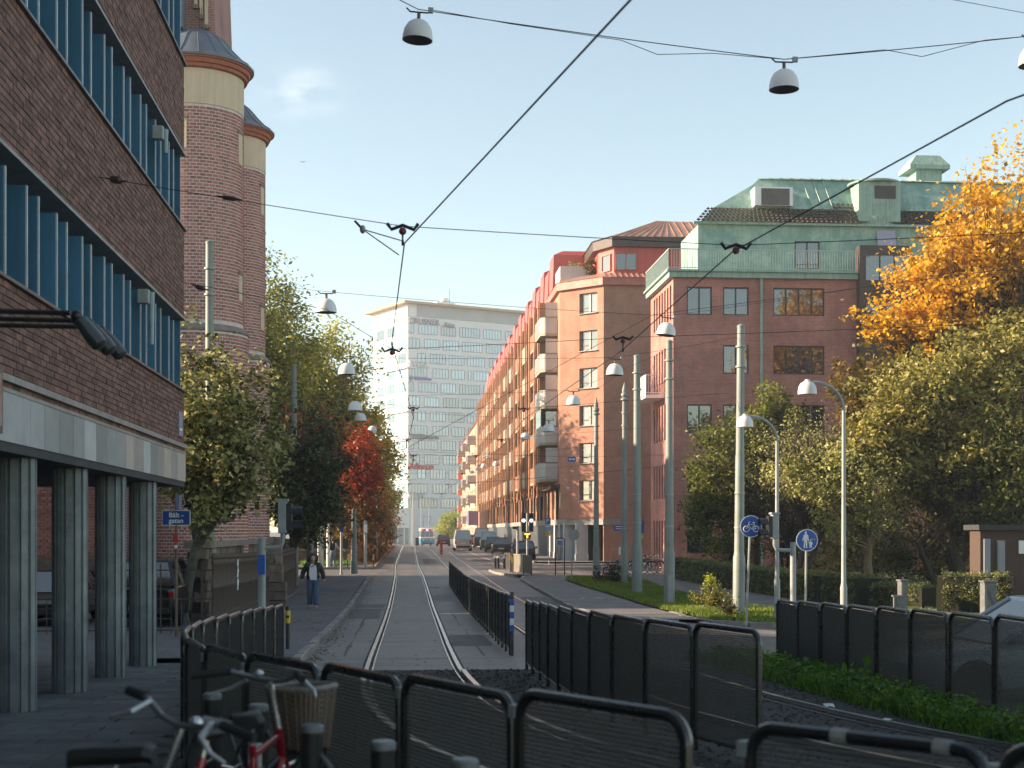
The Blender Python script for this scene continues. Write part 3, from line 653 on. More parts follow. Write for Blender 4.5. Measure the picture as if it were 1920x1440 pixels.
# fascia panels
tones = [(.42, .43, .44), (.33, .335, .33), (.27, .28, .27), (.5, .5, .5), (.36, .32, .30), (.5, .43, .38)]
fmats = [M('fascia_%d' % i, c, .6, .2, 2, streak=.15) for i, c in enumerate(tones)]
ys = [12.9, 14.3, 15.6, 16.2, 16.9, 17.6, 18.2, 18.9, 19.6, 20.2, 20.9, 21.5, 22.3, 22.9, 23.6, 24.2, 24.9, 25.6, 26.5]
seq = [0, 0, 0, 1, 2, 1, 3, 2, 1, 1, 5, 4, 3, 2, 4, 5, 4, 5]
for (a, c, k) in zip(ys[:-1], ys[1:], seq): MB().box(OX - .12, OX + .02, a + .004, c - .004, 3.50, 4.035).build('fascia_panel', fmats[k], ob)
MB().box(OX - .12, OX + .02, -8, 12.89, 3.50, 4.035).build('fascia_run', fmats[1], ob)
MB().box(-18, OX + .02, OY1 + .004, OY1 + .05, 3.50, 4.035).build('end_fascia', fmats[5], ob)
# fluted columns
def column(y):
    pr = []; n = 12
    for i in range(n):
        for (fr, rr) in ((.0, .225), (.62, .225), (.66, .19), (.96, .19)):
            a = 2 * math.pi * (i + fr) / n; pr.append((rr * math.cos(a), rr * math.sin(a)))
    b = MB(); b.prism(pr, lambda u, v, h: (-4.28 + u, y + v, h), g0(y) - .02, 3.41); return b.build('column', concrete_c, ob)
for y in (13.55, 16.15, 18.73, 21.3, 23.9): column(y)
# glazed ground floor set back behind the columns
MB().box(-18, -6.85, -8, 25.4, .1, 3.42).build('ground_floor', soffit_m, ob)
MB().box(-6.85, -6.62, -8, 25.4, .2, g0(24) + .75).build('plinth', concrete_c, ob)
shop_in = M('shop_interior', (.16, .11, .05), .7, .8, .8, c2=(.03, .025, .02))
for i in range(8):
    y0 = 25.3 - (i + 1) * 2.2
    gl = MB().box(-6.84, -6.80, y0, y0 + 2.1, g0(24) + .76, 3.4).build('shop_window', off_glass, ob)
    MB().box(-6.80, -6.74, y0 - .05, y0 + .0, g0(24) + .76, 3.4).build('mullion', trim_m, gl)
# small display case at the left end of the fascia
dc = thing('display_case', 'small framed display case fixed on the grey fascia', 'display case', (OX + .03, 13.95, 3.5))
MB().box(OX + .022, OX + .10, 13.6, 14.26, 3.55, 4.2).build('frame', trim_m, dc); MB().box(OX + .101, OX + .106, 13.66, 14.2, 3.62, 4.13).build('poster', M('poster', (.2, .06, .05), .4, .9, 6, c2=(.4, .3, .25)), dc)
# number plate by the corner, lamps and boxes on the facade
pl = thing('house_plate', 'small lilac plate on the brick corner above the fascia', 'sign', (OX + .006, 26.0, 4.35))
MB().box(OX + .006, OX + .02, 25.78, 26.2, 4.3, 4.74).build('plate', M('lilac', (.28, .27, .38), .5, .2, 8), pl); MB().box(OX + .021, OX + .024, 25.83, 26.15, 4.4, 4.44).build('text_line', paint_white, pl)
def facade_box(label, y, z, tall):
    t = thing('wall_lamp', label, 'lamp', (OX + .05, y, z))
    MB().box(OX - .02, OX + .16, y - .07, y + .07, z, z + .22).build('housing', galv, t, bevel=.02)
    MB().cyl((OX + .17, y + .12, z + .2), (OX + .17, y + .12, z - tall), .045, .03, 10).build('spout', M('pale_blue', (.3, .42, .45), .5, .2, 6), t, True)
facade_box('grey box lamp hanging under the upper blue window strip', YX(300, OX + .1), 8.9, .18)
facade_box('grey box with long pale spout under the lower blue window strip', YX(273, OX + .1), 6.05, .6)
# three floodlights on long arms, aimed back at the facade
for i, (px, py, y, lb) in enumerate(((150, 628, 9.3, 'upper left dark floodlight on a long horizontal arm'), (172, 640, 9.9, 'middle dark floodlight of three on long arms'), (194, 650, 10.5, 'rearmost dark floodlight of three on long arms'))):
    p = W(px, py, y); t = thing('floodlight', lb, 'floodlight', p, group='floodlights on the office arms')
    MB().tube([(OX, y, p.z + .16), (p.x - .06, y, p.z + .14)], .017, 8).build('arm', black_paint, t, True)
    MB().sphere((p.x - .02, y, p.z + .12), .04).build('joint', black_paint, t, True)
    mt = Matrix.Rotation(R(-38), 3, 'Y')
    rings = []
    for (s, w) in ((-.11, .03), (-.09, .06), (.04, .075), (.105, .07), (.12, .04)):
        rings.append([mt @ Vector((cx * w * .75, cy * w * 1.1, -s)) + Vector((p.x + .06, y, p.z + .02)) for cx, cy in [(math.cos(a * math.pi / 6), math.sin(a * math.pi / 6)) for a in range(12)]])
    MB().loft(rings).build('lamp_head', M('floodlight_paint', (.05, .055, .055), .4, .3, 10), t, True)

# ================================================================== CHURCH
ch_brick = M('church_brick', (.42, .175, .14), .85, .5, 7, c2=(.3, .12, .10), bump=.4, bscale=70, objvar=.3)
ch_brick_s = M('church_brick_run', (.42, .175, .14), .85, .5, 7, c2=(.3, .12, .10), bump=.4, bscale=70, island=.3)
ch_mortar = M('lime_mortar', (.74, .63, .58), .95, .3, 6)
ch_wall = brick_mat('church_wall', (.32, .12, .1), (.26, .09, .08), (.55, .48, .45), .23, .10, .016)
cream = M('cream_render', (.68, .54, .38), .85, .3, 2.5, c2=(.58, .46, .32), streak=.2)
lead = seam_mat('lead_roof', (.15, .175, .21), .5, .5, .45, .3, .2, width=.04)
orange_brick = M('cornice_brick', (.42, .15, .08), .8, .45, 8, c2=(.3, .09, .055))
stone_m = M('ashlar', (.22, .165, .13), .9, .7, 4, c2=(.12, .095, .075), bump=1.0, bscale=14, objvar=.25)
stone_band = M('stone_moulding', (.27, .23, .205), .85, .5, 4, c2=(.18, .15, .13))
chh = thing('church', 'red brick church with round turrets, cream bands and grey lead roofs', 'church', (-9, 52, 0))
MB().box(-62, -9.2, 47.5, 77.5, -.2, 11.0).build('nave_wall', ch_wall, chh)  # unseen length and far end shaped to shade the street
rf = MB(); rf.prism([(47, 11.0), (78, 11.0), (66, 13.4)], lambda u, v, h: (h, u, v), -62.5, -9.0); rf.build('nave_roof', lead, chh)
MB().box(-62.1, -9.1, 47.38, 77.6, -.2, 1.7).build('stone_plinth', stone_m, chh)
MB().box(-62.1, -9.1, 47.3, 77.7, 4.6, 4.95).build('stone_band', stone_band, chh)
wb = MB(); 
wall_bricks = MB()
for r in range(28):
    z = 1.72 + r * .10
    x = -14.2 + (.115 if r % 2 else 0)
    while x < -9.4: wall_bricks.box(x, x + .21, 47.47, 47.52, z, z + .082); x += .23
wall_bricks.build('wall_bricks', ch_brick_s, chh, kind='stuff')
def turret(cx, cy, Rr, slots, n_single, label):
    zc0, zc1, zm = 16.95, 18.15, 9.35
    core = MB().lathe([(Rr + .162, -.2), (Rr + .162, zm), (Rr - .008, zm + .01), (Rr - .008, zc0)], 48, (cx, cy, 0)).build('turret', ch_mortar, chh, True)
    core['label'] = label
    MB().lathe([(Rr + .17, zm - .03), (Rr + .21, zm), (Rr + .21, zm + .06), (Rr + .08, zm + .2), (Rr - .01, zm + .24)], 48, (cx, cy, 0), capb=False, capt=False).build('stone_moulding', stone_band, core, True)
    MB().lathe([(Rr - .03, zc0), (Rr + .015, zc0 + .01), (Rr + .015, zc1), (Rr - .03, zc1)], 48, (cx, cy, 0), capb=False, capt=False).build('render_band', cream, core, True)
    cn = MB().lathe([(Rr, zc1), (Rr + .05, zc1 + .02), (Rr + .1, zc1 + .14), (Rr + .2, zc1 + .16), (Rr + .24, zc1 + .29), (Rr + .3, zc1 + .31), (Rr + .31, zc1 + .38)], 48, (cx, cy, 0), capb=False, capt=False).build('cornice', orange_brick, core, True)
    rp = [(Rr + .36, zc1 + .36), (Rr + .37, zc1 + .42), (Rr + .12, zc1 + .58), (Rr - .25, zc1 + .95), (Rr - .55, zc1 + 1.3), (Rr - .95, zc1 + 1.6), (.3, zc1 + 1.75), (.02, zc1 + 1.8)]
    ro = MB().lathe(rp, 48, (cx, cy, 0)).build('roof', M('lead', (.15, .175, .21), .42, .4, 2, c2=(.1, .12, .15), metal=.15), core, True)
    for i in range(18):
        a = 2 * math.pi * i / 18; MB().tube([(cx + r * math.cos(a), cy + r * math.sin(a), z + .012) for r, z in rp[1:7]], .02, 5).build('roof_seam', MATS['lead'], core)
    dm = MB().box(0, .11, -.045, .045, 0, .12).mesh('dentil', orange_brick)
    for i in range(60):
        a = -2.6 + 3.3 * i / 60; inst('dentil', dm, core, (cx + (Rr + .02) * math.cos(a), cy + (Rr + .02) * math.sin(a), zc1 + .03), rz=a)
    bl = []
    for r in range(int((zc0 - 1.2) / .112)):
        z = 1.2 + r * .112; rad = Rr + .17 if z < zm else Rr; st = .215 / rad
        if zm - .1 < z < zm + .28: continue
        a = R(-140) + (st / 2 if r % 2 else 0)
        while a < R(25): bl.append((a, z, rad)); a += st
    ca = math.atan2(-cy, -cx)
    def keep(b): 
        px = 755 + (cx + b[2] * math.cos(b[0])) * F / cy
        return 362 < px and b[1] > 10.5
    cand = sorted([b for b in bl if keep(b)], key=lambda b: abs(b[0] - ca - .5) + abs(b[1] - 14) * .12)
    sel = set(cand[:n_single]); bmsh = MB().box(-.05, 0, -.093, .093, 0, .080).mesh('brick', ch_brick); rest = MB()
    for b_ in bl:
        a, z, rad = b_
        if b_ in sel: inst('brick', bmsh, core, (cx + rad * math.cos(a), cy + rad * math.sin(a), z + .008), rz=a)
        else: rest.obox((cx + (rad - .025) * math.cos(a), cy + (rad - .025) * math.sin(a), z + .05), (.05 + random.uniform(-.004, .004), .186, .080), a)
    rest.build('bricks', ch_brick_s, core, kind='stuff')
    for (a, z0, z1, w) in slots:
        MB().obox((cx + (Rr - .02) * math.cos(a), cy + (Rr - .02) * math.sin(a), (z0 + z1) / 2), (.09, w, z1 - z0), a).build('blind_slit', cream, core)
        MB().obox((cx + Rr * math.cos(a), cy + Rr * math.sin(a), z1 + .05), (.12, w + .1, .09), a).build('slit_lintel', stone_band, core)
turret(-7.12, 50, 1.6, [(R(-99), 15.45, 16.45, .3), (R(-16), 15.2, 16.25, .3), (R(-16), 10.5, 11.4, .28)], 300, 'larger round brick turret with a cream band')
turret(-6.93, 57.8, 1.42, [(R(-20), 15.2, 16.3, .28), (R(-20), 10.6, 11.5, .28)], 120, 'smaller round brick turret behind the larger one')
tw = MB(); tw.loft([[(-10.5, 51, -.2), (-6.45, 51, -.2), (-6.45, 55.5, -.2), (-10.5, 55.5, -.2)], [(-10.5, 50.2, 19.4), (-6.5, 50.2, 19.4), (-6.5, 55.5, 19.4), (-10.5, 55.5, 19.4)], [(-10.2, 50.3, 30), (-6.85, 50.3, 30), (-6.85, 55.4, 30), (-10.2, 55.4, 30)]])
tw.build('main_tower', brick_mat('tower_wall', (.36, .17, .15), (.3, .14, .12), (.45, .33, .3), .22, .09, .012), chh)
for i, x in enumerate((-7.22, -7.04, -6.86)):
    MB().box(x, x + .11, 50.1, 50.26, 20.55 - i * .35 + .35, 27).build('louvre', cream, chh)
    MB().box(x - .03, x + .15, 50.08, 50.27, 20.4 - i * .35 + .35, 20.54 - i * .35 + .35).build('louvre_sill', stone_band, chh)
MB().box(-8.6, -7.5, 49.3, 50.4, 19.8, 27).build('lead_stair_turret', lead, chh)
for x in (-7.0, -6.94): MB().cyl((x, 49.9, 20.0), (x, 49.9, 20.7), .012, n=6).build('lightning_rod', black_paint, chh)

# churchyard boundary wall of rough stone, stone by stone
cw = thing('churchyard_wall', 'rough brown stone churchyard wall behind the iron pickets', 'wall', (-5.7, 40, g0(40)))
sbm = []
for k in range(4):
    b = MB(); s_ = np.random.default_rng(k); b.box(-.2, .2, -.31, .31, -.145, .145); b.v = [(x + s_.uniform(-.03, .03), y + s_.uniform(-.02, .02), z + s_.uniform(-.015, .015)) for x, y, z in b.v]; sbm.append(b.mesh('stone', stone_m))
MB().box(-5.95, -5.6, 40, 61, -.2, 2.0).build('wall_core', mortar_d, cw)
for r in range(7):
    for i in range(33): inst('stone', sbm[random.randrange(4)], cw, (-5.62, 40.3 + i * .63 + (.3 if r % 2 else 0), .15 + r * .3), rz=random.uniform(-.03, .03))
MB().box(-6.05, -5.3, 40, 61, 2.12, 2.3).build('coping', stone_band, cw)
gp = thing('gate_pillar', 'tapered rough stone gate pillar between two runs of iron pickets', 'pillar', (-4.2, 47.4, g0(47)))
for r in range(8):
    w = .62 - .03 * r if r > 2 else .74; zz = g0(47) + r * .3
    for s_ in ((-1, 1) if r % 2 else (0,)):
        b = MB(); hw = w if s_ == 0 else w / 2 - .01
        b.obox((-4.2 + s_ * w / 4, 47.4, zz + .15), (hw, w, .275)); b.v = [(x + random.uniform(-.02, .02), y + random.uniform(-.02, .02), z + random.uniform(-.01, .01)) for x, y, z in b.v]; b.build('stone', stone_m, gp)
# iron picket fences along the pavement
iron = M('old_iron', (.06, .045, .037), .55, .5, 10, c2=(.11, .07, .05))
def picket_mesh():
    b = MB(); b.lathe([(.045, 0), (.045, .12), (.032, .16), (.032, .95), (.05, .98), (.05, 1.04), (.032, 1.08), (.032, 1.52), (.055, 1.56), (.05, 1.62), (.028, 1.66), (.05, 1.7), (.045, 1.76), (.0, 1.82)], 8); return b.mesh('picket', iron, True)
PICK = picket_mesh()
def picket_fence(label, x, y0, y1, step=.26):
    t = thing('iron_fence', label, 'fence', (x, y0, g0(y0) + .1)); n = int((y1 - y0) / step)
    for i in range(n + 1): y = y0 + (y1 - y0) * i / n; inst('picket', PICK, t, (x, y, g0(y) + .1))
    for z in (.35, 1.0, 1.6): MB().bar((x, y0, g0(y0) + .1 + z), (x, y1, g0(y1) + .1 + z), .03, .045).build('cross_rail', iron, t)
    MB().box(x - .12, x + .12, y0 - .1, y1 + .1, -.1, min(g0(y0), g0(y1)) + .16).build('footing', stone_band, t)
    return t
f1 = picket_fence('long run of dark iron pickets with white graffiti before the gate pillar', -4.35, 33.2, 46.6)
gb = MB(); gz = [(0, .1), (.05, .35), (-.03, .45), (.06, .62), (-.02, .75), (.03, .9), (.0, .2)]
gb.tube([(-4.35 + .05, 37.6 + a * 2.6, .95 + z_) for a, z_ in gz], .016, 5); gb.build('graffiti', paint_white, f1)
f2 = picket_fence('short run of dark iron pickets with a white notice, beyond the pillar', -4.3, 48.3, 57)
MB().box(-4.28, -4.2, 48.0, 48.05, 1.3, 1.65).build('notice', paint_white, f2)
# thin railing across the mouth of the side street
tr = thing('street_railing', 'thin dark railing with upright bars behind the columns', 'railing', (-6.5, 34.2, g0(34)))
z0 = g0(34)
for z in (z0 + .08, z0 + .82, z0 + 1.5): MB().bar((-9.6, 34.2, z), (-4.5, 34.2, z), .03, .03).build('cross_rail', iron, tr)
for i in range(22):
    x = -9.55 + i * .24; MB().cyl((x, 34.2, z0), (x, 34.2, z0 + (1.65 if i % 4 == 0 else .82)), .02 if i % 4 == 0 else .01, n=6).build('bar', iron, tr)

# unseen houses added to shade the road, a slot between them for sun streaks
hb = brick_mat('side_house_brick', (.34, .22, .15), (.28, .18, .12), (.35, .3, .26), .25, .08, .012)
for (y0, y1, lb) in ((27.4, 35.5, 'unseen brick house added to shade the road, nearer the offices'), (36.1, 45.8, 'lower unseen brick house added to shade the road, nearer the church')):
    t = thing('side_house', lb, 'house', (-24, (y0 + y1) / 2, 0)); hh_ = [(y0 + 1 + 2.2 * i - y0, y0 + 2.1 + 2.2 * i - y0, 1.2 + 3.1 * k, 2.8 + 3.1 * k) for i in range(3) for k in range(4 if y0 < 30 else 3)]
    zt_h = 12.5 if y0 < 30 else 9.3; wall_u = MB().box(-40, -22.02, y0, y1, -.2, zt_h).build('wall', hb, t); rfm = MB(); rfm.prism([(y0 - .2, zt_h), (y1 + .2, zt_h), ((y0 + y1) / 2, zt_h + .8)], lambda u, v, h: (h, u, v), -40.3, -21.7); rfm.build('roof', M('tile_brown', (.16, .08, .06), .8, .5, 4), t)
    for (a, c, d, e) in hh_: w_ = MB().box(-22.02, -21.99, y0 + a, y0 + c, d, e).build('window', off_glass, t); MB().box(-22.02, -21.95, y0 + a - .05, y0 + c + .05, d - .08, d).build('sill', stone_band, w_)
# ================================================================== walls with real openings
def wall_holes(P0, U, N, u0, u1, z0, z1, holes, depth, b=None):
    b = b or MB(); U, N, P0 = Vector(U).normalized(), Vector(N).normalized(), Vector(P0); Z = Vector((0, 0, 1))
    us = sorted(set([u0, u1] + [h[0] for h in holes] + [h[1] for h in holes])); zs = sorted(set([z0, z1] + [h[2] for h in holes] + [h[3] for h in holes]))
    P = lambda u, z, d=0: tuple(P0 + U * u + Z * z - N * d)
    for i in range(len(us) - 1):
        # merge cells vertically to keep the face count low
        j = 0
        while j < len(zs) - 1:
            uc = (us[i] + us[i + 1]) / 2; zc = (zs[j] + zs[j + 1]) / 2
            if any(h[0] < uc < h[1] and h[2] < zc < h[3] for h in holes): j += 1; continue
            k = j
            while k + 1 < len(zs) - 1 and not any(h[0] < uc < h[1] and h[2] < (zs[k + 1] + zs[k + 2]) / 2 < h[3] for h in holes): k += 1
            b.add([P(us[i], zs[j]), P(us[i + 1], zs[j]), P(us[i + 1], zs[k + 1]), P(us[i], zs[k + 1])], [(0, 1, 2, 3)]); j = k + 1
    for (a, c, d, e) in holes:
        b.add([P(a, d), P(c, d), P(c, e), P(a, e), P(a, d, depth), P(c, d, depth), P(c, e, depth), P(a, e, depth)], [(0, 1, 5, 4), (1, 2, 6, 5), (2, 3, 7, 6), (3, 0, 4, 7)])
    return b
def window(parent, P0, U, N, u0, u1, z0, z1, depth, nx, nz, fm, gm, fw=.06, mw=.05, sill=None, panes=True):
    U, N, P0 = Vector(U).normalized(), Vector(N).normalized(), Vector(P0); Z = Vector((0, 0, 1)); ang = math.atan2(U.y, U.x)
    C = lambda u, z, d: P0 + U * u + Z * z - N * d
    fr = MB(); uc, zc = (u0 + u1) / 2, (z0 + z1) / 2
    for u in (u0 + fw / 2, u1 - fw / 2): fr.obox(C(u, zc, depth - .04), (fw, .08, z1 - z0), ang)
    for z in (z0 + fw / 2, z1 - fw / 2): fr.obox(C(uc, z, depth - .04), (u1 - u0 - 2 * fw, .078, fw), ang)
    for i in range(1, nx): fr.obox(C(u0 + (u1 - u0) * i / nx, zc, depth - .04), (mw, .074, z1 - z0 - 2 * fw), ang)
    for j in range(1, nz): fr.obox(C(uc, z0 + (z1 - z0) * j / nz, depth - .04), (u1 - u0 - 2 * fw, .07, mw), ang)
    w = fr.build('window', fm, parent)
    if panes:
        for i in range(nx):
            a, c = u0 + (u1 - u0) * i / nx, u0 + (u1 - u0) * (i + 1) / nx
            MB().obox(C((a + c) / 2, zc, depth - .005), (c - a - .01, .012, z1 - z0 - .02), ang).build('pane', gm, w)
    else: MB().obox(C(uc, zc, depth - .005), (u1 - u0 - .02, .012, z1 - z0 - .02), ang).build('pane', gm, w)
    if sill: MB().obox(C(uc, z0 - .03, .0), (u1 - u0 + .12, .24, .06), ang).build('sill', sill, w)
    return w
glass_r = glass_mat('window_glass', (.03, .038, .045), .03, .02)
glass_lit = glass_mat('curtain_glass', (.14, .14, .13), .08, .02)  # paler glass with curtains behind
frame_dk = M('dark_frame', (.045, .038, .035), .45, .2, 8); frame_lt = M('grey_frame', (.3, .31, .32), .4, .2, 8)
# ------------------------------------------------------------------ brick house with the green copper attic (right)
rb_brick = brick_mat('house_brick', (.52, .195, .155), (.41, .155, .125), (.47, .31, .27), .25, .08, .012, .36)
copper = seam_mat('verdigris', (.31, .44, .37), .58, .55, .6, .9, 0, (.17, .31, .275), .05)
copper_plain = M('verdigris_flat', (.32, .45, .38), .6, .6, 2.0, c2=(.2, .34, .3), streak=.6)
tile_m = M('roof_tile', (.085, .05, .04), .6, .6, 6, c2=(.05, .035, .03), bump=.3)
RX, RY = 15.35, 80.0
rb = thing('brick_house', 'dark red brick house with a pale green copper attic and roof railing', 'building', (RX + 8, RY, g0(80)))
rows = [(14.9, 16.5), (11.55, 13.2), (8.15, 9.8), (4.75, 6.4), (1.3, 3.0)]
spx = [(1288, 1335, 2), (1356, 1404, 2), (1450, 1546, 4)]
holes = []; wins = []
for ri, (z0, z1) in enumerate(rows):
    for k, (a, c, n) in enumerate(spx):
        if ri == 1 and k == 0: continue
        u0, u1 = XA(a, RY) - RX, XA(c, RY) - RX; holes.append((u0, u1, z0, z1)); wins.append((u0, u1, z0, z1, n))
    for u in (21, 26): holes.append((u, u + 2.6, z0, z1)); wins.append((u, u + 2.6, z0, z1, 4))
wall_holes((RX, RY, 0), (1, 0, 0), (0, -1, 0), 0, 31, -.2, 17.0, holes, .14).build('front_wall', rb_brick, rb)
for (u0, u1, z0, z1, n) in wins: window(rb, (RX, RY, 0), (1, 0, 0), (0, -1, 0), u0, u1, z0, z1, .13, n, 1, frame_dk, glass_r, .07, .07)
sh, sw = [], []
for (z0, z1) in ((14.7, 16.7), (11.3, 13.3), (7.9, 10.0), (4.5, 6.5), (.95, 3.2)):
    for i in range(7): a = .55 + i * .88; sh.append((-a - .5, -a, z0, z1))
wall_holes((RX, RY, 0), (0, -1, 0), (-1, 0, 0), -7.3, 0, -.2, 17.0, sh, .3).build('street_wall', rb_brick, rb)
for (a, c, z0, z1) in sh: MB().box(RX + .28, RX + .3, RY - c, RY - a, z0, z1).build('slot_window', glass_r, rb)
MB().box(RX + .31, RX + 31, RY + .2, RY + 7.3, -.2, 17.0).build('core', M('core_dark', (.05, .04, .04), .9), rb)
MB().box(RX - .02, RX + 31, RY + 7.3, RY + 7.32, -.2, 17.0).build('back_wall', rb_brick, rb)
MB().box(RX - .28, RX + 11.2, RY - .28, RY + 7.5, 17.0, 17.32).build('cornice', copper_plain, rb)
MB().box(RX - .42, RX + 11.2, RY - .42, RY + 7.6, 17.32, 17.42).build('gutter', copper_plain, rb)
MB().tube([(XA(1427, RY), RY - .12, 17.2), (XA(1427, RY), RY - .12, .2)], .075, 8).build('downpipe', copper_plain, rb, True)
rl = MB(); zr = 17.44
rail_m = M('rail_paint', (.42, .5, .46), .5, .2, 6)
rl.bar((RX - .3, RY - .3, zr + 1.15), (RX + 11, RY - .3, zr + 1.15), .05, .05); rl.bar((RX - .3, RY - .3, zr + .1), (RX + 11, RY - .3, zr + .1), .04, .03)
rl.bar((RX - .3, RY - .3, zr + 1.15), (RX - .3, RY + 7.4, zr + 1.15), .05, .05); rl.bar((RX - .3, RY - .3, zr + .1), (RX - .3, RY + 7.4, zr + .1), .04, .03)
for i in range(76): x = RX - .3 + i * .15; rl.box(x - .012, x + .012, RY - .312, RY - .288, zr, zr + 1.14)
for i in range(52): y = RY - .3 + i * .15; rl.box(RX - .312, RX - .288, y - .012, y + .012, zr, zr + 1.14)
rl.build('roof_railing', rail_m, rb, kind='stuff')
AX, AY = XA(1310, 81.7), 81.7
ah = (XA(1490, AY) - AX, XA(1537, AY) - AX, 17.9, 19.55)
wall_holes((AX, AY, 0), (1, 0, 0), (0, -1, 0), 0, 30, 17.4, 20.5, [ah], .1).build('attic_front', copper, rb)
window(rb, (AX, AY, 0), (1, 0, 0), (0, -1, 0), *ah, .09, 2, 1, frame_dk, glass_r, .07, .06)
MB().box(AX, AX + 29.5, AY + .15, RY + 7, 17.4, 20.45).build('attic_body', copper, rb)
b = MB(); b.box(AX - .35, AX + 30, AY - .3, AY - .12, 20.42, 20.55); b.build('attic_gutter', copper_plain, rb)
# pantile skirts
def tiles(b, x0, x1, f, rows_, amp=.045):
    n = int((x1 - x0) / .28); V = []; F_ = []
    m = n * 4 + 1
    for r in range(rows_):
        for e in (0, 1):
            for i in range(m):
                x = x0 + (x1 - x0) * i / (m - 1); t = (r + e) / rows_; p = f(x, t); V.append((p[0], p[1] - (.05 if e == 0 else 0), p[2] + amp * math.sin(2 * math.pi * i / 4) + (.03 if e == 0 else -.02)))
        base = r * 2 * m
        for i in range(m - 1): F_.append((base + i, base + i + 1, base + m + i + 1, base + m + i))
    b.add(V, F_); return b
tiles(MB(), AX - .3, XA(1610, 81.6), lambda x, t: (x + .9 * t * max(0, 1 - (x - AX) / 4), AY - .35 + t * 1.1, 20.55 + t * 1.05), 5).build('roof_tiles', tile_m, rb, kind='stuff')
tiles(MB(), XA(1562, 82.5), XA(1608, 82.5), lambda x, t: (x, AY + .85 + t * 1.3, 21.7 + t * 1.7), 8).build('roof_tiles', tile_m, rb, kind='stuff')
tiles(MB(), XA(1685, 82.5), XA(1760, 82.5), lambda x, t: (x, AY + .3 + t * 1.6, 20.6 + t * 2.7), 12).build('roof_tiles', tile_m, rb, kind='stuff')
mx0 = XA(1338, 82.6)
b = MB(); b.loft([[(mx0, 82.55, 21.62), (47, 82.55, 21.62), (47, 88, 21.62), (mx0, 88, 21.62)], [(XA(1432, 83), 83.5, 23.55), (47, 83.5, 23.55), (47, 87.5, 23.55), (XA(1432, 83), 87.5, 23.55)]]); b.build('mansard', copper, rb)
b = MB(); b.loft([[(XA(1425, 83), 83.3, 23.56), (47, 83.3, 23.56), (47, 87.6, 23.56), (XA(1425, 83), 87.6, 23.56)], [(XA(1480, 83), 84.6, 23.95), (47, 84.6, 23.95), (47, 86.4, 23.95), (XA(1480, 83), 86.4, 23.95)]]); b.build('ridge_roof', copper_plain, rb)
for i in range(16): x = XA(1445, 83) + i * .62; MB().bar((x, 83.3, 23.6), (x + .35, 84.6, 23.99), .03, .05).build('ridge_seam', copper_plain, rb)
for i in range(3):
    x = XA(1512, 82.6) + i * .62; MB().bar((x + .35, 82.52, 21.66), (x, 83.42, 23.5), .05, .06).build('roof_seam', copper_plain, rb)
ac = MB().box(XA(1415, 82), XA(1486, 82), 81.95, 83.2, 21.66, 22.75).build('vent_housing', paint_white, rb)
MB().box(XA(1427, 82), XA(1480, 82), 81.93, 81.96, 21.68, 22.66).build('vent_grille', M('grille', (.12, .11, .11), .6, .3, 2), ac)
dx0, dx1 = XA(1606, 82), XA(1684, 82)
dm = MB().box(dx0, dx1, 81.6, 84.5, 20.75, 23.15).build('dormer', copper_plain, rb)
b = MB(); b.lathe([((dx1 - dx0) / 2 + .25, 0), ((dx1 - dx0) / 2 + .28, .1), (.3, .35)], 24, ((dx0 + dx1) / 2, 82.7, 23.1)); b.build('dormer_cap', copper_plain, dm, True)
MB().box(dx0 + .95, dx1 - .3, 81.56, 81.61, 22.1, 22.85).build('dormer_window', frame_dk, dm)
b = MB(); b.lathe([((dx1 - dx0) / 2 - .1, -.1), ((dx1 - dx0) / 2 + .05, .5)], 20, ((dx0 + dx1) / 2, 82.7, 20.55)); b.build('dormer_skirt', copper_plain, dm, True)
cm = MB().box(XA(1712, 85), XA(1760, 85), 84.5, 86, 23.5, 24.6).build('chimney', copper_plain, rb)
b = MB(); cx0, cx1 = XA(1698, 85), XA(1772, 85); b.loft([[(cx0, 84.2, 24.6), (cx1, 84.2, 24.6), (cx1, 86.3, 24.6), (cx0, 86.3, 24.6)], [(cx0, 84.2, 24.85), (cx1, 84.2, 24.85), (cx1, 86.3, 24.85), (cx0, 86.3, 24.85)], [(cx0 + .5, 84.6, 25.5), (cx1 - .5, 84.6, 25.5), (cx1 - .5, 85.9, 25.5), (cx0 + .5, 85.9, 25.5)]]); b.build('chimney_cap', copper_plain, cm)
sk = MB().obox((XA(1662, 81.5), 81.5, 19.7), (1.1, .08, 1.1), mat=Matrix.Rotation(R(-15), 3, 'X')).build('skylight', M('skylight_pane', (.35, .35, .45), .2, .1, 3), rb)
# dark glazed bay to the right
brown = M('brown_cladding', (.07, .045, .04), .5, .3, 3)
bx0, bx1 = XA(1612, 79.4), XA(1705, 79.4)
bay = MB().box(bx0, bx1, 79.4, 80.2, -.2, 18.9).build('stair_bay', brown, rb)
for i in range(3):
    for (z0, z1) in ((16.9, 18.3), (13.2, 15.6), (9.5, 12)): MB().box(bx0 + .35 + i * .85, bx0 + 1.1 + i * .85, 79.36, 79.41, z0, z1).build('bay_window', glass_r, bay)
# street balcony
blc = MB().box(RX - 1.15, RX - .005, 82.6, 86.6, 10.4, 10.58).build('balcony', paint_white, rb)
b = MB()
for (p, q) in (((RX - 1.12, 82.63), (RX - 1.12, 86.57)), ((RX - 1.12, 82.63), (RX - .01, 82.63))):
    for z in (10.7, 11.75): b.bar((p[0], p[1], z), (q[0], q[1], z), .04, .04)
for i in range(27): y = 82.63 + i * .15; b.box(RX - 1.14, RX - 1.1, y - .05, y + .05, 10.58, 11.74)
for i in range(8): x = RX - 1.12 + i * .15; b.box(x - .01, x + .01, 82.62, 82.64, 10.58, 11.74)
b.build('balcony_rail', paint_white, blc, kind='stuff')

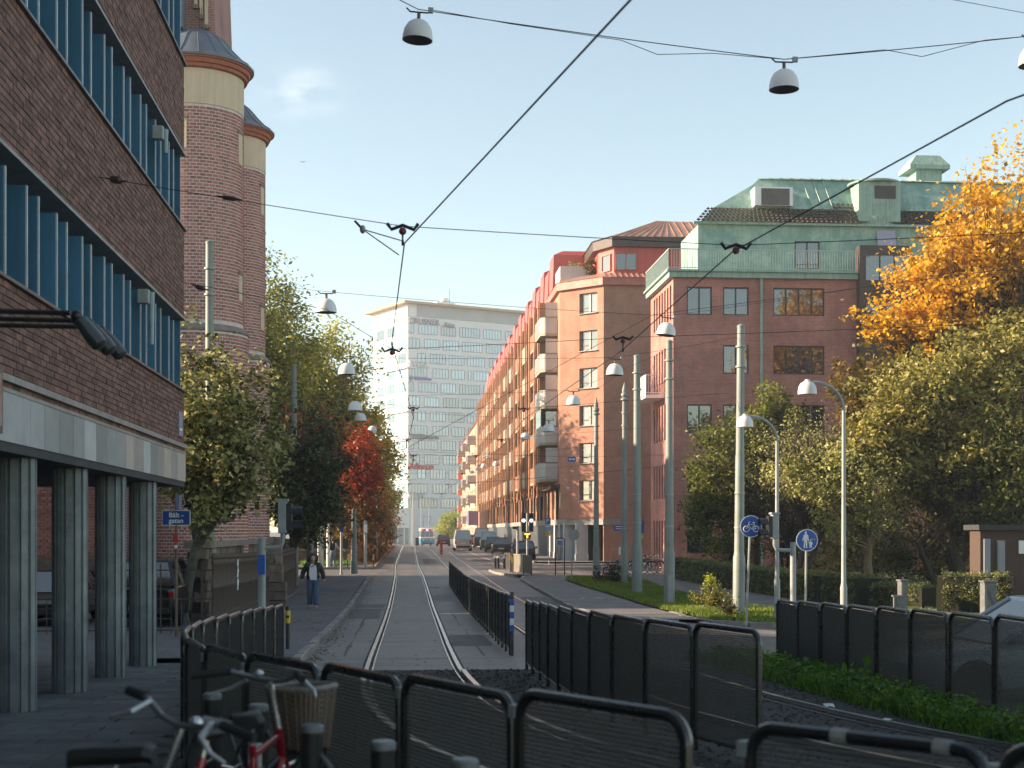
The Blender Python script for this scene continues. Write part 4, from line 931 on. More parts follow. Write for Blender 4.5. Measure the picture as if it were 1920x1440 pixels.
# ------------------------------------------------------------------ apartment house with chamfered corner
ap_brick = brick_mat('apartment_brick', (.48, .225, .155), (.40, .185, .13), (.42, .27, .2), .25, .08, .011, .25)
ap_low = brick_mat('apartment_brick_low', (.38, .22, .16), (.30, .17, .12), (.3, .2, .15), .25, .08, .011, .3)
red_metal = seam_mat('red_sheet', (.52, .085, .065), .6, .4, .45, .3, 0, (.44, .075, .06))
red_plain = M('red_sheet_flat', (.48, .16, .12), .5, .3, 2)
cop_roof = seam_mat('new_copper', (.5, .27, .18), .55, .5, .4, .4, .25, (.26, .115, .08))
cop_pipe = M('copper_pipe', (.46, .23, .12), .4, .4, 2, metal=.15, c2=(.34, .17, .09), objvar=.25)
band_m = M('pale_band', (.36, .34, .31), .7, .3, 2, streak=.3); pillar_m = M('white_pillar', (.55, .56, .57), .6, .25, 1.5, streak=.2)
corr = seam_mat('corrugated', (.56, .55, .52), .16, .45, .5, .2, 0, None, .035); cream_pan = M('cream_panel', (.6, .55, .47), .6, .25, 2); pink_pan = M('pink_panel', (.5, .3, .21), .6, .25, 2)
XS, YF = 11.4, 100.0; CX, CY = 14.2, 102.8
ap = thing('apartment_house', 'long orange brick apartment house with chamfered corner, balconies and red roof', 'building', (14, 110, g0(110)))
MB().box(CX, 25, YF, YF + .3, -.1, 20.0).build('front_wall', ap_brick, ap)
s2 = math.sqrt(.5); CU, CN = (s2, -s2, 0), (-s2, -s2, 0); CW = (CX - XS) * math.sqrt(2)
chl = [(CW * .45, CW * .86, 18.15 - 2.68 * i, 19.6 - 2.68 * i) for i in range(6)]
wall_holes((XS, CY, 0), CU, CN, 0, CW, 3.45, 20.0, chl, .28).build('corner_wall', ap_brick, ap)
for (a, c, z0, z1) in chl:
    w = window(ap, (XS, CY, 0), CU, CN, a, c, z0, z1, .26, 2, 1, frame_lt, glass_lit, .07, .16)
    P = Vector((XS, CY, 0)) + Vector(CU) * (a + (c - a) * .25) - Vector(CN) * .21; MB().obox((P.x, P.y, z0 + .42), ((c - a) * .46, .05, .07), math.atan2(CU[1], CU[0])).build('transom', frame_dk, w)
    P = Vector((XS, CY, 0)) + Vector(CU) * (a + c) * .5 + Vector(CN) * .06; MB().obox((P.x, P.y, z0 - .03), ((c - a) + .1, .16, .05), math.atan2(CU[1], CU[0])).build('sill', band_m, w)
MB().box(12.2, 30, 103.2, 198, -.1, 19.9).build('core', MATS['core_dark'], ap)
# street side, upper floors
NM, ML = 12, 7.75; y00 = 104.2
hl = []
for m_ in range(NM):
    y0 = y00 + m_ * ML
    for f_ in range(5):
        z = 6.4 + 2.68 * f_; hl.append((-(y0 + 3.9), -(y0 + .3), z, z + 2.25)); hl.append((-(y0 + 6.7), -(y0 + 5.2), z + .7, z + 2.2))
wall_holes((XS, 0, 0), (0, -1, 0), (-1, 0, 0), -198, -CY, 6.0, 20.0, hl, .5).build('street_wall', ap_brick, ap)
MB().box(XS + .5, XS + .56, CY + .3, 198, 6.0, 20.0).build('loggia_glass', glass_r, ap)
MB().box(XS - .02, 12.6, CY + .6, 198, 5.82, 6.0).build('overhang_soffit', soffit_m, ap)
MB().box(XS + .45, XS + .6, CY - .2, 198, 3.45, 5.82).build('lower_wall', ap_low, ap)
wb_ = MB(); wb_.prism([(XS + .36, 198), (XS + .36, CY - .1), (CX - .05, YF - .1 + .02), (CX + 1.2, YF - .08), (CX + 1.2, YF + .2), (CX, YF + .25), (XS + .62, CY + .1), (XS + .62, 198)], lambda u, v, h: (u, v, h), 3.02, 3.44); wb_.build('white_band', band_m, ap)
for i in range(4):
    t = i / 3; x, y = XS + .65 + (CX - XS - .6) * (1 - t) * (i < 2) + (0 if i < 2 else 0), CY + .4 - (CY - YF) * (1 - t) * (i < 2) + (i - 1) * 3.4 * (i >= 2)
pil = [(CX - 1.35, YF + 1.85), (XS + .75, CY + .6), (XS + .75, CY + 3.6), (XS + .75, CY + 7.0), (XS + .75, CY + 10.4)]
for (x, y) in pil:
    p_ = MB().obox((x, y, 1.55), (.85, .8, 3.1), 0).build('arcade_pillar', pillar_m, ap); MB().obox((x, y, .45), (.93, .88, .9), 0).build('pillar_base', pillar_m, p_)
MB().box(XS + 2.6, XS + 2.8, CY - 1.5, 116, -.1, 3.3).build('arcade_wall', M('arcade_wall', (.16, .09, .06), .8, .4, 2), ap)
garage = seam_mat('garage_door', (.075, .085, .1), .34, .6, .5, .2, 0, None, .1)  # colour darkened to stand for the trees' shade on the doors
MB().box(XS + .5, XS + .62, CY + 11.4, 198, -.1, 3.02).build('garage_front', garage, ap)
for i in range(30):
    y = 105 + i * 3.1; MB().box(XS + .28, XS + .44, y, y + .16, 3.46, 5.8).build('wall_rib', frame_dk if i % 2 else cop_pipe, ap)
for i in range(20):
    y = 106.2 + i * 4.6; MB().box(XS + .42, XS + .46, y, y + 1.3, 4.3, 5.5).build('lower_window', glass_r, ap)
# balconies
def balcony_mesh(w, d, h, name, mat, chamf=.35):
    pl_ = [(0, 0), (-d + chamf, 0), (-d, chamf), (-d, w), (0, w)]
    b = MB()
    inner = [(0, .05), (-d + chamf + .02, .05), (-d + .05, chamf + .02), (-d + .05, w - .05), (0, w - .05)]
    for k in range(4):
        a, c, ai, ci = pl_[k], pl_[k + 1], inner[k], inner[k + 1]
        b.add([(*a, 0), (*c, 0), (*c, h), (*a, h), (*ai, 0), (*ci, 0), (*ci, h), (*ai, h)], [(0, 1, 2, 3), (5, 4, 7, 6), (3, 2, 6, 7), (0, 4, 5, 1)])
        Lk = math.hypot(c[0] - a[0], c[1] - a[1]); nk = int(Lk / .16); an_ = math.atan2(c[1] - a[1], c[0] - a[0])
        for q in range(nk):
            t_ = (q + .5) / max(nk, 1); b.obox((a[0] + (c[0] - a[0]) * t_, a[1] + (c[1] - a[1]) * t_, h / 2), (.06, .05, h - .02), an_)
    return b.mesh(name, mat)
def slab_mesh(w, d, name, mat, chamf=.35):
    b = MB(); b.prism([(0, 0), (-d + chamf, 0), (-d, chamf), (-d, w), (0, w)], lambda u, v, h: (u, v, h), -.16, .02); return b.mesh(name, mat)
slab_c = M('balcony_slab', (.42, .36, .26), .7, .3, 2)
big = [(balcony_mesh(4.1, 1.3, 1.12, 'parapet', m_), slab_mesh(4.1, 1.28, 'balcony', slab_c), MB().box(-1.27, 0, -.04, .04, 1.12, 1.2).mesh('handrail', paint_white)) for m_ in (corr, cream_pan, pink_pan)]
small = [(balcony_mesh(1.5, .75, 1.15, 'parapet', m_, .3), slab_mesh(1.5, .73, 'balcony', slab_c, .3)) for m_ in (cream_pan, pink_pan)]
for m_ in range(NM):
    y0 = y00 + m_ * ML; v = 0 if m_ == 0 else (1, 2, 1, 2, 0)[m_ % 5]
    for f_ in range(5):
        z = 6.4 + 2.68 * f_
        s_ = inst('balcony', big[v][1], ap, (XS, y0, z), scale=(1, 1, 1) if m_ == 0 else (.78, .9, 1)); inst('parapet', big[v][0], s_, (0, 0, .02), world=False)
        if m_ < 3:
            hr = MB(); hr.tube([(-.02, .03, 1.17), (-.95, .03, 1.17), (-1.27, .35, 1.17), (-1.27, 4.05, 1.17), (-.02, 4.05, 1.17)], .035, 6); inst('handrail', hr.mesh('handrail', frame_lt), s_, (0, 0, 0), world=False)
            MB().box(-.9, -.02, .02, .05, 1.25, 2.3).build('side_screen', corr if f_ != 1 else glass_lit, s_, local=True)
        if f_ == 1 and m_ == 0:
            MB().box(-1.25, -1.2, .4, 4, 1.2, 2.5).build('balcony_glazing', glass_lit, s_, local=True)
        s2_ = inst('balcony', small[m_ % 2][1], ap, (XS, y0 + 5.2, z)); inst('parapet', small[m_ % 2][0], s2_, (0, 0, .02), world=False)
    for dy, pr in ((3.95, 1.0), (4.5, .7), (6.85, 1.05), (7.25, .75)):
        MB().box(XS - pr, XS - .002, y0 + dy, y0 + dy + .17, 6.02, 20.0).build('brick_fin', cop_pipe, ap)
        MB().cyl((XS - pr - .1, y0 + dy - .1, 5.2), (XS - pr - .1, y0 + dy - .1, 20.1), .06, n=8).build('downpipe', cop_pipe, ap, True)
# eaves and roof
b = MB(); ol = [(XS - .25, 198), (XS - .25, CY - .12), (CX - .12, YF - .25), (19.5, YF - .25), (19.5, YF + 2), (XS + 2, CY + 1.5), (XS + 2, 198)]; b.prism(ol, lambda u, v, h: (u, v, h), 20.0, 20.55); b.build('eaves_fascia', red_plain, ap)
b = MB(); lo = [(XS - .3, 110, 20.55), (XS - .3, CY - .15, 20.55), (CX - .15, YF - .3, 20.55), (19.5, YF - .3, 20.55)]; hi = [(XS + 1.2, 110, 21.15), (XS + 1.2, CY + .7, 21.15), (CX + .5, YF + 1.5, 21.15), (19.5, YF + 1.5, 21.15)]
b.loft([lo, hi], closed=False); b.build('copper_skirt', cop_roof, ap)
for i in range(14):
    x = CX + .1 + i * .4; MB().bar((x, YF - .28, 20.58), (x + .08, YF + 1.45, 21.17), .03, .05).build('skirt_seam', cop_roof, ap)
PX0 = XA(1128, 101.5)
ph = [(PX0, 103.2), (PX0 + .9, 101.5), (25, 101.5), (25, 108), (PX0, 108)]
b = MB(); b.prism(ph, lambda u, v, h: (u, v, h), 20.9, 23.0); b.build('penthouse', red_metal, ap)
wx0, wx1 = XA(1154, 101.4), XA(1194, 101.4); window(ap, (wx0, 101.5, 0), (1, 0, 0), (0, -1, 0), 0, wx1 - wx0, 21.35, 22.6, -.04, 2, 1, red_plain, glass_r, .07, .06)
pu = Vector((.9, -1.7, 0)).normalized(); pn = Vector((-1.7, -.9, 0)).normalized()
window(ap, (PX0, 103.2, 0), pu, pn, .5, 1.6, 21.35, 22.6, -.04, 1, 1, red_plain, glass_lit, .08, .06)
b = MB(); b.prism([(PX0 - .4, 103.2), (PX0 + .7, 101.1), (25.5, 101.1), (25.5, 108), (PX0 - .4, 108)], lambda u, v, h: (u, v, h), 23.0, 23.7); b.build('roof_fascia', brown, ap)
b = MB(); b.loft([[(PX0 - .5, 103.1, 23.7), (PX0 + .6, 101.0, 23.7), (26, 101.0, 23.7), (26, 109, 23.7), (PX0 - .5, 109, 23.7)], [(PX0 + 4.6, 105, 25.6), (PX0 + 4.7, 104.6, 25.6), (26, 104.6, 25.6), (26, 106, 25.6), (PX0 + 4.6, 106, 25.6)]]); b.build('hipped_roof', cop_roof, ap)
for i in range(16):
    x = PX0 + .9 + i * .55; MB().bar((x, 101.02, 23.74), (max(x, PX0 + 4.6 + i * .1), 104.6, 25.62), .04, .06).build('roof_seam', cop_roof, ap)
# stepped red roof boxes marching down the street
for i in range(24):
    y0 = 108.5 + i * 3.75; h = 3.0 if i % 2 else 3.6
    q = MB(); q.loft([[(XS + .05, y0, 20.55), (XS + 3, y0, 20.55), (XS + 3, y0 + 2.9, 20.55), (XS + .05, y0 + 2.9, 20.55)], [(XS + .15, y0, 20.5 + h - .35), (XS + 3, y0, 20.5 + h - .35), (XS + 3, y0 + 2.9, 20.5 + h - .35), (XS + .15, y0 + 2.9, 20.5 + h - .35)], [(XS + .9, y0 + .25, 20.5 + h), (XS + 3, y0 + .25, 20.5 + h), (XS + 3, y0 + 2.7, 20.5 + h), (XS + .9, y0 + 2.7, 20.5 + h)]]); q.build('roof_box', red_metal, ap)
MB().box(XS + 2.2, 22, 109, 198, 20.55, 22.7).build('roof_body', red_metal, ap)
MB().box(XS + .2, PX0 - .2, 104.5, 107.8, 21.1, 22.15).build('terrace_parapet', corr, ap)
# signs on the front
bs = thing('street_plate', 'blue street name plate on the apartment house wall', 'sign', (XA(1160, YF), YF - .02, 2.6))
MB().box(XA(1151, YF), XA(1177, YF), YF - .04, YF - .01, 2.62, 3.0).build('plate', M('plate_blue', (.03, .06, .5), .4, .1, 5), bs)
for k in (2.72, 2.87): MB().box(XA(1154, YF), XA(1174, YF), YF - .046, YF - .042, k, k + .05).build('text_line', paint_white, bs)
MB().box(XA(1160, YF), XA(1167, YF), YF - .06, YF - .01, .9, 1.45).build('meter_box', paint_white, ap)
MB().box(CX + .6, 19.5, YF - .06, YF - .01, -.1, .6).build('plinth', M('plinth_grey', (.25, .25, .24), .85, .3, 3), ap)

# ------------------------------------------------------------------ farther pink house along the same side
fp = thing('pink_house', 'far salmon pink house with stacked balconies at the end of the red row', 'building', (13, 225, g0(225)))
pinkw = brick_mat('pink_wall', (.6, .36, .28), (.55, .32, .25), (.5, .32, .25), .3, .1, .01, .15)
fh = [(-(204 + j * 4.5 + 1.4), -(204 + j * 4.5), 1.5 + 2.9 * k, 3.1 + 2.9 * k) for j in range(13) for k in range(6)]
wall_holes((10.7, 0, 0), (0, -1, 0), (-1, 0, 0), -262, -199, -1, 18.2, fh, .25).build('street_wall', pinkw, fp)
MB().box(10.95, 25, 199.3, 262, -1, 18.1).build('core', MATS['core_dark'], fp); MB().box(10.7, 25, 199.0, 199.2, -1, 18.2).build('end_wall', pinkw, fp)
for h_ in fh: MB().box(10.9, 10.94, -h_[1], -h_[0], h_[2], h_[3]).build('window', glass_r, fp)
pbm, psl = balcony_mesh(3.4, 1.3, 1.0, 'parapet', frame_lt, .05), slab_mesh(3.4, 1.3, 'balcony', slab_c, .05)
for j, yb in enumerate((208, 226, 243)):
    for k in range(5): s_ = inst('balcony', psl, fp, (10.7, yb, 3.9 + 2.9 * k)); inst('parapet', pbm, s_, (0, 0, 0), world=False)
for k in range(5):
    MB().box(9.9, 10.69, 256, 258.5, 3.2 + 2.9 * k, 4.9 + 2.9 * k).build('bay', M('salmon', (.55, .17, .10), .6, .2, 2), fp)
b = MB(); b.loft([[(10.4, 199, 18.2), (25, 199, 18.2), (25, 262, 18.2), (10.4, 262, 18.2)], [(12.5, 200, 21), (25, 200, 21), (25, 261, 21), (12.5, 261, 21)]]); b.build('roof', red_metal, fp)
MB().box(9.3, 10.69, 201, 206, 3.4, 5.4).build('canopy_box', M('violet_sign', (.16, .13, .22), .5, .2, 2), fp)

# ------------------------------------------------------------------ white office tower at the end of the street
tp = seam_mat('tower_panel', (.74, .75, .76), 1.25, .3, .35, .12, 0, None, .05)
tp2 = M('tower_top', (.36, .41, .42), .4, .15, .3)
tglass = glass_mat('tower_glass', (.22, .36, .44), .12, .01); tframe = M('tower_frame', (.10, .14, .17), .45, .1, 2)  # pale blue glass base colour stands for sky mirrored in the panes
TY = 345.0; tc_ = W(765, 995, TY); TA = R(26)
TU = Vector((math.cos(TA), math.sin(TA), 0)); TN = Vector((math.sin(TA), -math.cos(TA), 0)); SU = Vector((-math.sin(TA), math.cos(TA), 0)); SNn = -TU
tb = thing('office_tower', 'tall white office tower with window bands and rooftop mast', 'building', (tc_.x, tc_.y, -1))
def tz(py): return CZ + (HY - py) / F * (SN * tc_.x + CS * tc_.y)
ZT = tz(582); FH = (tz(589) - tz(589 + 27.3)); LW, FW = 20.0, 46.0
def tbox(u0, u1, w0, w1, z0, z1):
    b = MB(); P = lambda u, w, z: tuple(Vector((tc_.x, tc_.y, 0)) + TU * u + SU * w + Vector((0, 0, z)))
    b.add([P(u0, w0, z0), P(u1, w0, z0), P(u1, w1, z0), P(u0, w1, z0), P(u0, w0, z1), P(u1, w0, z1), P(u1, w1, z1), P(u0, w1, z1)], [(0, 3, 2, 1), (4, 5, 6, 7), (0, 1, 5, 4), (1, 2, 6, 5), (2, 3, 7, 6), (3, 0, 4, 7)]); return b
tbox(0, FW, 0, LW, -1, tz(592)).build('tower_wall', tp, tb)
tbox(2.2, FW, -.25, LW, tz(592), tz(570)).build('top_storey', tp2, tb)
tbox(-.3, 2.2, -.25, LW, tz(592), tz(570)).build('corner_lantern', paint_white, tb)
tbox(-2, FW + 1, -2.2, LW + 1, tz(570), tz(570) + .5).build('roof_slab', M('timber_eaves', (.55, .36, .17), .6, .3, 1), tb)
def win_mesh(w, n, h=2.3):
    b = MB()
    for i in range(n + 1): b.box(w * i / n - .05, w * i / n + .05, -.09, 0, 0, h)
    b.box(0, w, -.085, 0, -.05, .05); b.box(0, w, -.085, 0, h - .05, h + .05); return b.mesh('window', tframe)
wm, pm = {}, {}
def twin(u, w, z, side, n):
    k = (round(w, 2), n)
    if k not in wm: wm[k] = win_mesh(w, n); pm[k] = MB().box(0, w, -.03, 0, 0, 2.3).mesh('pane', tglass)
    if side == 0: p = Vector((tc_.x, tc_.y, 0)) + TU * u + TN * .01; rz = TA
    else: p = Vector((tc_.x, tc_.y, 0)) + SU * (u + w) - TU * .01; rz = TA - math.pi / 2
    o_ = inst('window', wm[k], tb, (p.x, p.y, z), rz=rz); inst('pane', pm[k], o_, (0, 0, 0), world=False)
pat = [[(.2, 1.3), (2.9, 5), (9, 4), (14.2, 5.6), (20.9, 5), (27.2, 5), (34, 5)], [(.2, 2.9), (4.4, 4), (9.6, 4.2), (14.9, 5.6), (21.7, 5), (28.5, 5.4), (36, 4)], [(2.6, 2.1), (6, 4.2), (11.2, 4.2), (16.4, 4.8), (22.6, 4.6), (29, 5), (36, 4)],
       [(.2, 4.9), (6.8, 4.2), (12, 3.5), (16.6, .7), (18.2, 5), (25, 5), (32, 5)]]
for f_ in range(13):
    z = tz(624 + 27.3 * f_)
    if z < 4: break
    for (u, w) in pat[f_ % 4]: twin(u, w, z, 0, max(1, round(w / .85)))
    for u in (1.0, 7.0, 13.2): twin(u, 4.6, z, 1, 5)
for (u, w) in ((3.6, 3), (8, 5.2), (14.3, 5.8), (21, 5), (27.5, 5), (34, 5)): twin(u, w, tz(591), 0, max(2, round(w / .85)))
# recessed pale corner balconies every third storey
for py in (690, 772, 826, 898):
    tbox(-.6, 2.4, -.5, 12, tz(py), tz(py) + .25).build('corner_ledge', paint_white, tb)
def sign(txt, px, py, size, mat, off=0.0):
    d = Vector((px, 0, 0)); p = Vector((tc_.x, tc_.y, 0)) + TU * ((px - 765) * .148) + TN * .35; text_obj('lettering', txt, size, mat, tb, (p.x, p.y, tz(py)), (R(90), 0, TA), .12, 'LEFT', offset=off)
white_l = M('letter_white', (.75, .75, .75), .5, .1, 2); grey_l = M('letter_grey', (.25, .27, .3), .5, .1, 2); red_l = M('letter_red', (.6, .03, .06), .5, .1, 2); vio_l = M('letter_violet', (.18, .12, .4), .5, .1, 2)
sign('CRUSNER', 766, 601, 1.9, grey_l); sign('Rätt', 831, 604, 1.7, grey_l); sign('SVEFA', 766, 682, 2.0, white_l, .03); sign('PREJIS', 766, 818, 1.7, grey_l); sign('REVISION', 786, 819, 1.2, grey_l)
sign('Adecco', 765, 874, 2.2, red_l, .03); sign('VIEW', 764, 929, 2.0, white_l, .03)
p = Vector((tc_.x, tc_.y, 0)) + TU * .6 + TN * .3; MB().obox((p.x, p.y, tz(709)), (1.0, .1, 1.0), mat=Matrix.Rotation(TA, 3, 'Z') @ Matrix.Rotation(R(45), 3, 'Y')).build('logo', M('logo_teal', (.08, .25, .4), .5, .1, 2), tb)
p = Vector((tc_.x, tc_.y, 0)) + TU * 3.9 + TN * .3; MB().obox((p.x, p.y, tz(709)), (4.6, .1, .55), mat=Matrix.Rotation(TA, 3, 'Z')).build('logo_bar', vio_l, tb)
rf_ = tbox(10.5, 15.5, 5, 9, tz(570) + .4, tz(553)).build('roof_house', paint_white, tb)
b = MB(); q = Vector((tc_.x, tc_.y, 0)) + TU * 13 + SU * 6; b.cyl((q.x, q.y, tz(555)), (q.x, q.y, tz(545)), 1.1, n=16); b.build('roof_tank', paint_white, tb, True)
q = Vector((tc_.x, tc_.y, 0)) + TU * 14.5 + SU * 6; MB().cyl((q.x, q.y, tz(556)), (q.x, q.y, tz(525)), .12, n=6).build('mast', frame_lt, tb)
# white podium with a glazed ground floor in front of the tower
pd = thing('podium_building', 'low white podium with glass ground floor at the foot of the tower', 'building', (W(735, 995, 332).x, 332, -1))
x0, x1 = W(672, 995, 332).x, W(782, 995, 332).x; zz = lambda py: CZ + (HY - py) / F * 333
MB().box(x0, x1 - 1.8, 332, 345, zz(990), zz(953)).build('upper_wall', paint_white, pd); MB().box(x0, x1 - 6, 332.5, 345, zz(953), zz(905)).build('tall_part', tp, pd)
MB().box(x0, x1 - 2, 332.6, 345, -1, zz(990)).build('glass_front', tglass, pd)
for i in range(9): MB().box(x0 + i * 1.5, x0 + i * 1.5 + .25, 332.3, 332.6, -1, zz(990)).build('post', paint_white, pd)
# ================================================================== TREES AND PLANTS
bark = M('bark', (.085, .065, .05), .9, .6, 12, c2=(.04, .032, .027), bump=.8, bscale=25)
bark_pale = M('bark_pale', (.15, .14, .115), .9, .6, 10, c2=(.07, .065, .05), bump=.6, bscale=25)
LEAF = {
 'linden': leaf_mat('leaf_linden', (.028, .04, .015), (.46, .43, .20), (.17, .175, .055), .4, .38, .9),
 'dark': leaf_mat('leaf_dark', (.018, .028, .014), (.11, .13, .045), (.045, .06, .025), .2, .5, .8),
 'tall': leaf_mat('leaf_tall', (.08, .105, .02), (.46, .42, .09), (.22, .25, .045), .45, .5, .35),
 'red': leaf_mat('leaf_red', (.13, .025, .014), (.42, .11, .045), (.27, .048, .024), .3, .5, .9),
 'rust': leaf_mat('leaf_rust', (.05, .045, .014), (.26, .12, .03), (.11, .075, .02), .3, .5, .6),
 'gold': leaf_mat('leaf_gold', (.26, .15, .025), (.78, .50, .08), (.58, .33, .04), .4, .5, .5),
 'goldgreen': leaf_mat('leaf_goldgreen', (.07, .055, .018), (.24, .16, .035), (.12, .095, .025), .35, .5, .5),
 'olive': leaf_mat('leaf_olive', (.035, .045, .014), (.50, .44, .14), (.20, .19, .05), .42, .42, .6),
 'green': leaf_mat('leaf_green', (.018, .03, .010), (.23, .24, .055), (.09, .105, .028), .4, .45, .6),
 'pale': leaf_mat('leaf_pale', (.08, .085, .025), (.52, .5, .2), (.27, .27, .085), .4, .45, .8),
 'lime': leaf_mat('leaf_lime', (.15, .19, .03), (.5, .5, .08), (.3, .34, .05), .4, .5, .5),
 'dusk': leaf_mat('leaf_brush', (.022, .017, .012), (.09, .06, .035), (.045, .034, .022), .2, .6, .7),
 'hedge': leaf_mat('leaf_hedge', (.04, .055, .015), (.27, .27, .08), (.11, .13, .035), .2, .5, 1.2),
 'weed': leaf_mat('leaf_weed', (.03, .065, .014), (.18, .32, .05), (.085, .17, .027), .4, .45, 1.5),
 'grass': leaf_mat('leaf_grass', (.05, .09, .012), (.25, .29, .05), (.12, .18, .025), .4, .5, .8),
}
def leaves(C, n_per, sig, size, r, flat=.35, narrow=.55):
    """numpy quads: n_per leaves scattered round each clump centre"""
    N = len(C) * n_per
    P = np.repeat(C, n_per, 0) + r.normal(0, 1, (N, 3)) * np.repeat(sig, n_per)[:, None] * np.array([1, 1, .8])
    a = r.normal(0, 1, (N, 3)); a /= np.linalg.norm(a, axis=1)[:, None]
    nrm_ = r.normal(0, 1, (N, 3)); nrm_[:, 2] = np.abs(nrm_[:, 2]) + flat; nrm_ /= np.linalg.norm(nrm_, axis=1)[:, None]
    u = np.cross(nrm_, a); u /= np.linalg.norm(u, axis=1)[:, None] + 1e-9; v = np.cross(nrm_, u)
    s = size * r.uniform(.55, 1.25, N)[:, None]
    V = np.empty((N, 4, 3)); V[:, 0] = P - u * s * .5; V[:, 1] = P + v * s * narrow * .5 + nrm_ * s * .06; V[:, 2] = P + u * s * .5 - nrm_ * s * .08; V[:, 3] = P - v * s * narrow * .5 + nrm_ * s * .06
    return V.reshape(-1, 3), np.arange(N * 4).reshape(-1, 4)
def crown_points(c, rad, n, r, lump=.5, shell=.5, bottom=-1.0):
    """clump centres in a lumpy ellipsoid, denser near its skin, with bays left open"""
    c, rad = np.array(c), np.array(rad); ph = r.uniform(0, 6.28, 9); fq = r.uniform(1.6, 3.6, 9); out = []
    while len(out) < n:
        d = r.normal(0, 1, 3); d /= np.linalg.norm(d)
        if d[2] < bottom: continue
        az = math.atan2(d[1], d[0]); L = 1 + lump * (math.sin(fq[0] * az + ph[0]) * .35 + math.sin(fq[1] * 2 * d[2] + ph[1]) * .35 + math.sin(fq[2] * az * 2 + 3 * d[2] + ph[2]) * .3)
        L = min(L, 1.06) if d[2] < -.2 else L
        t = r.uniform(0, 1) ** shell
        if math.sin(fq[3] * 2.2 * az + ph[3]) + math.sin(fq[4] * 2.4 * d[2] + ph[4]) > 1.55 and t > .55: continue
        out.append(c + d * rad * t * L)
    return np.array(out)
def tree(name, label, base, crowns, trunk_h, trunk_r, leaf, lsize, seed, group=None, bk=None, limbs=26, lean=(0, 0), stems=1, cat='tree', narrow=.55, lump=.5):
    """crowns: list of (centre, radii, n_clumps, leaves_per_clump, leaf key)"""
    r = np.random.default_rng(seed); base = Vector(base); t = thing(name, label, cat, base, group=group); tb_ = MB(); bk = bk or bark
    top = base + Vector((lean[0], lean[1], trunk_h)); allC = []
    tops = []
    for s_ in range(stems):
        o_ = Vector((r.uniform(-.25, .25), r.uniform(-.2, .2), 0)) * (stems > 1); tp_ = top + o_ * 6
        mid = (base + o_ + tp_) / 2 + Vector((r.uniform(-.12, .12), r.uniform(-.12, .12), 0)) * trunk_h * .25
        tb_.tube([base + o_ - Vector((0, 0, .1)), base + o_ + Vector((0, 0, .25)), mid, tp_], [trunk_r * 1.5, trunk_r * 1.08, trunk_r * .85, trunk_r * .62], 9); tops.append(tp_)
    for (cc, rad, n, per, key) in crowns:
        C = crown_points(cc, rad, n, r, lump); sig = (float(np.mean(rad)) * .075 + .09) * r.uniform(.7, 1.4, len(C))
        V, Q = leaves(C, per, sig, lsize, r, narrow=narrow); V = V - np.array(base)
        me = fast_mesh('crown', V, Q, LEAF[key or leaf]); o_ = mesh_obj('crown', me, t)
        # limbs reaching into the crown
        for k in r.choice(len(C), min(limbs, len(C)), replace=False):
            tp_ = tops[int(r.integers(0, stems))]; e = Vector(C[k]); s0 = base.lerp(tp_, float(r.uniform(.7, 1.0))); m1 = s0.lerp(e, .45) + Vector((r.uniform(-.2, .2), r.uniform(-.2, .2), r.uniform(0, .35))) * (e - s0).length * .3
            tb_.tube([s0, m1, e], [trunk_r * .42, trunk_r * .22, .012], 5, cap=False)
            for _ in range(2):
                e2 = e + Vector(r.normal(0, 1, 3)) * float(np.mean(rad)) * .22; tb_.tube([m1.lerp(e, .5), e2], [.02, .006], 4, cap=False)
    tb_.build('trunk', bk, t, True); return t
# left side of the street
tree('linden_tree', 'broad leaved tree with pale leaf tips beside the blue street sign', (-5.95, 39, g0(39)), [((-5.0, 38.6, 5.0), (1.75, 1.7, 2.7), 330, 34, None)], 2.6, .17, 'linden', .17, 1, bk=bark_pale, lean=(.5, 0), narrow=.8)
tree('dark_tree', 'dark green dense tree behind the iron pickets, before the red tree', (-4.6, 60, g0(60)), [((-3.95, 60, 4.7), (1.75, 1.8, 2.7), 330, 34, None)], 2.3, .16, 'dark', .20, 2, narrow=.7)
tree('rust_tree', 'small rust tinged tree rising behind the dark green tree', (-6.0, 72, g0(72)), [((-5.3, 72, 6.6), (2.4, 2.0, 2.2), 130, 30, 'red'), ((-4.6, 72, 4.2), (2.2, 1.8, 1.8), 90, 30, 'rust')], 3.0, .15, 'rust', .25, 3)
tree('red_tree', 'tall crimson red autumn tree by the brown board fence', (-3.9, 96, g0(96)), [((-2.75, 96, 6.3), (1.45, 1.6, 3.3), 210, 34, 'red'), ((-3.0, 95.6, 3.3), (2.1, 1.7, 1.6), 100, 30, 'rust')], 2.6, .16, 'red', .26, 4)
TG = 'tall green trees along the left side of the street'
for i, (x, y, zc, rx, rz, n, lb) in enumerate([(-10.6, 89, 12.9, 5.2, 7.2, 640, 'tallest yellow green tree standing next to the church turret'), (-7.6, 107, 10.4, 5.2, 7.6, 600, 'second tall yellow green tree from the church, behind the red tree'), (-6.7, 122, 9.2, 5.3, 6.8, 520, 'third tall yellow green tree from the church'),
        (-6.0, 139, 7.6, 5.2, 5.8, 380, 'fourth tall yellow green tree from the church'), (-5.6, 160, 6.6, 5.0, 5.2, 320, 'fifth tall yellow green tree from the church'), (-5.6, 184, 5.6, 5.0, 4.6, 260, 'farthest yellow green tree of the left row, before the white podium')]):
    tree('street_tree', lb, (x, y, g0(y)), [((x, y, zc), (rx, rx * .85, rz), n, 84, None)], zc * .6, .3, 'tall', .20 + .0011 * y, 10 + i, group=TG, limbs=34, lump=.28)
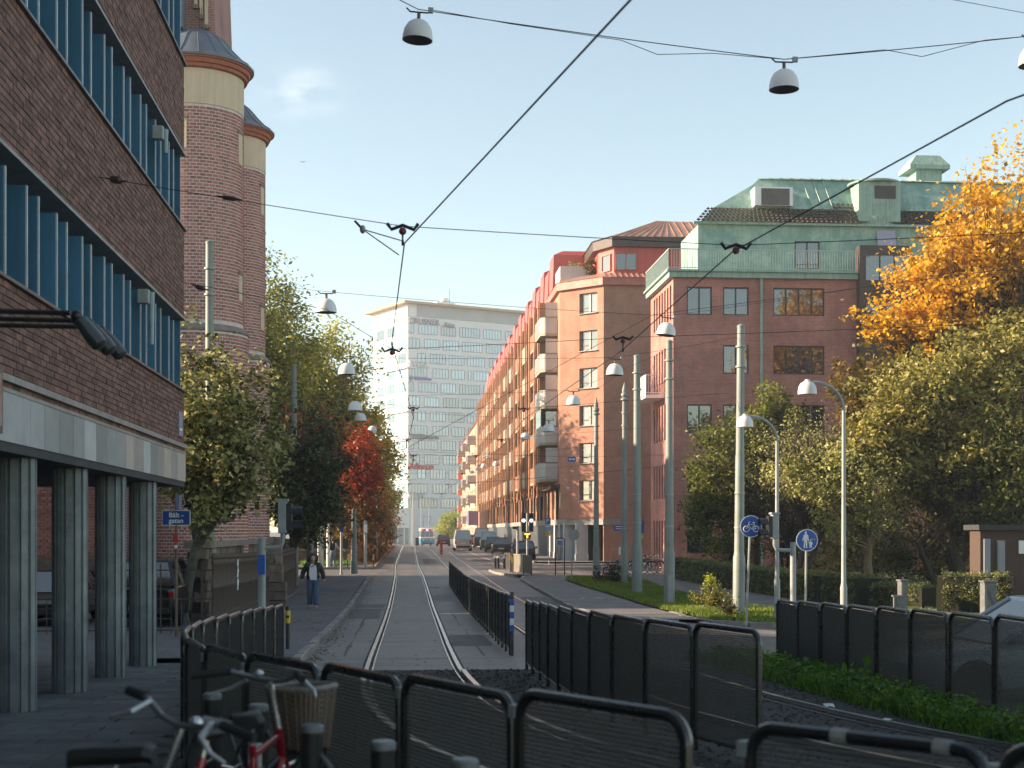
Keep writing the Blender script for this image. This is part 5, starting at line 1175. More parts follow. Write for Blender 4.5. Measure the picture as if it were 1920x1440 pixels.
tree('hedge_tree', 'low rust brown bushy tree overhanging the brown board fence', (-3.2, 118, g0(118)), [((-2.6, 118, 3.4), (1.9, 3, 2.6), 130, 30, None)], 1.6, .1, 'rust', .28, 31)
tree('hedge_tree', 'low dark bushy tree beyond the board fence by the red post box', (-2.6, 150, g0(150)), [((-2.1, 150, 2.8), (1.6, 4, 2.3), 110, 28, None)], 1.4, .1, 'goldgreen', .3, 32)
for i in range(8):
    y = 101.5 + i * 9.5; x = -5.3 + (y - 98) * .012
    tree('understorey_shrub', ['first', 'second', 'third', 'fourth', 'fifth', 'sixth', 'seventh', 'last'][i] + ' dark shrub behind the board fence, counted from the crossing', (x, y, g0(y)), [((x, y, 2.7), (1.7, 4.6, 2.5), 110, 30, 'rust' if i % 2 else 'goldgreen')], 1.2, .08, 'rust', .27, 80 + i, group='shrubs behind the board fence', cat='shrub', limbs=14)
tree('far_lime_tree', 'round bright lime green tree at the foot of the tower', (XA(845, 262) - 1, 290, -.5), [((XA(846, 290), 290, 3.6), (3.6, 3, 3.2), 170, 30, None)], 2, .2, 'lime', .45, 33)
tree('far_green_tree', 'small dull green tree behind the lime green tree', (XA(866, 300), 310, -.6), [((XA(866, 310), 310, 5), (2.6, 2.5, 3), 90, 26, None)], 2.5, .2, 'olive', .5, 34)
# right side garden
gd = lambda px, y: XA(px, y)
def back(px, y, z, y2): return (XA(px, y2), y2, CZ + (z - CZ) * y2 / y)
def bk_r(rad, y, y2): return tuple(v * y2 / y for v in rad)
tree('golden_tree', 'tall golden autumn maple in front of the copper roofed house', (gd(1880, 66), 66, .05), [(back(1865, 63, 15.3, 66), (4.2, 3.4, 4.2), 330, 36, None), (back(1770, 61, 13.4, 65), (3.0, 2.5, 2.3), 150, 36, None), (back(1690, 62, 11.6, 65), (2.2, 1.8, .9), 80, 34, None), (back(1800, 61, 11.0, 65), (3.2, 2.5, 1.6), 130, 34, None), (back(1665, 60, 8.4, 65), (2.9, 2.4, 2.2), 210, 36, 'goldgreen'), (back(1790, 60, 8.6, 65), (3.0, 2.2, 1.6), 130, 34, 'goldgreen')], 6.5, .32, 'gold', .25, 41, limbs=120, narrow=.8)
tree('olive_tree', 'large olive green garden tree with silvery sunlit leaves', (gd(1815, 61), 61, .05), [(back(px_, 55, z_, yy), rr_, n_, 44, None) for (px_, z_, yy, rr_, n_) in ((1860, 9.2, 60, (2.7, 2.2, 2.0), 110), (1760, 8.3, 59.5, (2.4, 2.0, 1.8), 95), (1690, 7.4, 59, (2.0, 1.8, 1.6), 80), (1640, 5.9, 59, (1.7, 1.6, 1.5), 90), (1810, 6.2, 59, (2.6, 2.0, 1.7), 100), (1905, 6.6, 59, (2.2, 2.0, 1.9), 85), (1725, 5.2, 59.5, (2.0, 1.6, 1.5), 90), (1930, 9.9, 61, (2.2, 2.0, 1.8), 90))], 3.6, .26, 'olive', .25, 42, limbs=22, stems=3)
tree('ivy_tree', 'pale leaved tree with a leaning sunlit trunk above the clipped hedge', (gd(1630, 59), 59, .05), [(back(1560, 55, 4.6, 59), (2.7, 1.9, 2.0), 220, 40, None), (back(1600, 55, 2.9, 59), (1.4, 1.3, 1.0), 70, 36, None)], 2.2, .22, 'pale', .19, 43, bk=M('ivy_bark', (.26, .17, .09), .9, .6, 8, c2=(.12, .08, .045), bump=.6))
tree('garden_tree', 'dense mid green tree between the tram poles and the brick house', (gd(1420, 70), 70, .08), [((gd(1400, 69), 69, 5.6), (3.3, 2.4, 3.2), 360, 38, None), ((gd(1452, 69), 69, 8.2), (1.7, 1.5, 1.9), 120, 36, None), ((gd(1330, 68), 68, 3.6), (1.5, 1.4, 2.2), 120, 34, None)], 3, .2, 'green', .22, 44)
tree('brush_thicket', 'dark brown leafless looking thicket under the garden trees', (gd(1470, 64), 64, .05), [((gd(1480, 64), 64, 3.4), (3.3, 1.6, 2.9), 300, 30, None)], 1.6, .08, 'dusk', .13, 45, limbs=90, stems=4, cat='shrub', narrow=.25)
tree('spreading_tree', 'dark spreading garden tree with several bare leaning stems', (gd(1760, 62), 62, .05), [((gd(1745, 62), 62, 4.7), (4.5, 2.2, 2.5), 360, 36, None), ((gd(1885, 58), 58, 5.0), (2.4, 1.8, 2.6), 160, 36, None)], 2.1, .16, 'green', .2, 46, stems=5, limbs=40)
tree('twiggy_tree', 'half bare twiggy tree with pale tips between lamp and pole', (gd(1490, 60), 60, .05), [((gd(1510, 60), 60, 6.0), (2.3, 1.5, 1.5), 120, 16, None)], 3.2, .12, 'pale', .13, 47, limbs=110, stems=2)
tree('dark_shrub', 'dark evergreen shrub by the foot of the brick house', (gd(1390, 74), 74, .1), [((gd(1385, 73.5), 73.5, 1.4), (1.9, 1.2, 1.5), 110, 34, None)], .6, .06, 'green', .18, 48, cat='shrub')
tree('back_tree', 'dark green tree filling the gap at the garden kiosk', (gd(1900, 62), 62, .05), [((gd(1890, 61), 61, 4.5), (3.4, 2, 3.6), 260, 34, None)], 2.4, .2, 'green', .24, 49)
for i, (px, key, lb) in enumerate(((1580, 'olive', 'low olive shrub under the pale leaved tree'), (1690, 'green', 'low green shrub between garden stems and hedge'), (1790, 'olive', 'low olive shrub beside the kiosk wall'))):
    tree('garden_shrub', lb, (gd(px, 62), 62.5, .05), [((gd(px, 62), 62.5, 1.5), (2.0, 1.2, 1.5), 100, 36, None)], .7, .06, key, .17, 95 + i, cat='shrub', limbs=12)
# young shrub on the verge, bushes between the poles
def shrub(label, c, rad, n, per, key, ls, seed, twigs=20):
    r = np.random.default_rng(seed); t = thing('shrub', label, 'shrub', c); C = crown_points((c[0], c[1], c[2] + rad[2] * .9), rad, n, r); V, Q = leaves(C, per, np.full(n, .09), ls, r)
    mesh_obj('foliage', fast_mesh('foliage', V - np.array(c), Q, LEAF[key]), t); b = MB()
    for k in range(min(twigs, n)): b.tube([Vector(c), Vector(C[k])], [.018, .006], 4, cap=False)
    b.build('stems', bark, t)
shrub('young leafy shrub with a lime green shoot on the grass verge', (gd(1338, 43), 43, g0(43) + .12), (.62, .5, .42), 70, 26, 'olive', .09, 51)
shrub('lime green upright shoot on the verge shrub', (gd(1333, 42.7), 42.7, g0(43) + .65), (.12, .12, .3), 12, 16, 'lime', .1, 52, 6)
shrub('scruffy dark bush between the two ornate tram poles', (gd(1152, 64), 64, g0(64) + .12), (.9, .6, .5), 60, 26, 'dusk', .11, 53)
shrub('drooping twig bush beside the yellow topped verge post', (gd(1366, 39.5), 39.5, g0(40) + .12), (.3, .25, .25), 26, 18, 'dusk', .07, 54)
# roof terrace plants
shrub('tall thin potted plant on the apartment roof terrace', (XA(1073, 106), 105.5, 21.3), (.45, .4, .8), 24, 14, 'pale', .2, 55, 12)
shrub('reddish potted plant on the apartment roof terrace', (XA(1104, 105), 104.5, 21.3), (.6, .5, .8), 40, 20, 'goldgreen', .2, 56, 12)
# clipped hedge round the garden
def hedge(label, pts, w, h, n, seed, key='hedge'):
    r = np.random.default_rng(seed); p0 = pts[0]; t = thing('hedge', label, 'hedge', (p0[0], p0[1], g(*p0) + .05)); core = MB(); P = [Vector((x, y, 0)) for x, y in pts]; V0 = []
    for a, c in zip(P[:-1], P[1:]):
        d = c - a; ang = math.atan2(d.y, d.x); m_ = (a + c) / 2; core.obox((m_.x, m_.y, g(m_.x, m_.y) + .05 + (h - .1) / 2), (d.length + .3, w - .12, h - .1), ang)
        k = int(n * d.length); u = d.normalized(); nn = Vector((u.y, -u.x, 0))
        for _ in range(k):
            t_ = r.uniform(0, 1); f_ = r.uniform(0, 1)
            if f_ < .4: off, z = w / 2 * (1 if r.uniform() < .5 else -1), r.uniform(0, h)
            else: off, z = r.uniform(-w / 2, w / 2), h * r.uniform(.94, 1.02)
            if f_ > .75: off, z = (w / 2) * (1 if nn.y < 0 else -1), r.uniform(0, h)
            q = a + d * t_ + nn * off; V0.append((q.x, q.y, g(q.x, q.y) + .05 + z))
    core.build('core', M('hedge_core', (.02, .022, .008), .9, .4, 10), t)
    V, Q = leaves(np.array(V0), 9, np.full(len(V0), .05), .07, r); mesh_obj('foliage', fast_mesh('foliage', V - np.array(t.location), Q, LEAF[key]), t); return t
hedge('long clipped green hedge curving along the garden path', [(13.75, 71), (13.9, 64), (14.2, 57), (14.5, 52.5), (14.85, 49)], .9, 1.05, 130, 61)
hedge('sunlit middle section of the clipped hedge below the tall lamp', [(14.95, 48.4), (15.4, 46.2)], 1.0, 1.05, 200, 62)
hedge('low dark hedge block between the lamp and the grey cabinet', [(15.6, 45.6), (16.6, 44.2)], .9, .8, 200, 63)
hedge('dark square cut hedge in front of the kiosk', [(16.5, 42.4), (18.2, 41.6)], 1.2, 1.2, 170, 64)
# grass on the verge: blades
def turf(name, xl, xr, y0, y1, n, h, key, seed, off=.12, wide=.012):
    r = np.random.default_rng(seed); y = r.uniform(y0, y1, n); a = np.array([xl(v) for v in y]); c = np.array([xr(v) for v in y]); x = a + (c - a) * r.uniform(0, 1, n)
    z = np.array([g(p, q) for p, q in zip(x, y)]) + off; hh = h * r.uniform(.5, 1.3, n); an = r.uniform(0, 6.28, n); w = wide * r.uniform(.7, 1.4, n); lx, ly = r.normal(0, .35, n) * hh, r.normal(0, .35, n) * hh
    V = np.empty((n, 3, 3)); V[:, 0] = np.c_[x - np.cos(an) * w, y - np.sin(an) * w, z]; V[:, 1] = np.c_[x + np.cos(an) * w, y + np.sin(an) * w, z]; V[:, 2] = np.c_[x + lx, y + ly, z + hh]
    o_ = mesh_obj(name, fast_mesh(name, V.reshape(-1, 3), np.arange(n * 3).reshape(-1, 3), LEAF[key]), None, 'stuff'); return o_
vl = lin([(36.5, 9.3), (38, 8.35), (42, 8.0), (50, 8.1), (60, 7.9), (68, 7.8), (71, 8.3)]); vr = lin([(36.5, 13), (44, 11.1), (50, 10.8), (60, 11), (68, 11.4), (71, 10)])
sheet('verge', vl, vr, 36.6, 71, .13, soil_grass, 2, 3)
setp(turf('grass', vl, vr, 36.6, 71, 42000, .13, 'grass', 71, .12, .016), 'short sunlit grass on the verge round the tram poles', 'grass')
setp(turf('lawn_grass', lambda y: 15.5, lambda y: 26, 43, 62, 16000, .12, 'grass', 72, .07, .02), 'lawn grass in the garden behind the hedge', 'grass')
setp(turf('weed_grass', lin([(9, 5.3), (14, 5.3), (20, 5.15), (25, 5.0)]), lin([(9, 6.1), (25, 6.1)]), 9.5, 25, 12000, .2, 'weed', 73, -.01, .009), 'tufts of grass growing along the straight fence', 'grass')
def weeds(label, seed):
    r = np.random.default_rng(seed); n = 620; y = 9.8 + 14.6 * r.uniform(0, 1, n) ** .9; x = 5.32 + r.uniform(0, .98, n) ** .8 * .6
    z = np.array([g(a, b_) for a, b_ in zip(x, y)]); C = np.c_[x, y, z + r.uniform(.03, .2, n)]; V, Q = leaves(C, 40, np.full(n, .07), .06, r, flat=.5, narrow=.6)
    C2 = C[r.choice(n, 36)]; V2, Q2 = leaves(C2 + np.array([0, 0, .1]), 4, np.full(36, .07), .17, r, flat=.3, narrow=.6)
    o_ = mesh_obj('weeds', fast_mesh('weeds', np.r_[V, V2], np.r_[Q, Q2 + len(V)], LEAF['weed']), None, 'stuff'); setp(o_, label, 'weeds')
weeds('broad leaved green weeds along the foot of the straight fence', 74)
setp(turf('verge_weeds', lambda y: -6.5, lambda y: -3.0, 91.0, 94, 1800, .3, 'weed', 75, .1, .03), 'ragged weeds behind the posts at the far corner', 'weeds')
# fallen leaves on the left verge
r = np.random.default_rng(76); n = 5000; y = r.uniform(93, 175, n); x = -3.6 + r.uniform(0, 1, n) * 2.0 + (y - 93) * .009
V, Q = leaves(np.c_[x, y, np.array([g0(v) for v in y]) + .12], 1, np.full(n, .01), .2, r, flat=3)
setp(mesh_obj('fallen_leaves', fast_mesh('fallen_leaves', V, Q, LEAF['rust']), None, 'stuff'), 'fallen brown leaves along the board fence', 'leaves')
# loose stones on the track bed
r = np.random.default_rng(77); n = 9000; x = r.uniform(-1.8, 5.4, n); y = 4 + 18.7 * r.uniform(0, 1, n); s_ = r.uniform(.012, .032, n); z = np.array([g0(v) for v in y]) + .008
oct_ = np.array([(1, 0, 0), (-1, 0, 0), (0, 1, 0), (0, -1, 0), (0, 0, .8), (0, 0, -.5)]); tri = np.array([(0, 2, 4), (2, 1, 4), (1, 3, 4), (3, 0, 4), (2, 0, 5), (1, 2, 5), (3, 1, 5), (0, 3, 5)])
V = (np.c_[x, y, z][:, None, :] + oct_[None] * s_[:, None, None] * r.uniform(.6, 1.3, (n, 6, 1))).reshape(-1, 3); Q = (tri[None] + (np.arange(n) * 6)[:, None, None]).reshape(-1, 3)
setp(mesh_obj('ballast_stones', fast_mesh('ballast_stones', V, Q, M('ballast_stone', (.075, .07, .068), .9, .4, 8, island=.5)), None, 'stuff'), 'loose dark ballast stones around the near rails', 'gravel')

# stray autumn leaves blown along kerbs, pavement and forecourt
r = np.random.default_rng(91); n = 2600; y = 20 + 56 * r.uniform(0, 1, n) ** 1.3
x = np.where(r.uniform(0, 1, n) < .55, -1.66 + np.abs(r.normal(0, .16, n)), np.where(r.uniform(0, 1, n) < .6, r.uniform(-4.5, -2, n), r.uniform(-1.6, 1.9, n)))
zz = np.array([g(a, b_) + (.128 if (a < -1.85 and b_ > 24.5) else .016) for a, b_ in zip(x, y)])
V, Q = leaves(np.c_[x, y, zz], 1, np.full(n, .002), .06, r, flat=6)
setp(mesh_obj('stray_leaves', fast_mesh('stray_leaves', V, Q, LEAF['rust']), None, 'stuff'), 'stray brown leaves lying along the kerb and pavement', 'leaves')
# ================================================================== POLES, LAMPS, SIGNALS, SIGNS
def tram_pole(label, px, y, h, r=.135, finial=False, lean=0.0):
    x = XA(px, y); z = g(x, y) + .1; t = thing('tram_pole', label, 'pole', (x, y, z), group='tram poles along the street')
    prof = [(r * 1.22, 0), (r * 1.22, h * .2), (r * 1.05, h * .21), (r, h * .22), (r * .92, h * .55), (r * .84, h * .56), (r * .74, h)]
    b = MB().lathe(prof, 14, (0, 0, 0)); b.build('shaft', galv_green, t, True, local=True)
    if finial: MB().lathe([(r * .78, h - .02), (r * 1.3, h), (r * 1.3, h + .06), (r * .7, h + .12), (r * 1.15, h + .2), (r * 1.1, h + .3), (r * .75, h + .34), (r * .9, h + .42), (r * .5, h + .62), (.01, h + .82)], 12).build('finial', galv_green, t, True, local=True)
    else: MB().lathe([(r * .8, h), (r * .8, h + .05), (r * .3, h + .1), (.01, h + .11)], 12).build('cap', galv_green, t, True, local=True)
    for zz_ in (h * .93, h * .86, h * .42, h * .3): MB().lathe([(r * 1.06, zz_), (r * 1.06, zz_ + .05)], 14).build('collar', galv, t, True, local=True)
    if lean: t.rotation_euler = (0, lean, 0)
    return t
tram_pole('grey tram pole in front of the round church turret', 393, 41.5, 10.7, .15)
tram_pole('grey tram pole rising behind the dark green tree', 551, 63.5, 9.7, .16)
tram_pole('grey tram pole behind the walking woman', 582, 62.8, 6.3)
tram_pole('short stout grey pole at the far left corner, half sunlit', 664, 77, 3.4, .16)
tram_pole('grey ornate tram pole with finial nearest the apartment corner', 1118, 67, 7.9, .13, True)
tram_pole('grey ornate tram pole with finial beside the scruffy bush', 1171, 63.5, 8.3, .14, True)
tram_pole('plain grey tram pole with stepped foot on the grass', 1194.5, 54.5, 9.2, .17)
tram_pole('plain grey tram pole with a small hatch at its foot', 1255, 46.5, 8.7, .15)
tram_pole('tall grey tram pole beside the blue cycle sign', 1385, 40.5, 8.3, .145, lean=.008)
MB().box(XA(1255, 46.5) - .09, XA(1255, 46.5) + .07, 46.26, 46.34, g0(46) + .15, g0(46) + 1.1).build('cable_duct', galv, bpy.data.objects['tram_pole.007'])
for i, (px, y, h, r_, lb) in enumerate([(597, 92, 3.0, .06, 'thin white lit post at the far left crossing'), (603, 88.5, 3.0, .12, 'stout grey post at the far left crossing'), (615, 88, 3.2, .1, 'white sunlit post beside the person with a bicycle'), (640, 77.5, 3.0, .07, 'dark grey sign post at the kerb of the far crossing'), (685, 88, 2.9, .11, 'pale post carrying a signal box beyond the crossing'), (707, 110, 4.5, .05, 'thin rusty lamp post before the board fence'), (775, 240, 9, .12, 'pale tram mast beyond the crest beside the tram'), (772, 300, 8, .12, 'pale tram mast near the white podium'), (790, 320, 9, .12, 'pale tram mast behind the tram'), (805, 330, 9, .12, 'pale tram mast in front of the blue glass base'), (860, 320, 8, .12, 'pale tram mast by the lime green tree')]):
    x = XA(px, y); z = g(x, y) + .05; t = thing('post', lb, 'post', (x, y, z)); MB().lathe([(r_, 0), (r_ * .92, h), (r_ * .5, h + .03)], 10).build('shaft', galv if i not in (0, 2) else paint_white, t, True, local=True)
    MB().lathe([(r_ * 1.5, 0), (r_ * 1.5, .06)], 10).build('base', galv, t, True, local=True)
    if i in (3, 4): MB().obox((0.02, -r_ - .03, h - .45), (.2, .06, .5)).build('box', blue_m if i == 3 else paint_white, t, local=True)
def park_lamp(label, px_base, y, px_head, h):
    x, xh = XA(px_base, y), XA(px_head, y); z = g(x, y) + .1; t = thing('park_lamp', label, 'street lamp', (x, y, z)); r_ = abs(x - xh) * .92
    MB().lathe([(.085, 0), (.085, 1.1), (.06, 1.2), (.045, h - r_)], 12).build('lower_shaft', galv, t, True, local=True)
    pts = [(0, 0, h - r_)]; 
    for i in range(1, 13): a = R(100) * i / 12; pts.append((-r_ * (1 - math.cos(a)), 0, h - r_ + r_ * .95 * math.sin(a)))
    MB().tube(pts, .04, 8).build('curved_arm', galv, t, True, local=True); ex, ez = pts[-1][0], pts[-1][2]
    hd = MB().lathe([(.225, -.28), (.225, -.2), (.21, -.1), (.16, -.01), (.07, .04), (.05, .08)], 20, (ex - .06, 0, ez)).build('lamp_shade', paint_lamp, t, True, local=True)
    MB().lathe([(.215, -.275), (.01, -.27)], 20, (ex - .06, 0, ez), capb=False).build('diffuser', M('diffuser', (.3, .3, .28), .4, .1, 6), hd, True, local=True)
park_lamp('curved grey lamp post with white dome beside the tall tram pole', 1457, 38, 1405, 5.6)
park_lamp('taller curved grey lamp post with white dome above the sunlit hedge', 1582, 33.5, 1523, 6.05)
# dome lamps hung from span wires
dm_ = MB(); dm_.lathe([(.24, -.2), (.238, -.12), (.215, -.02), (.16, .07), (.09, .115), (.03, .125)], 24, capb=False); DOME = dm_.mesh('dome', paint_lamp, True)
INN = MB().lathe([(.23, -.198), (.12, -.12), (.05, -.1)], 20, capb=False).mesh('reflector', M('lamp_inside', (.14, .11, .10), .5, .2, 8), True)
STM = MB().cyl((0, 0, .11), (0, 0, .235), .028, n=8).mesh('stem', M('stem_bronze', (.16, .09, .07), .5, .2, 8), True)
BRK = MB().tube([(-.2, 0, .30), (-.14, 0, .245), (.14, 0, .245), (.2, 0, .30)], .013, 6).mesh('bracket', wire_m, True)
BOX = MB().box(.14, .22, -.03, .03, .25, .33).mesh('junction_box', galv)
LAMPPOS = []
def dome_lamp(px, py, y, tilt=0.0, lb='white enamel dome lamp hung from a span wire over the street'):
    p = W(px, py, y); t = thing('dome_lamp', lb, 'street lamp', p, group='dome lamps on span wires')
    for n_, m_ in (('dome', DOME), ('stem', STM), ('bracket', BRK), ('junction_box', BOX)):
        o_ = inst(n_, m_, t, (0, 0, 0), world=False)
        if n_ == 'dome': inst('reflector', INN, o_, (0, 0, 0), world=False)
    t.rotation_euler = (0, tilt, 0); return Vector((p.x, p.y, p.z + .29))
def wire(label, pts, r=.0055, sag=0.0, name='span_wire', seg=8, n=5):
    P = [Vector(p) for p in pts]; Q = []
    for a, c in zip(P[:-1], P[1:]):
        for i in range(seg): t = i / seg; q = a.lerp(c, t); q.z -= sag * 4 * t * (1 - t) * (c - a).length / 10; Q.append(q)
    Q.append(P[-1]); t = thing(name, label, 'wire', P[0]); MB().tube(Q, r, n).build('cable', wire_m, t, True); return t
def insulator(parent, p, d, L=.28, r=.035):
    d = Vector(d).normalized(); p = Vector(p); MB().tube([p, p + d * L * .2, p + d * L * .3, p + d * L * .7, p + d * L * .8, p + d * L], [.012, .015, r, r, .015, .012], 8).build('insulator', porcelain, parent, True)
l1 = dome_lamp(784, 52, 22.5, .06, 'large tilted white dome lamp on the high near wire, above the left track'); l2 = dome_lamp(1470, 145, 22.5, 0, 'large upright white dome lamp on the high near wire, above the copper roof'); l3 = dome_lamp(1938, 100, 22.5, 0, 'large white dome lamp on the high near wire, beyond the golden tree')
pr_ = (13.2, 23, 10.9)
tp_o = thing('tram_pole', 'tall grey mast carrying the near span wires on the right', 'pole', (13.3, 23, g(13.3, 23))); MB().lathe([(.16, 0), (.13, 5), (.1, 11)], 12).build('shaft', galv_green, tp_o, True, local=True)
s1 = wire('high span wire carrying the two large near dome lamps', [(OX, 22.4, 12.9), l1, l2, l3, pr_], .008, .04)
wire('looping feed cable along the high span wire', [l1 + Vector((.2, 0, 0)), (l1 * .75 + l2 * .25) + Vector((0, 0, -.03)), (l1 * .45 + l2 * .55) + Vector((0, 0, -.05)), (l1 * .35 + l2 * .65) + Vector((0, 0, -.2)), (l1 * .2 + l2 * .8) + Vector((0, 0, -.06)), l2, l2 * .6 + l3 * .4, (l2 * .45 + l3 * .55) + Vector((0, 0, -.17)), l2 * .2 + l3 * .8, l3], .006, 0, 'feed_cable', 4)
PA, PB, PC = (XA(393, 41.5), 41.5, 10.0), (XA(551, 63.5), 63.5, 9.3), (XA(551, 63.5), 63.5, 8.6)
Q1, Q2, Q3, Q4, Q5 = (XA(1385, 40.5), 40.5, 8.2), (XA(1255, 46.5), 46.5, 8.6), (XA(1194, 54.5), 54.5, 9.1), (XA(1171, 63.5), 63.5, 7.9), (XA(1118, 67), 67, 7.6)
def pair(a, c, lamps, lb, sag=.05):
    P = [a]
    for k_, (px, py, y, tl_) in enumerate(lamps): P.append(dome_lamp(px, py, y, tl_, ('white dome lamp by the tall green trees, on the ' if k_ == 0 else 'white dome lamp over the house side pavement, on the ') + lb.split(' ending at the ')[-1].split(' to the ')[-1].split(', with')[0] + ' wire'))
    P.append(c); return wire(lb, P, .005, sag)
pair(PA, (XA(1920, 41), 41, ZA(487, XA(1920, 41), 41)), [(612, 570, 33.5, 0), (1250, 614, 35, .12)], 'span wire from the pole by the church to the garden, with two lamps')
pair(PA, Q1, [(650, 689, 40, 0), (1153, 690, 39, .05)], 'span wire with two lamps ending at the tall tram pole')
pair(PB, Q2, [(666, 759, 48, 0), (1075, 748, 47, 0)], 'span wire with two lamps ending at the pole with the hatch')
pair(PB, Q3, [(676, 780, 56, 0), (1029, 800, 57, 0)], 'span wire with two lamps ending at the stepped pole on the grass')
pair(PC, Q5, [(700, 803, 78, .5), (985, 816, 70, 0)], 'span wire with two lamps ending at the finial pole by the corner')
for i, (px, py, y) in enumerate([(930, 868, 95), (907, 872, 112), (915, 855, 124), (897, 878, 124), (885, 884, 138)]):
    q = dome_lamp(px, py, y, 0, 'small far white dome lamp before the orange fins, ' + ['first', 'second', 'third', 'fourth', 'last'][i] + ' down the street')
    wire(['far span wire from trees to red house, carrying the nearest small lamp', 'far span wire from trees to red house, second small lamp', 'far span wire from trees to red house, third small lamp', 'far span wire from trees to red house, fourth small lamp', 'far span wire from trees to red house, last small lamp'][i], [(-4.5, y, q.z + .7), q, (10.6, y, q.z + .6)], .006, .03)
# contact wires over both tracks
def contact(label, ctrl):
    pts = [Vector((x, y, g0(y) * .35 + 5.75)) for (y, x) in ctrl]; wire(label, pts, .0085, 0, 'contact_wire', 2); return pts
c1 = contact('contact wire above the left tram track', [(3.6, 5.6), (5.5, 4.0), (7, 2.85), (8.85, 1.5), (16.6, .02), (24.8, -.19), (40, .3), (54, .15), (66, .5), (88, .2), (110, .45), (140, .4), (170, .75), (250, 1.0), (320, 1.1)])
c2 = contact('contact wire above the right tram track', [(4.5, 8.6), (7.5, 6.2), (10.9, 4.76), (16.8, 3.94), (25.5, 3.95), (40, 3.45), (54, 3.75), (66, 3.4), (88, 3.7), (110, 3.5), (140, 3.8), (170, 3.7), (250, 4.2), (320, 4.3)])
def hanger(label, x, y, ztop, zc, w=.36):
    t = thing('wire_hanger', label, 'wire hanger', (x, y, zc), group='hangers holding the contact wires')
    MB().tube([(x - w / 2, y, ztop + .03), (x - w / 2 + .05, y, ztop - .04), (x, y, ztop + .01), (x + w / 2 - .05, y, ztop - .04), (x + w / 2, y, ztop + .03)], .022, 6).build('yoke', wire_m, t, True)
    MB().sphere((x, y, ztop - .06), .045).build('insulator', M('red_porcelain', (.2, .03, .03), .35, .2, 10), t, True)
    MB().cyl((x, y, ztop - .06), (x, y, zc), .012, n=6).build('dropper', wire_m, t, True)
    MB().box(x - .015, x + .015, y - .04, y + .04, zc - .02, zc + .03).build('clip', wire_m, t)
HL = 'dark hanger with red insulator holding a contact wire on its span'
a0 = Vector((OX, YX(185, OX), ZA(332, OX, YX(185, OX)))); h1 = W(755, 424, 16.6); h2 = W(1380, 460, 16.8); e1 = W(2080, 428, 15.2)
sw = wire('dark span wire anchored in the office brick, carrying two hangers', [a0, h1, h2, e1], .005, .02)
insulator(sw, a0 + (h1 - a0) * .03, h1 - a0, .35, .05); q = W(425, 374, 17.6); insulator(sw, a0 + (h1 - a0) * .42, h1 - a0, .4, .03)
hanger('hanger with red insulator above the left track, by the bright pulley', h1.x, h1.y, h1.z, c1[4].z); hanger('hanger with red insulator above the right track, on the office anchored span', h2.x, h2.y, h2.z, c2[3].z)
mastr = thing('tram_pole', 'mast at the right end of the near hanger span', 'pole', (e1.x, e1.y, g(e1.x, e1.y))); MB().lathe([(.14, 0), (.1, e1.z + .3)], 12).build('shaft', galv_green, mastr, True, local=True)
pf = thing('pull_off', 'bright pulley pull off with two stays beside the near hanger', 'pull off', W(676, 428, 16.7)); u = W(665, 414, 16.7); v_ = W(680, 430, 16.7); w1, w2 = W(752, 451, 16.8), W(748, 478, 16.5)
MB().tube([u, v_], .015, 6).build('hook', wire_m, pf, True); MB().sphere(v_, .05, sx=.7).build('pulley', galv, pf, True)
for e in (w1, w2): MB().tube([v_, e], .007, 5).build('stay', wire_m, pf, True)
a1 = Vector((OX, 26.2, ZA(528, OX, 26.2))); k1 = W(735, 655, 25); k2 = W(1168, 633, 25.5); k3 = W(2000, 600, 24)
sw2 = wire('lower span wire from the office corner crossing in front of the church', [a1, W(612, 580, 25.8), k1, k2, k3], .005, .02); insulator(sw2, a1 + (k1 - a1) * .05, k1 - a1, .35, .045)
hanger('hanger with red insulator above the left track, on the office corner span', k1.x, k1.y, k1.z, c1[5].z); hanger('hanger with red insulator above the right track, on the office corner span', k2.x, k2.y, k2.z, c2[4].z)
for (y, lb) in ((40.5, 'second'), (54, 'third'), (66, 'fourth'), (88, 'fifth'), (110, 'sixth'), (140, 'seventh'), (170, 'eighth')):
    zc = g0(y) * .35 + 5.75; xl, xr = -4.2, (9.4 if y < 70 else 11.2)
    wire(lb + ' contact wire span counted from the office corner', [(xl, y, zc + .9), (.3, y, zc + .32), (3.6, y, zc + .32), (xr, y, zc + .8)], .005, .0)
    i = [p.y for p in c1].index(y) if y in [p.y for p in c1] else None
    for cc, sd_ in ((c1, 'left'), (c2, 'right')):
        for p in cc:
            if abs(p.y - y) < 1: hanger('small far hanger above the %s track on the %s span' % (sd_, lb), p.x, y, zc + .32, p.z, .34)
wire('pale feed wire crossing to the brick house at lamp height', [(XA(880, 120), 120, ZA(905, XA(880, 120), 120)), (RX, 82, ZA(873, RX, 82))], .02, .02)
wire('thin guy wire from the office wall to the right hand mast', [(OX, 18, 11.2), (13.2, 23, 10.8)], .005, .0)
wire('long feed cable rising across the brick house to the golden tree', [W(640, 920, 60) + Vector((0, 0, .3)), W(1225, 590, 50), W(1920, 500, 44)], .009, .0)

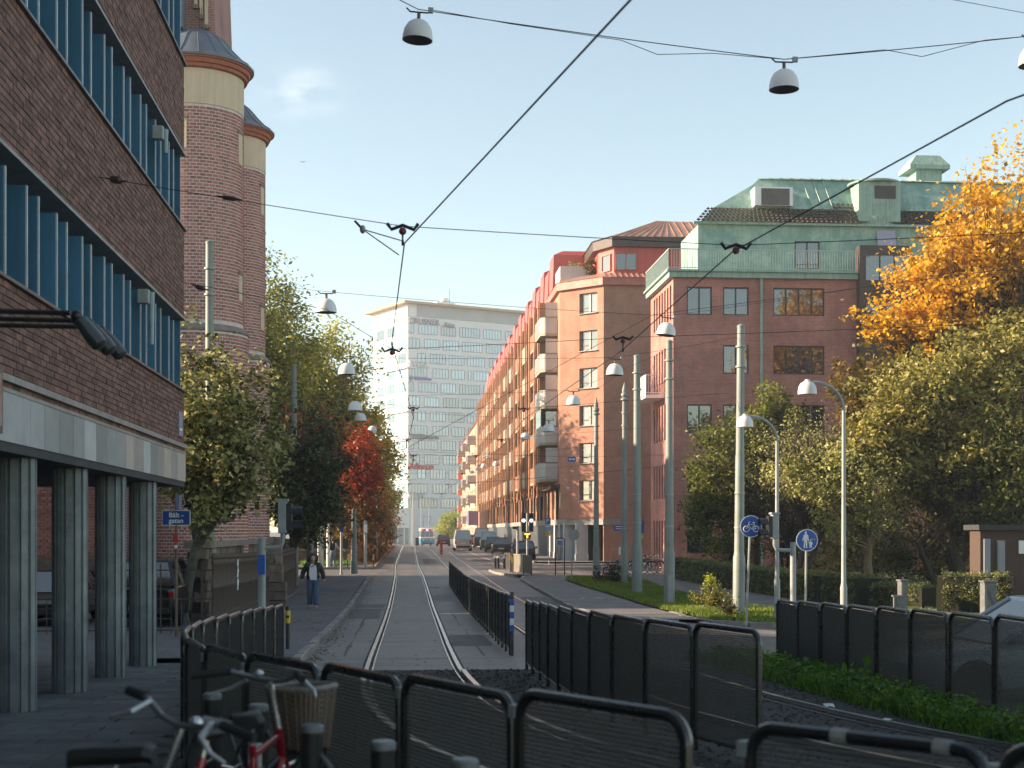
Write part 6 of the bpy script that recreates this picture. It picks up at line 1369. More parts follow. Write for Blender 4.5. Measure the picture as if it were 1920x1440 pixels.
# ------------------------------------------------------------------ traffic signals
sig_grey = M('signal_grey', (.33, .36, .37), .5, .25, 6, streak=.2); sig_black = M('signal_black', (.02, .022, .026), .45, .2, 10)
def ped_signal(label, px, y, side, ztop, hx, base_off=.0, blue=True):
    x = XA(px, y); z = g(x, y) + base_off; t = thing('pedestrian_signal', label, 'traffic signal', (x, y, z)); H = ztop - z
    MB().lathe([(.075, 0), (.075, H), (.06, H + .02)], 14).build('post', sig_grey, t, True, local=True)
    MB().tube([(0, 0, H - .18), (side * hx * .55, 0, H - .18), (side * hx * .9, 0, H - .16), (side * hx, 0, H - .06), (side * hx, 0, H + .18)], .045, 8).build('arm', sig_grey, t, True, local=True)
    hd = MB().obox((side * hx, 0, H + .42), (.16, .26, .62)).build('signal_back', sig_grey, t, local=True, bevel=.015)
    bb = MB().obox((side * (hx + .13), 0, H + .42), (.11, .25, .52)).build('signal_head', sig_black, t, local=True, bevel=.01)
    for zz_ in (.55, .28):
        v = MB(); v.lathe([(.115, 0), (.125, .22)], 14, a0=-math.pi * .1, a1=math.pi * 1.1); v.v = [(side * (hx + .18 + c_), -b_ if side < 0 else b_, H + zz_ - .06 + a_ * 0 + abs(b_) * 0 + a_) if False else (side * (hx + .18 + c_), a_, H + zz_ - .05 + b_) for a_, b_, c_ in v.v]; v.build('visor', sig_black, bb, local=True)
    MB().obox((side * hx, 0, H + .75), (.22, .3, .05)).build('top_cap', sig_grey, t, local=True)
    if blue: MB().obox((0, -.075, H - .5), (.14, .1, .38)).build('push_button', blue_m, t, local=True, bevel=.01)
    return t
ped_signal('grey pedestrian signal with blue button box by the curved fence end', 491, 28, 1, ZA(1010, -2.7, 28), .40)
ped_signal('grey pedestrian signal facing the cycle sign, behind the straight fence', 1487, 35.5, -1, ZA(1018, 9.2, 35.5), .48, blue=False)
ts = thing('tram_signal', 'black tram signal post with lit white S heads and orange T', 'traffic signal', (XA(989, 77), 77, g0(77) + .12)); zb = g0(77) + .12
em_w = emit_mat('signal_white', (1, .96, .92), 1.1); em_o = emit_mat('signal_orange', (1.0, .42, .03), 1.6)
X0 = XA(989, 77); MB().cyl((X0, 77.1, zb), (X0, 77.1, ZA(962, X0, 77)), .06, n=10).build('post', sig_grey, ts, True)
for px in (981.5, 996):
    xx = XA(px, 77); h_ = MB().box(xx - .115, xx + .115, 76.9, 77.04, ZA(997, xx, 77), ZA(962, xx, 77)).build('signal_head', sig_black, ts, bevel=.02)
    for k, py in enumerate((967, 976, 985.5, 992.5)):
        MB().lathe([(.095, 0), (.09, .03), (.001, .03)], 14, (0, 0, 0)).build('lens', em_w if k == 1 else sig_black, h_, True, local=False)
        l_ = h_.children[-1]; l_.rotation_euler = (R(90), 0, 0); l_.location = Vector((xx, 76.9, ZA(py, xx, 77))) - ROOT[ts.name]; l_.data.transform(Matrix.Translation(ROOT[ts.name]))
    tx = text_obj('letter', 'S', .19, sig_black, h_, (xx, 76.865, ZA(976, xx, 77)), (R(90), 0, 0), .004, offset=.006)
tb2 = MB(); tb2.lathe([(.21, 0), (.21, .09)], 18); tbo = tb2.build('letter_housing', sig_black, ts, True, local=True); tbo.rotation_euler = (R(90), 0, 0); tbo.location = Vector((X0 - .02, 77.0, ZA(1004, X0, 77))) - ROOT[ts.name]
zt_ = ZA(1004, X0, 77); MB().box(X0 - .17, X0 + .13, 76.885, 76.905, zt_ + .04, zt_ + .12).build('letter_bar', em_o, ts); MB().box(X0 - .06, X0 + .02, 76.885, 76.905, zt_ - .14, zt_ + .039).build('letter_stem', em_o, ts)
sp2 = thing('signal_post', 'pale signal post with a small side camera on the traffic island', 'traffic signal', (XA(970.5, 78), 78, g0(78) + .12)); x = XA(970.5, 78)
MB().cyl((x, 78, g0(78)), (x, 78, ZA(986, x, 78)), .075, n=10).build('post', M('sticker_post', (.4, .36, .36), .6, .8, 9, c2=(.2, .18, .2)), sp2, True); MB().box(x - .28, x - .06, 77.9, 78.1, ZA(992, x, 78), ZA(987, x, 78)).build('camera', sig_black, sp2)

# ------------------------------------------------------------------ signs
def disc_sign(label, px, py, y, r_, face, base_px=None, lean=0, rim=paint_white):
    p = W(px, py, y); bx = XA(base_px or px, y); z = g(bx, y) + .1; t = thing('road_sign', label, 'road sign', (bx, y, z))
    MB().tube([(bx, y + .05, z), (p.x, y + .05, p.z + r_ * .6)], .03, 8).build('post', galv, t, True)
    def disc(rr, d0, d1): b = MB(); b.lathe([(rr, d0), (rr, d1)], 40); b.v = [(p.x + a_, y - c_, p.z + b_) for a_, b_, c_ in b.v]; return b
    d_ = disc(r_, 0, .012).build('rim', rim, t, True); disc(r_ * .93, .0125, .016).build('face', face, d_, True); return t, d_, p
t, d_, p = disc_sign('round blue cycle path sign with white bicycle beside the tall pole', 1408, 987, 36, .285, blue_m, 1400)
yb = 36 - .02
def bar2(parent, pts, r_=.011, y=yb, mat=None): MB().tube([(x_, y, z_) for x_, z_ in pts], r_, 6).build('pictogram', mat or paint_white, parent)
cx, cz = p.x, p.z - .03
for dx in (-.125, .125): bar2(d_, [(cx + dx + .075 * math.cos(a), cz - .035 + .075 * math.sin(a)) for a in np.linspace(0, 6.2832, 17)])
bar2(d_, [(cx - .125, cz - .035), (cx - .07, cz + .085), (cx + .075, cz + .085), (cx + .0, cz - .035), (cx - .07, cz + .085)]); bar2(d_, [(cx + .125, cz - .035), (cx + .075, cz + .085), (cx + .065, cz + .13)]); bar2(d_, [(cx - .07, cz + .085), (cx - .055, cz + .14), (cx - .02, cz + .145)]); bar2(d_, [(cx + .03, cz + .13), (cx + .1, cz + .13)], .016); bar2(d_, [(cx, cz - .035), (cx + .125, cz - .035)])
t, d_, p = disc_sign('round blue footpath sign with white adult and child', 1513, 1013, 36, .285, blue_m, 1511)
cx, cz = p.x, p.z
def blob(pts, parent=d_): b = MB(); b.prism(pts, lambda u_, v2, h: (cx + u_, 36 - .0165 - h, cz + v2), 0, .004); b.build('pictogram', paint_white, parent)
blob([(.028 * math.cos(a) - .035, .195 + .034 * math.sin(a)) for a in np.linspace(0, 6.1, 14)])
blob([(-.09, .135), (-.055, .158), (-.01, .158), (.025, .13), (.05, -.02), (.03, -.03), (.005, .06), (.0, -.2), (-.035, -.2), (-.035, -.05), (-.045, -.05), (-.06, -.2), (-.095, -.2), (-.075, .05), (-.105, -.02), (-.125, -.01)])
blob([(.09 + .02 * math.cos(a), -.0 + .024 * math.sin(a)) for a in np.linspace(0, 6.1, 12)]); blob([(.055, -.035), (.125, -.035), (.15, -.1), (.125, -.1), (.12, -.2), (.097, -.2), (.09, -.13), (.083, -.2), (.06, -.2), (.06, -.1), (.035, -.06)])
MB().box(cx + .1, cx + .21, 35.97, 35.979, cz + .0, cz + .05).build('sticker', M('sticker', (.35, .35, .2), .5, .9, 40, c2=(.1, .12, .15)), d_)
disc_sign('round grey backed sign on a thin leaning post near the info board', 1076, 1003, 67.5, .26, galv, 1071, rim=M('sign_rim', (.45, .2, .05), .5, .2, 5))
# street name sign
ns = thing('street_name_sign', 'blue Bältgatan street sign with small plates on a rusty post', 'street sign', (XA(330, 33), 33, g0(33)))
x = XA(330, 33); MB().cyl((x, 33.05, g0(33)), (x, 33.05, ZA(925, x, 33)), .032, n=8).build('post', M('rusty_post', (.2, .14, .11), .7, .6, 5, c2=(.14, .08, .05)), ns, True)
x0, x1 = XA(304.5, 33), XA(357, 33); pl_ = MB().box(x0, x1, 32.97, 33.0, ZA(985, x, 33), ZA(957, x, 33)).build('plate', paint_white, ns); MB().box(x0 + .012, x1 - .012, 32.962, 32.9695, ZA(985, x, 33) + .012, ZA(957, x, 33) - .012).build('face', M('name_blue', (.01, .06, .25), .4, .1, 5), pl_)
text_obj('lettering', 'Bält -', .155, paint_white, pl_, ((x0 + x1) / 2, 32.958, ZA(966, x, 33)), (R(90), 0, 0), .002, offset=.002); text_obj('lettering', 'gatan', .155, paint_white, pl_, ((x0 + x1) / 2, 32.958, ZA(976.5, x, 33)), (R(90), 0, 0), .002, offset=.002)
MB().box(x + .02, x + .1, 32.8, 33.2, ZA(955, x, 33), ZA(928, x, 33)).build('side_plate', M('pale_blue_plate', (.16, .2, .3), .5, .4, 20), ns); MB().box(x - .07, x + .045, 32.975, 33.01, ZA(1017, x, 33), ZA(1003, x, 33)).build('red_plate', red_m, ns); MB().box(x - .03, x + .03, 32.975, 33.01, ZA(1028, x, 33), ZA(1022, x, 33)).build('white_sticker', paint_white, ns)
# parking sign, info board, arrow sign
pk = thing('parking_sign', 'blue parking sign with an orange plate on a thin post', 'road sign', (XA(1028, 96), 96, g0(96))); x = XA(1027, 96)
MB().cyl((x + .1, 96.05, g0(96)), (x + .02, 96.05, ZA(974, x, 96)), .03, n=8).build('post', galv, pk, True); a = MB().box(x - .18, x + .2, 95.97, 96, ZA(983, x, 96), ZA(971, x, 96)).build('plate', blue_m, pk); text_obj('lettering', 'P', .36, paint_white, a, (x - .02, 95.96, ZA(977, x, 96)), (R(90), 0, 0), .002)
pb = MB().box(x - .18, x + .2, 95.97, 96, ZA(997, x, 96), ZA(983.3, x, 96)).build('lower_plate', M('pale_sign', (.2, .38, .6), .5, .2, 9), pk); MB().box(x - .14, x + .16, 95.96, 95.969, ZA(988, x, 96), ZA(986.5, x, 96)).build('text_line', paint_white, pb); MB().box(x - .12, x + .2, 95.97, 96, ZA(1004.5, x, 96), ZA(997.3, x, 96)).build('orange_plate', yellow_m, pk)
ib = thing('info_board', 'dark framed board with a violet picture beside the thin posts', 'notice board', (XA(1050, 75), 75, g0(75) + .1)); xa, xb = XA(1041.5, 75), XA(1058.5, 75); zt = ZA(1009, xa, 75)
MB().tube([(xa, 75, g0(75)), (xa, 75, zt - .08), (xa + .08, 75, zt), (xb - .08, 75, zt), (xb, 75, zt - .08), (xb, 75, g0(75))], .03, 8).build('frame', black_paint, ib, True); MB().box(xa + .05, xb - .04, 74.98, 75.01, ZA(1024, xa, 75), zt - .06).build('board', paint_white, ib); MB().box(xa + .08, xb - .08, 74.97, 74.979, ZA(1023, xa, 75), zt - .12).build('picture', M('violet_print', (.1, .08, .35), .5, 1, 7, c2=(.5, .45, .55)), ib)
ar = thing('arrow_sign', 'small blue hanging sign with a white double arrow', 'road sign', W(1073, 861, 74)); p = W(1073, 861, 74)
MB().box(p.x - .24, p.x + .2, 74.0, 74.02, p.z - .13, p.z + .13).build('plate', blue_m, ar); MB().prism([(-.2, 0), (-.12, .07), (-.12, .03), (.08, .03), (.08, .07), (.16, 0), (.08, -.07), (.08, -.03), (-.12, -.03), (-.12, -.07)], lambda u_, v2, h: (p.x + u_, 73.99 - h, p.z + v2), 0, .006).build('arrow', paint_white, ar)
wire('thin cross wire holding the double arrow sign', [(-4.2, 74.03, p.z + .5), (p.x, 74.03, p.z + .12), (RX, 80.5, p.z + .6)], .008)
bl2 = thing('direction_sign', 'blue sign plate on the pole edge before the brick house', 'road sign', (XA(1203, 72), 72, g0(72))); x = XA(1203, 72)
MB().cyl((x - .05, 72, g0(72)), (x - .05, 72, ZA(975, x, 72)), .03, n=8).build('post', galv, bl2, True); MB().box(x - .02, x + .12, 71.95, 71.98, ZA(1000, x, 72), ZA(976, x, 72)).build('plate', blue_m, bl2); MB().box(x - .02, x + .1, 71.95, 71.98, ZA(1010, x, 72), ZA(1001, x, 72)).build('yellow_plate', yellow_m, bl2)

# marker posts with yellow heads
def marker(label, px, y, h, hd=.22, red=False):
    x = XA(px, y); z = g(x, y) + (.12 if y > 30 else .1); t = thing('marker_post', label, 'marker post', (x, y, z))
    MB().lathe([(.035, 0), (.035, h)], 10).build('post', red_m if red else black_paint, t, True, local=True); MB().lathe([(.048, h - .08 - hd), (.05, h - .07)], 12).build('yellow_band', yellow_m, t, True, local=True)
    MB().lathe([(.048, h - .07), (.045, h - .02), (.02, h + .02), (.001, h + .025)], 12).build('cap', black_paint, t, True, local=True)
    if not red: MB().obox((0, -.052, h - .18), (.06, .006, .05)).build('mark', black_paint, t, local=True)
marker('black marker post with yellow band at the end of the curved fence', 539.5, 26.6, .80)
marker('marker post with yellow head between the posts of the far crossing', 652, 88, .85, .35); marker('marker post with yellow head at the tip of the far pavement', 700, 88, .85, .35)
marker('short yellow topped marker in the grass by the drooping bush', 1377, 37, .42, .2)
t = thing('red_post', 'red bollard with yellow bands between the tracks at the crest', 'bollard', (XA(827.5, 128), 128, g0(128))); MB().obox((0, 0, .62), (.24, .24, 1.24)).build('shaft', red_m, t, local=True, bevel=.02)
for z_ in (.2, .5): MB().obox((0, -.122, z_), (.14, .01, .14)).build('reflector', yellow_m, t, local=True)
t = thing('grit_box', 'small dark grey box standing left of the tram', 'box', (XA(782, 205), 205, g0(205))); MB().obox((0, 0, .55), (.5, .5, 1.1)).build('case', M('dark_grey', (.05, .05, .055), .6), t, local=True, bevel=.03); MB().obox((0, 0, 1.13), (.56, .56, .06)).build('lid', M('dark_grey', (.05, .05, .055), .6), t, local=True)
t = thing('post_box', 'red pillar post box on the verge under the trees', 'post box', (XA(733, 165), 165, g0(165))); MB().lathe([(.12, 0), (.12, .5), (.3, .55), (.32, 1.15), (.26, 1.25), (.0, 1.32)], 14).build('body', red_m, t, True, local=True); MB().obox((0, -.3, 1.0), (.3, .05, .06)).build('slot', black_paint, t, local=True)
bolm = MB().lathe([(.09, 0), (.075, .62)], 10).mesh('shaft', sig_black, True); bolc = MB().lathe([(.095, .62), (.095, .72), (.05, .75)], 10).mesh('cap', paint_white, True)
for px, lb in ((928.5, 'short dark pale capped bollard farthest from the island railing'), (933, 'short dark pale capped bollard, second farthest from the island railing'), (942, 'short dark pale capped bollard, second nearest the island railing'), (946.5, 'short dark pale capped bollard nearest the island railing')):
    t = thing('bollard', lb, 'bollard', (XA(px, 90), 90 - (px - 928) * .12, g0(90)), group='bollards before the traffic island'); inst('shaft', bolm, t, (0, 0, 0), world=False); inst('cap', bolc, t, (0, 0, 0), world=False)
# brown board fence by the verge
bf = thing('board_fence', 'orange brown board fence along the leaf covered verge', 'fence', (-3.5, 100, g0(100))); bdm = MB().box(-.03, .03, 0, .48, 0, 1.75).mesh('board', M('fence_board', (.30, .15, .05), .8, .5, 3, c2=(.17, .09, .04), streak=.4, objvar=.2))
for i in range(76): y = 98 + i * .5; inst('board', bdm, bf, (-3.5 + (y - 98) * .012, y, g0(y) + .1 + random.uniform(-.03, .03)))
lwl = thing('garden_wall', 'low brown stone wall behind the posts at the far crossing', 'wall', (-6, 95, g0(95))); MB().box(-14, -3.6, 94.6, 95.1, 0, g0(95) + 1.0).build('lower_wall', stone_m, lwl); MB().box(-14, -3.6, 94.55, 95.15, g0(95) + 1.0, g0(95) + 1.12).build('coping', stone_band, lwl); MB().box(-14, -3.6, 94.8, 94.95, g0(95) + 1.12, g0(95) + 1.8).build('upper_fence', M('dark_boards', (.06, .045, .035), .8, .5, 3), lwl)

# garden kiosk and cabinets on the right
kx0, kx1 = XA(1838, 42), XA(1990, 42); ks = thing('kiosk', 'brown rendered kiosk with flat dark roof and grey shutter', 'kiosk', ((kx0 + kx1) / 2, 42.4, .1))
MB().box(kx0, kx1, 42, 42.8, -.1, 2.62).build('wall', M('pebble_render', (.10, .065, .05), .9, .6, 25, c2=(.065, .045, .035), bump=.6), ks); MB().box(kx0 - .12, kx1 + .1, 41.8, 43.0, 2.62, 2.78).build('roof', M('roof_felt', (.045, .045, .05), .8), ks)
shut = seam_mat('shutter', (.28, .3, .32), 50, .0, .5, .2); xs0, xs1 = XA(1870, 41.95), XA(1884, 41.95)
sho = MB().box(xs0, xs1, 41.93, 42.0, 0, 2.3).build('shutter', shut, ks)
for i in range(22): MB().box(xs0 + .02, xs1 - .02, 41.905, 41.93, .05 + i * .1, .12 + i * .1).build('slat', shut, sho)
MB().box(kx0 + .1, XA(1858, 41.9), 41.93, 42.0, 0, 2.35).build('side_shutter', shut, ks); MB().box(XA(1912, 41.9), XA(1925, 41.9), 41.95, 42, 1.9, 2.3).build('notice', paint_white, ks)
def cabinet(label, pxa, pxb, y, pyt, graf=False):
    xa, xb = XA(pxa, y), XA(pxb, y); z0, z1 = g(xa, y), ZA(pyt, xa, y); t = thing('utility_cabinet', label, 'cabinet', ((xa + xb) / 2, y, z0))
    MB().box(xa, xb, y, y + .35, z0, z1).build('case', M('cabinet_grey', (.17, .18, .18), .55, .4, 5), t, bevel=.015); MB().box(xa - .03, xb + .03, y - .03, y + .38, z1, z1 + .05).build('lid', MATS['cabinet_grey'], t); MB().box(xa + .04, xb - .04, y - .012, y - .002, z0 + .15, z1 - .08).build('door', M('cabinet_door', (.17, .18, .18), .55, .5, 6), t)
    if graf: MB().tube([(xa + .1 + .05 * math.sin(i * 2.1) + .012 * i, y - .018, z1 - .2 - i * .035) for i in range(16)], .009, 5).build('graffiti', black_paint, t)
cabinet('grey utility cabinet with black graffiti before the kiosk', 1846, 1869, 40.5, 1092, True); cabinet('small grey utility cabinet at the end of the low hedge', 1682, 1698, 40, 1120); cabinet('narrow taller grey cabinet behind the small one', 1690, 1702, 41.5, 1090)
# ================================================================== VEHICLES
car_glass = glass_mat('car_glass', (.012, .014, .016), .05, .0); plate_m = M('number_plate', (.7, .7, .68), .4, .1, 20); tail_m = M('tail_lamp', (.35, .015, .01), .2, .2, 20, coat=.5); head_m = M('head_lamp', (.6, .6, .58), .15, .2, 20, coat=.6)
def paint(name, c): return M(name, c, .32, .15, 1.5, metal=.15, coat=.6, spec=.5)
def car(label, loc, rz, pm, L=4.3, Wd=1.78, H=1.46, style='hatch', name='parked_car', cat='car', group=None, logo=False):
    t = thing(name, label, cat, loc, rz, group); hw = Wd / 2; belt = H * (.62 if style != 'van' else .55); y0, y1 = -L / 2, L / 2
    if style == 'van': st = [(0, .80, .92, .30), (.02, .93, .98, .24), (.2, 1, 1, .2), (.75, 1, 1, .2), (.86, .99, .98, .2), (.97, .93, .86, .24), (1, .8, .72, .32)]
    else: st = [(0, .80, .90, .36), (.025, .94, .97, .28), (.15, 1, 1, .2), (.62, 1, .99, .18), (.72, .99, .95, .18), (.93, .94, .80, .22), (1, .78, .66, .34)]
    rings = []
    for (s_, wf, zf, zb) in st:
        y = y0 + L * s_; w = hw * wf; zt = belt * zf; rings.append([(-w * .82, y, zb), (-w * .97, y, zb + .1), (-w, y, (zb + zt) * .52), (-w * .97, y, zt - .05), (-w * .88, y, zt), (w * .88, y, zt), (w * .97, y, zt - .05), (w, y, (zb + zt) * .52), (w * .97, y, zb + .1), (w * .82, y, zb)])
    bd = MB().loft(rings).build('body', pm, t, True, local=True, bevel=.02)
    if style == 'van': yb0, yb1, yr0, yr1 = y0 + .04, y1 - L * .2, y0 + .14, y1 - L * .33
    elif style == 'suv': yb0, yb1, yr0, yr1 = y0 + .1, y1 - L * .27, y0 + .42, y1 - L * .42
    else: yb0, yb1, yr0, yr1 = y0 + .14, y1 - L * .26, y0 + L * .19, y1 - L * .44
    wb, wr = hw * .9, hw * .70
    MB().loft([[(-wb, yb0, belt - .02), (wb, yb0, belt - .02), (wb, yb1, belt - .04), (-wb, yb1, belt - .04)], [(-wr, yr0, H - .05), (wr, yr0, H - .05), (wr, yr1, H - .06), (-wr, yr1, H - .06)]]).build('windows', car_glass, t, local=True)
    MB().loft([[(-wr - .02, yr0 - .03, H - .075), (wr + .02, yr0 - .03, H - .075), (wr + .02, yr1 + .03, H - .085), (-wr - .02, yr1 + .03, H - .085)], [(-wr + .02, yr0 + .02, H - .02), (wr - .02, yr0 + .02, H - .02), (wr - .02, yr1, H - .03), (-wr + .02, yr1, H - .03)], [(-wr * .6, yr0 + .2, H), (wr * .6, yr0 + .2, H), (wr * .6, yr1 - .2, H), (-wr * .6, yr1 - .2, H)]]).build('roof', pm, t, True, local=True)
    for sx in (-1, 1):
        for (a, c_) in (((sx * wb, yb0, belt - .03), (sx * wr, yr0, H - .06)), ((sx * wb, yb1, belt - .05), (sx * wr, yr1, H - .07)), ((sx * wb * 1.0, (yb0 + yb1) / 2, belt - .03), (sx * wr * 1.0, (yr0 + yr1) / 2, H - .06))): MB().bar(a, c_, .07, .07).build('pillar', pm, t, local=True)
        MB().obox((sx * (hw + .08), yb1 - .25, belt + .05), (.16, .09, .13)).build('mirror', pm, t, local=True, bevel=.02)
        zl = belt * (.78 if style != 'van' else .75)
        MB().obox((sx * hw * .80, y0 + .05, zl), (hw * .2, .1, .16 if style != 'van' else .4)).build('tail_light', tail_m, t, local=True, bevel=.02)
        MB().obox((sx * hw * .72, y1 - .1, belt * .62), (hw * .4, .16, .14)).build('headlight', head_m, t, local=True, bevel=.03)
        for yy in (y0 + L * .19, y1 - L * .19):
            w_ = MB(); w_.lathe([(.20, -.1), (.315, -.1), (.325, -.06), (.325, .06), (.315, .1), (.2, .1)], 20); w_.v = [(sx * (hw - .11) + c2, yy + a2, .325 + b2) for a2, b2, c2 in w_.v]; wo = w_.build('wheel', rubber, t, True, local=True)
            w2 = MB(); w2.lathe([(.2, -.06), (.205, .07), (.12, .09), (.03, .08), (.001, .08)], 16); w2.v = [(sx * (hw - .11) + sx * c2, yy + a2, .325 + b2) for a2, b2, c2 in w2.v]; w2.build('rim', chrome, wo, True, local=True)
    MB().obox((0, y0 + .01, .42), (Wd * .78, .1, .17)).build('rear_bumper', M('bumper_black', (.02, .02, .022), .6), t, local=True, bevel=.03); MB().obox((0, y0 - .045, .5 if style != 'van' else .75), (.5, .012, .11)).build('number_plate', plate_m, t, local=True)
    MB().obox((0, y1 - .02, .4), (Wd * .72, .1, .2)).build('front_grille', MATS['bumper_black'], t, local=True, bevel=.03)
    if logo:
        b = MB(); b.lathe([(.075, -.006), (.075, .006), (.06, .008), (.06, -.006)], 20); b.v = [(a2, y0 - .02 + c2 * .5 - .03, belt * .9 + b2) for a2, b2, c2 in b.v]; b.build('emblem', chrome, t, True, local=True)
        MB().tube([(-.05, y0 - .055, belt * .9 + .04), (-.02, y0 - .055, belt * .9 - .045), (0, y0 - .055, belt * .9 + .0), (.02, y0 - .055, belt * .9 - .045), (.05, y0 - .055, belt * .9 + .04)], .007, 5).build('emblem_letter', chrome, t, local=True)
    return t
def road(px, y, dx=0): x = XA(px, y) + dx; return (x, y, g(x, y) + .006)
car('dark red hatchback driving off beside the tram', road(831, 188), 0, paint('wine_red', (.15, .012, .02)), 4.1, 1.8, 1.5, name='driving_car')
car('silver grey van driving away up the street', road(866.5, 146), 0, paint('silver_grey', (.5, .47, .48)), 4.6, 1.85, 2.15, 'van', name='driving_van', cat='van')
PG = 'cars parked along the red house'
car('black car parked nearest the white arcade pillars', road(981, 107), R(-4), paint('deep_black', (.012, .013, .016)), 4.5, 1.85, 1.5, 'suv', group=PG)
car('dark blue black estate parked second from the pillars', road(940, 131), R(-4), paint('night_blue', (.012, .018, .022)), 4.5, 1.85, 1.5, 'suv', group=PG)
car('small grey green car parked before the teal van', road(925, 141), R(-3), paint('grey_green', (.07, .1, .1)), 4.0, 1.7, 1.5, group=PG)
car('teal green van parked along the red house', road(916, 152), R(-3), paint('teal', (.025, .085, .09)), 4.8, 1.9, 1.95, 'van', name='parked_van', cat='van', group=PG)
car('tall dark van parked behind the teal van', road(903, 166), R(-3), paint('dark_grey_van', (.02, .022, .026)), 5.0, 1.95, 2.3, 'van', name='parked_van', cat='van', group=PG)
car('grey car parked last in the row before the crest', road(890, 178), R(-2), paint('mid_grey', (.12, .12, .13)), 4.3, 1.75, 1.5, group=PG)
car('black car facing out between the office columns', (XA(100, 39.5), 39.8, g0(39) + .01), math.pi, paint('gloss_black', (.008, .008, .009)), 4.4, 1.8, 1.45)
car('black tail gate car with round emblem between the rear columns', (XA(268, 37.5), 39.2, g0(38) + .01), 0, paint('gloss_black2', (.01, .01, .011)), 4.5, 1.95, 1.75, 'suv', logo=True)
car('pale blue car whose roof shows above the straight fence', (8.6, 18.4, g(8.6, 18.4) + .012), R(90), paint('ice_blue', (.42, .52, .6)), 4.3, 1.78, 1.42)
# ------------------------------------------------------------------ tram
def tram():
    x, y = XA(801, 247), 247; z = g(x, y) + .05; t = thing('tram', 'blue and cream tram with a lit route number', 'tram', (x, y, z)); bl, cr = paint('tram_blue', (.04, .28, .48)), paint('tram_cream', (.62, .56, .46)); w, L = 1.32, 14.0
    def ring(z_, wf, yf): return [(-w * wf, yf, z_), (w * wf, yf, z_), (w, yf + .6, z_), (w, L, z_), (-w, L, z_), (-w, yf + .6, z_)]
    MB().loft([ring(.35, .78, .1), ring(.6, .86, 0), ring(1.35, .86, .02)]).build('lower_body', bl, t, True, local=True); MB().loft([ring(1.35, .86, .02), ring(1.6, .85, .05)]).build('cream_belt', cr, t, True, local=True)
    MB().loft([ring(1.6, .85, .06), ring(2.6, .8, .22)]).build('cab_windows', car_glass, t, local=True)
    MB().loft([ring(2.6, .82, .2), ring(2.95, .78, .28), ring(3.15, .6, .7)]).build('roof', cr, t, True, local=True); MB().obox((0, .3, 2.78), (1.5, .2, .3)).build('headboard', red_m, t, local=True)
    MB().obox((0, .18, 2.76), (.36, .06, .36)).build('route_number', emit_mat('route_violet', (.35, .25, .8), 1.2), t, local=True)
    for sx in (-1, 1):
        MB().bar((sx * w * .86, .04, 1.6), (sx * w * .8, .2, 2.6), .1, .1).build('cab_pillar', cr, t, local=True); MB().bar((sx * .35, .03, 1.6), (sx * .33, .2, 2.6), .06, .06).build('window_bar', cr, t, local=True)
        MB().sphere((sx * .62, .0, 1.05), .11, sy=.4).build('headlight', head_m, t, True, local=True)
        for yy in (2.6, 5.2, 8.8, 11.4): q = MB(); q.lathe([(.33, -.06), (.33, .06)], 16); q.v = [(sx * .72 + c2, yy + a2, .33 + b2) for a2, b2, c2 in q.v]; q.build('wheel', rubber, t, True, local=True)
    MB().obox((0, -.03, .5), (1.7, .2, .2)).build('bumper', black_paint, t, local=True, bevel=.03); MB().tube([(-.5, 4, 3.2), (-.6, 5.5, 4.2), (-.7, 4.6, 5.2), (.7, 4.6, 5.2), (.6, 5.5, 4.2), (.5, 4, 3.2)], .03, 5).build('pantograph', wire_m, t, local=True)
tram()

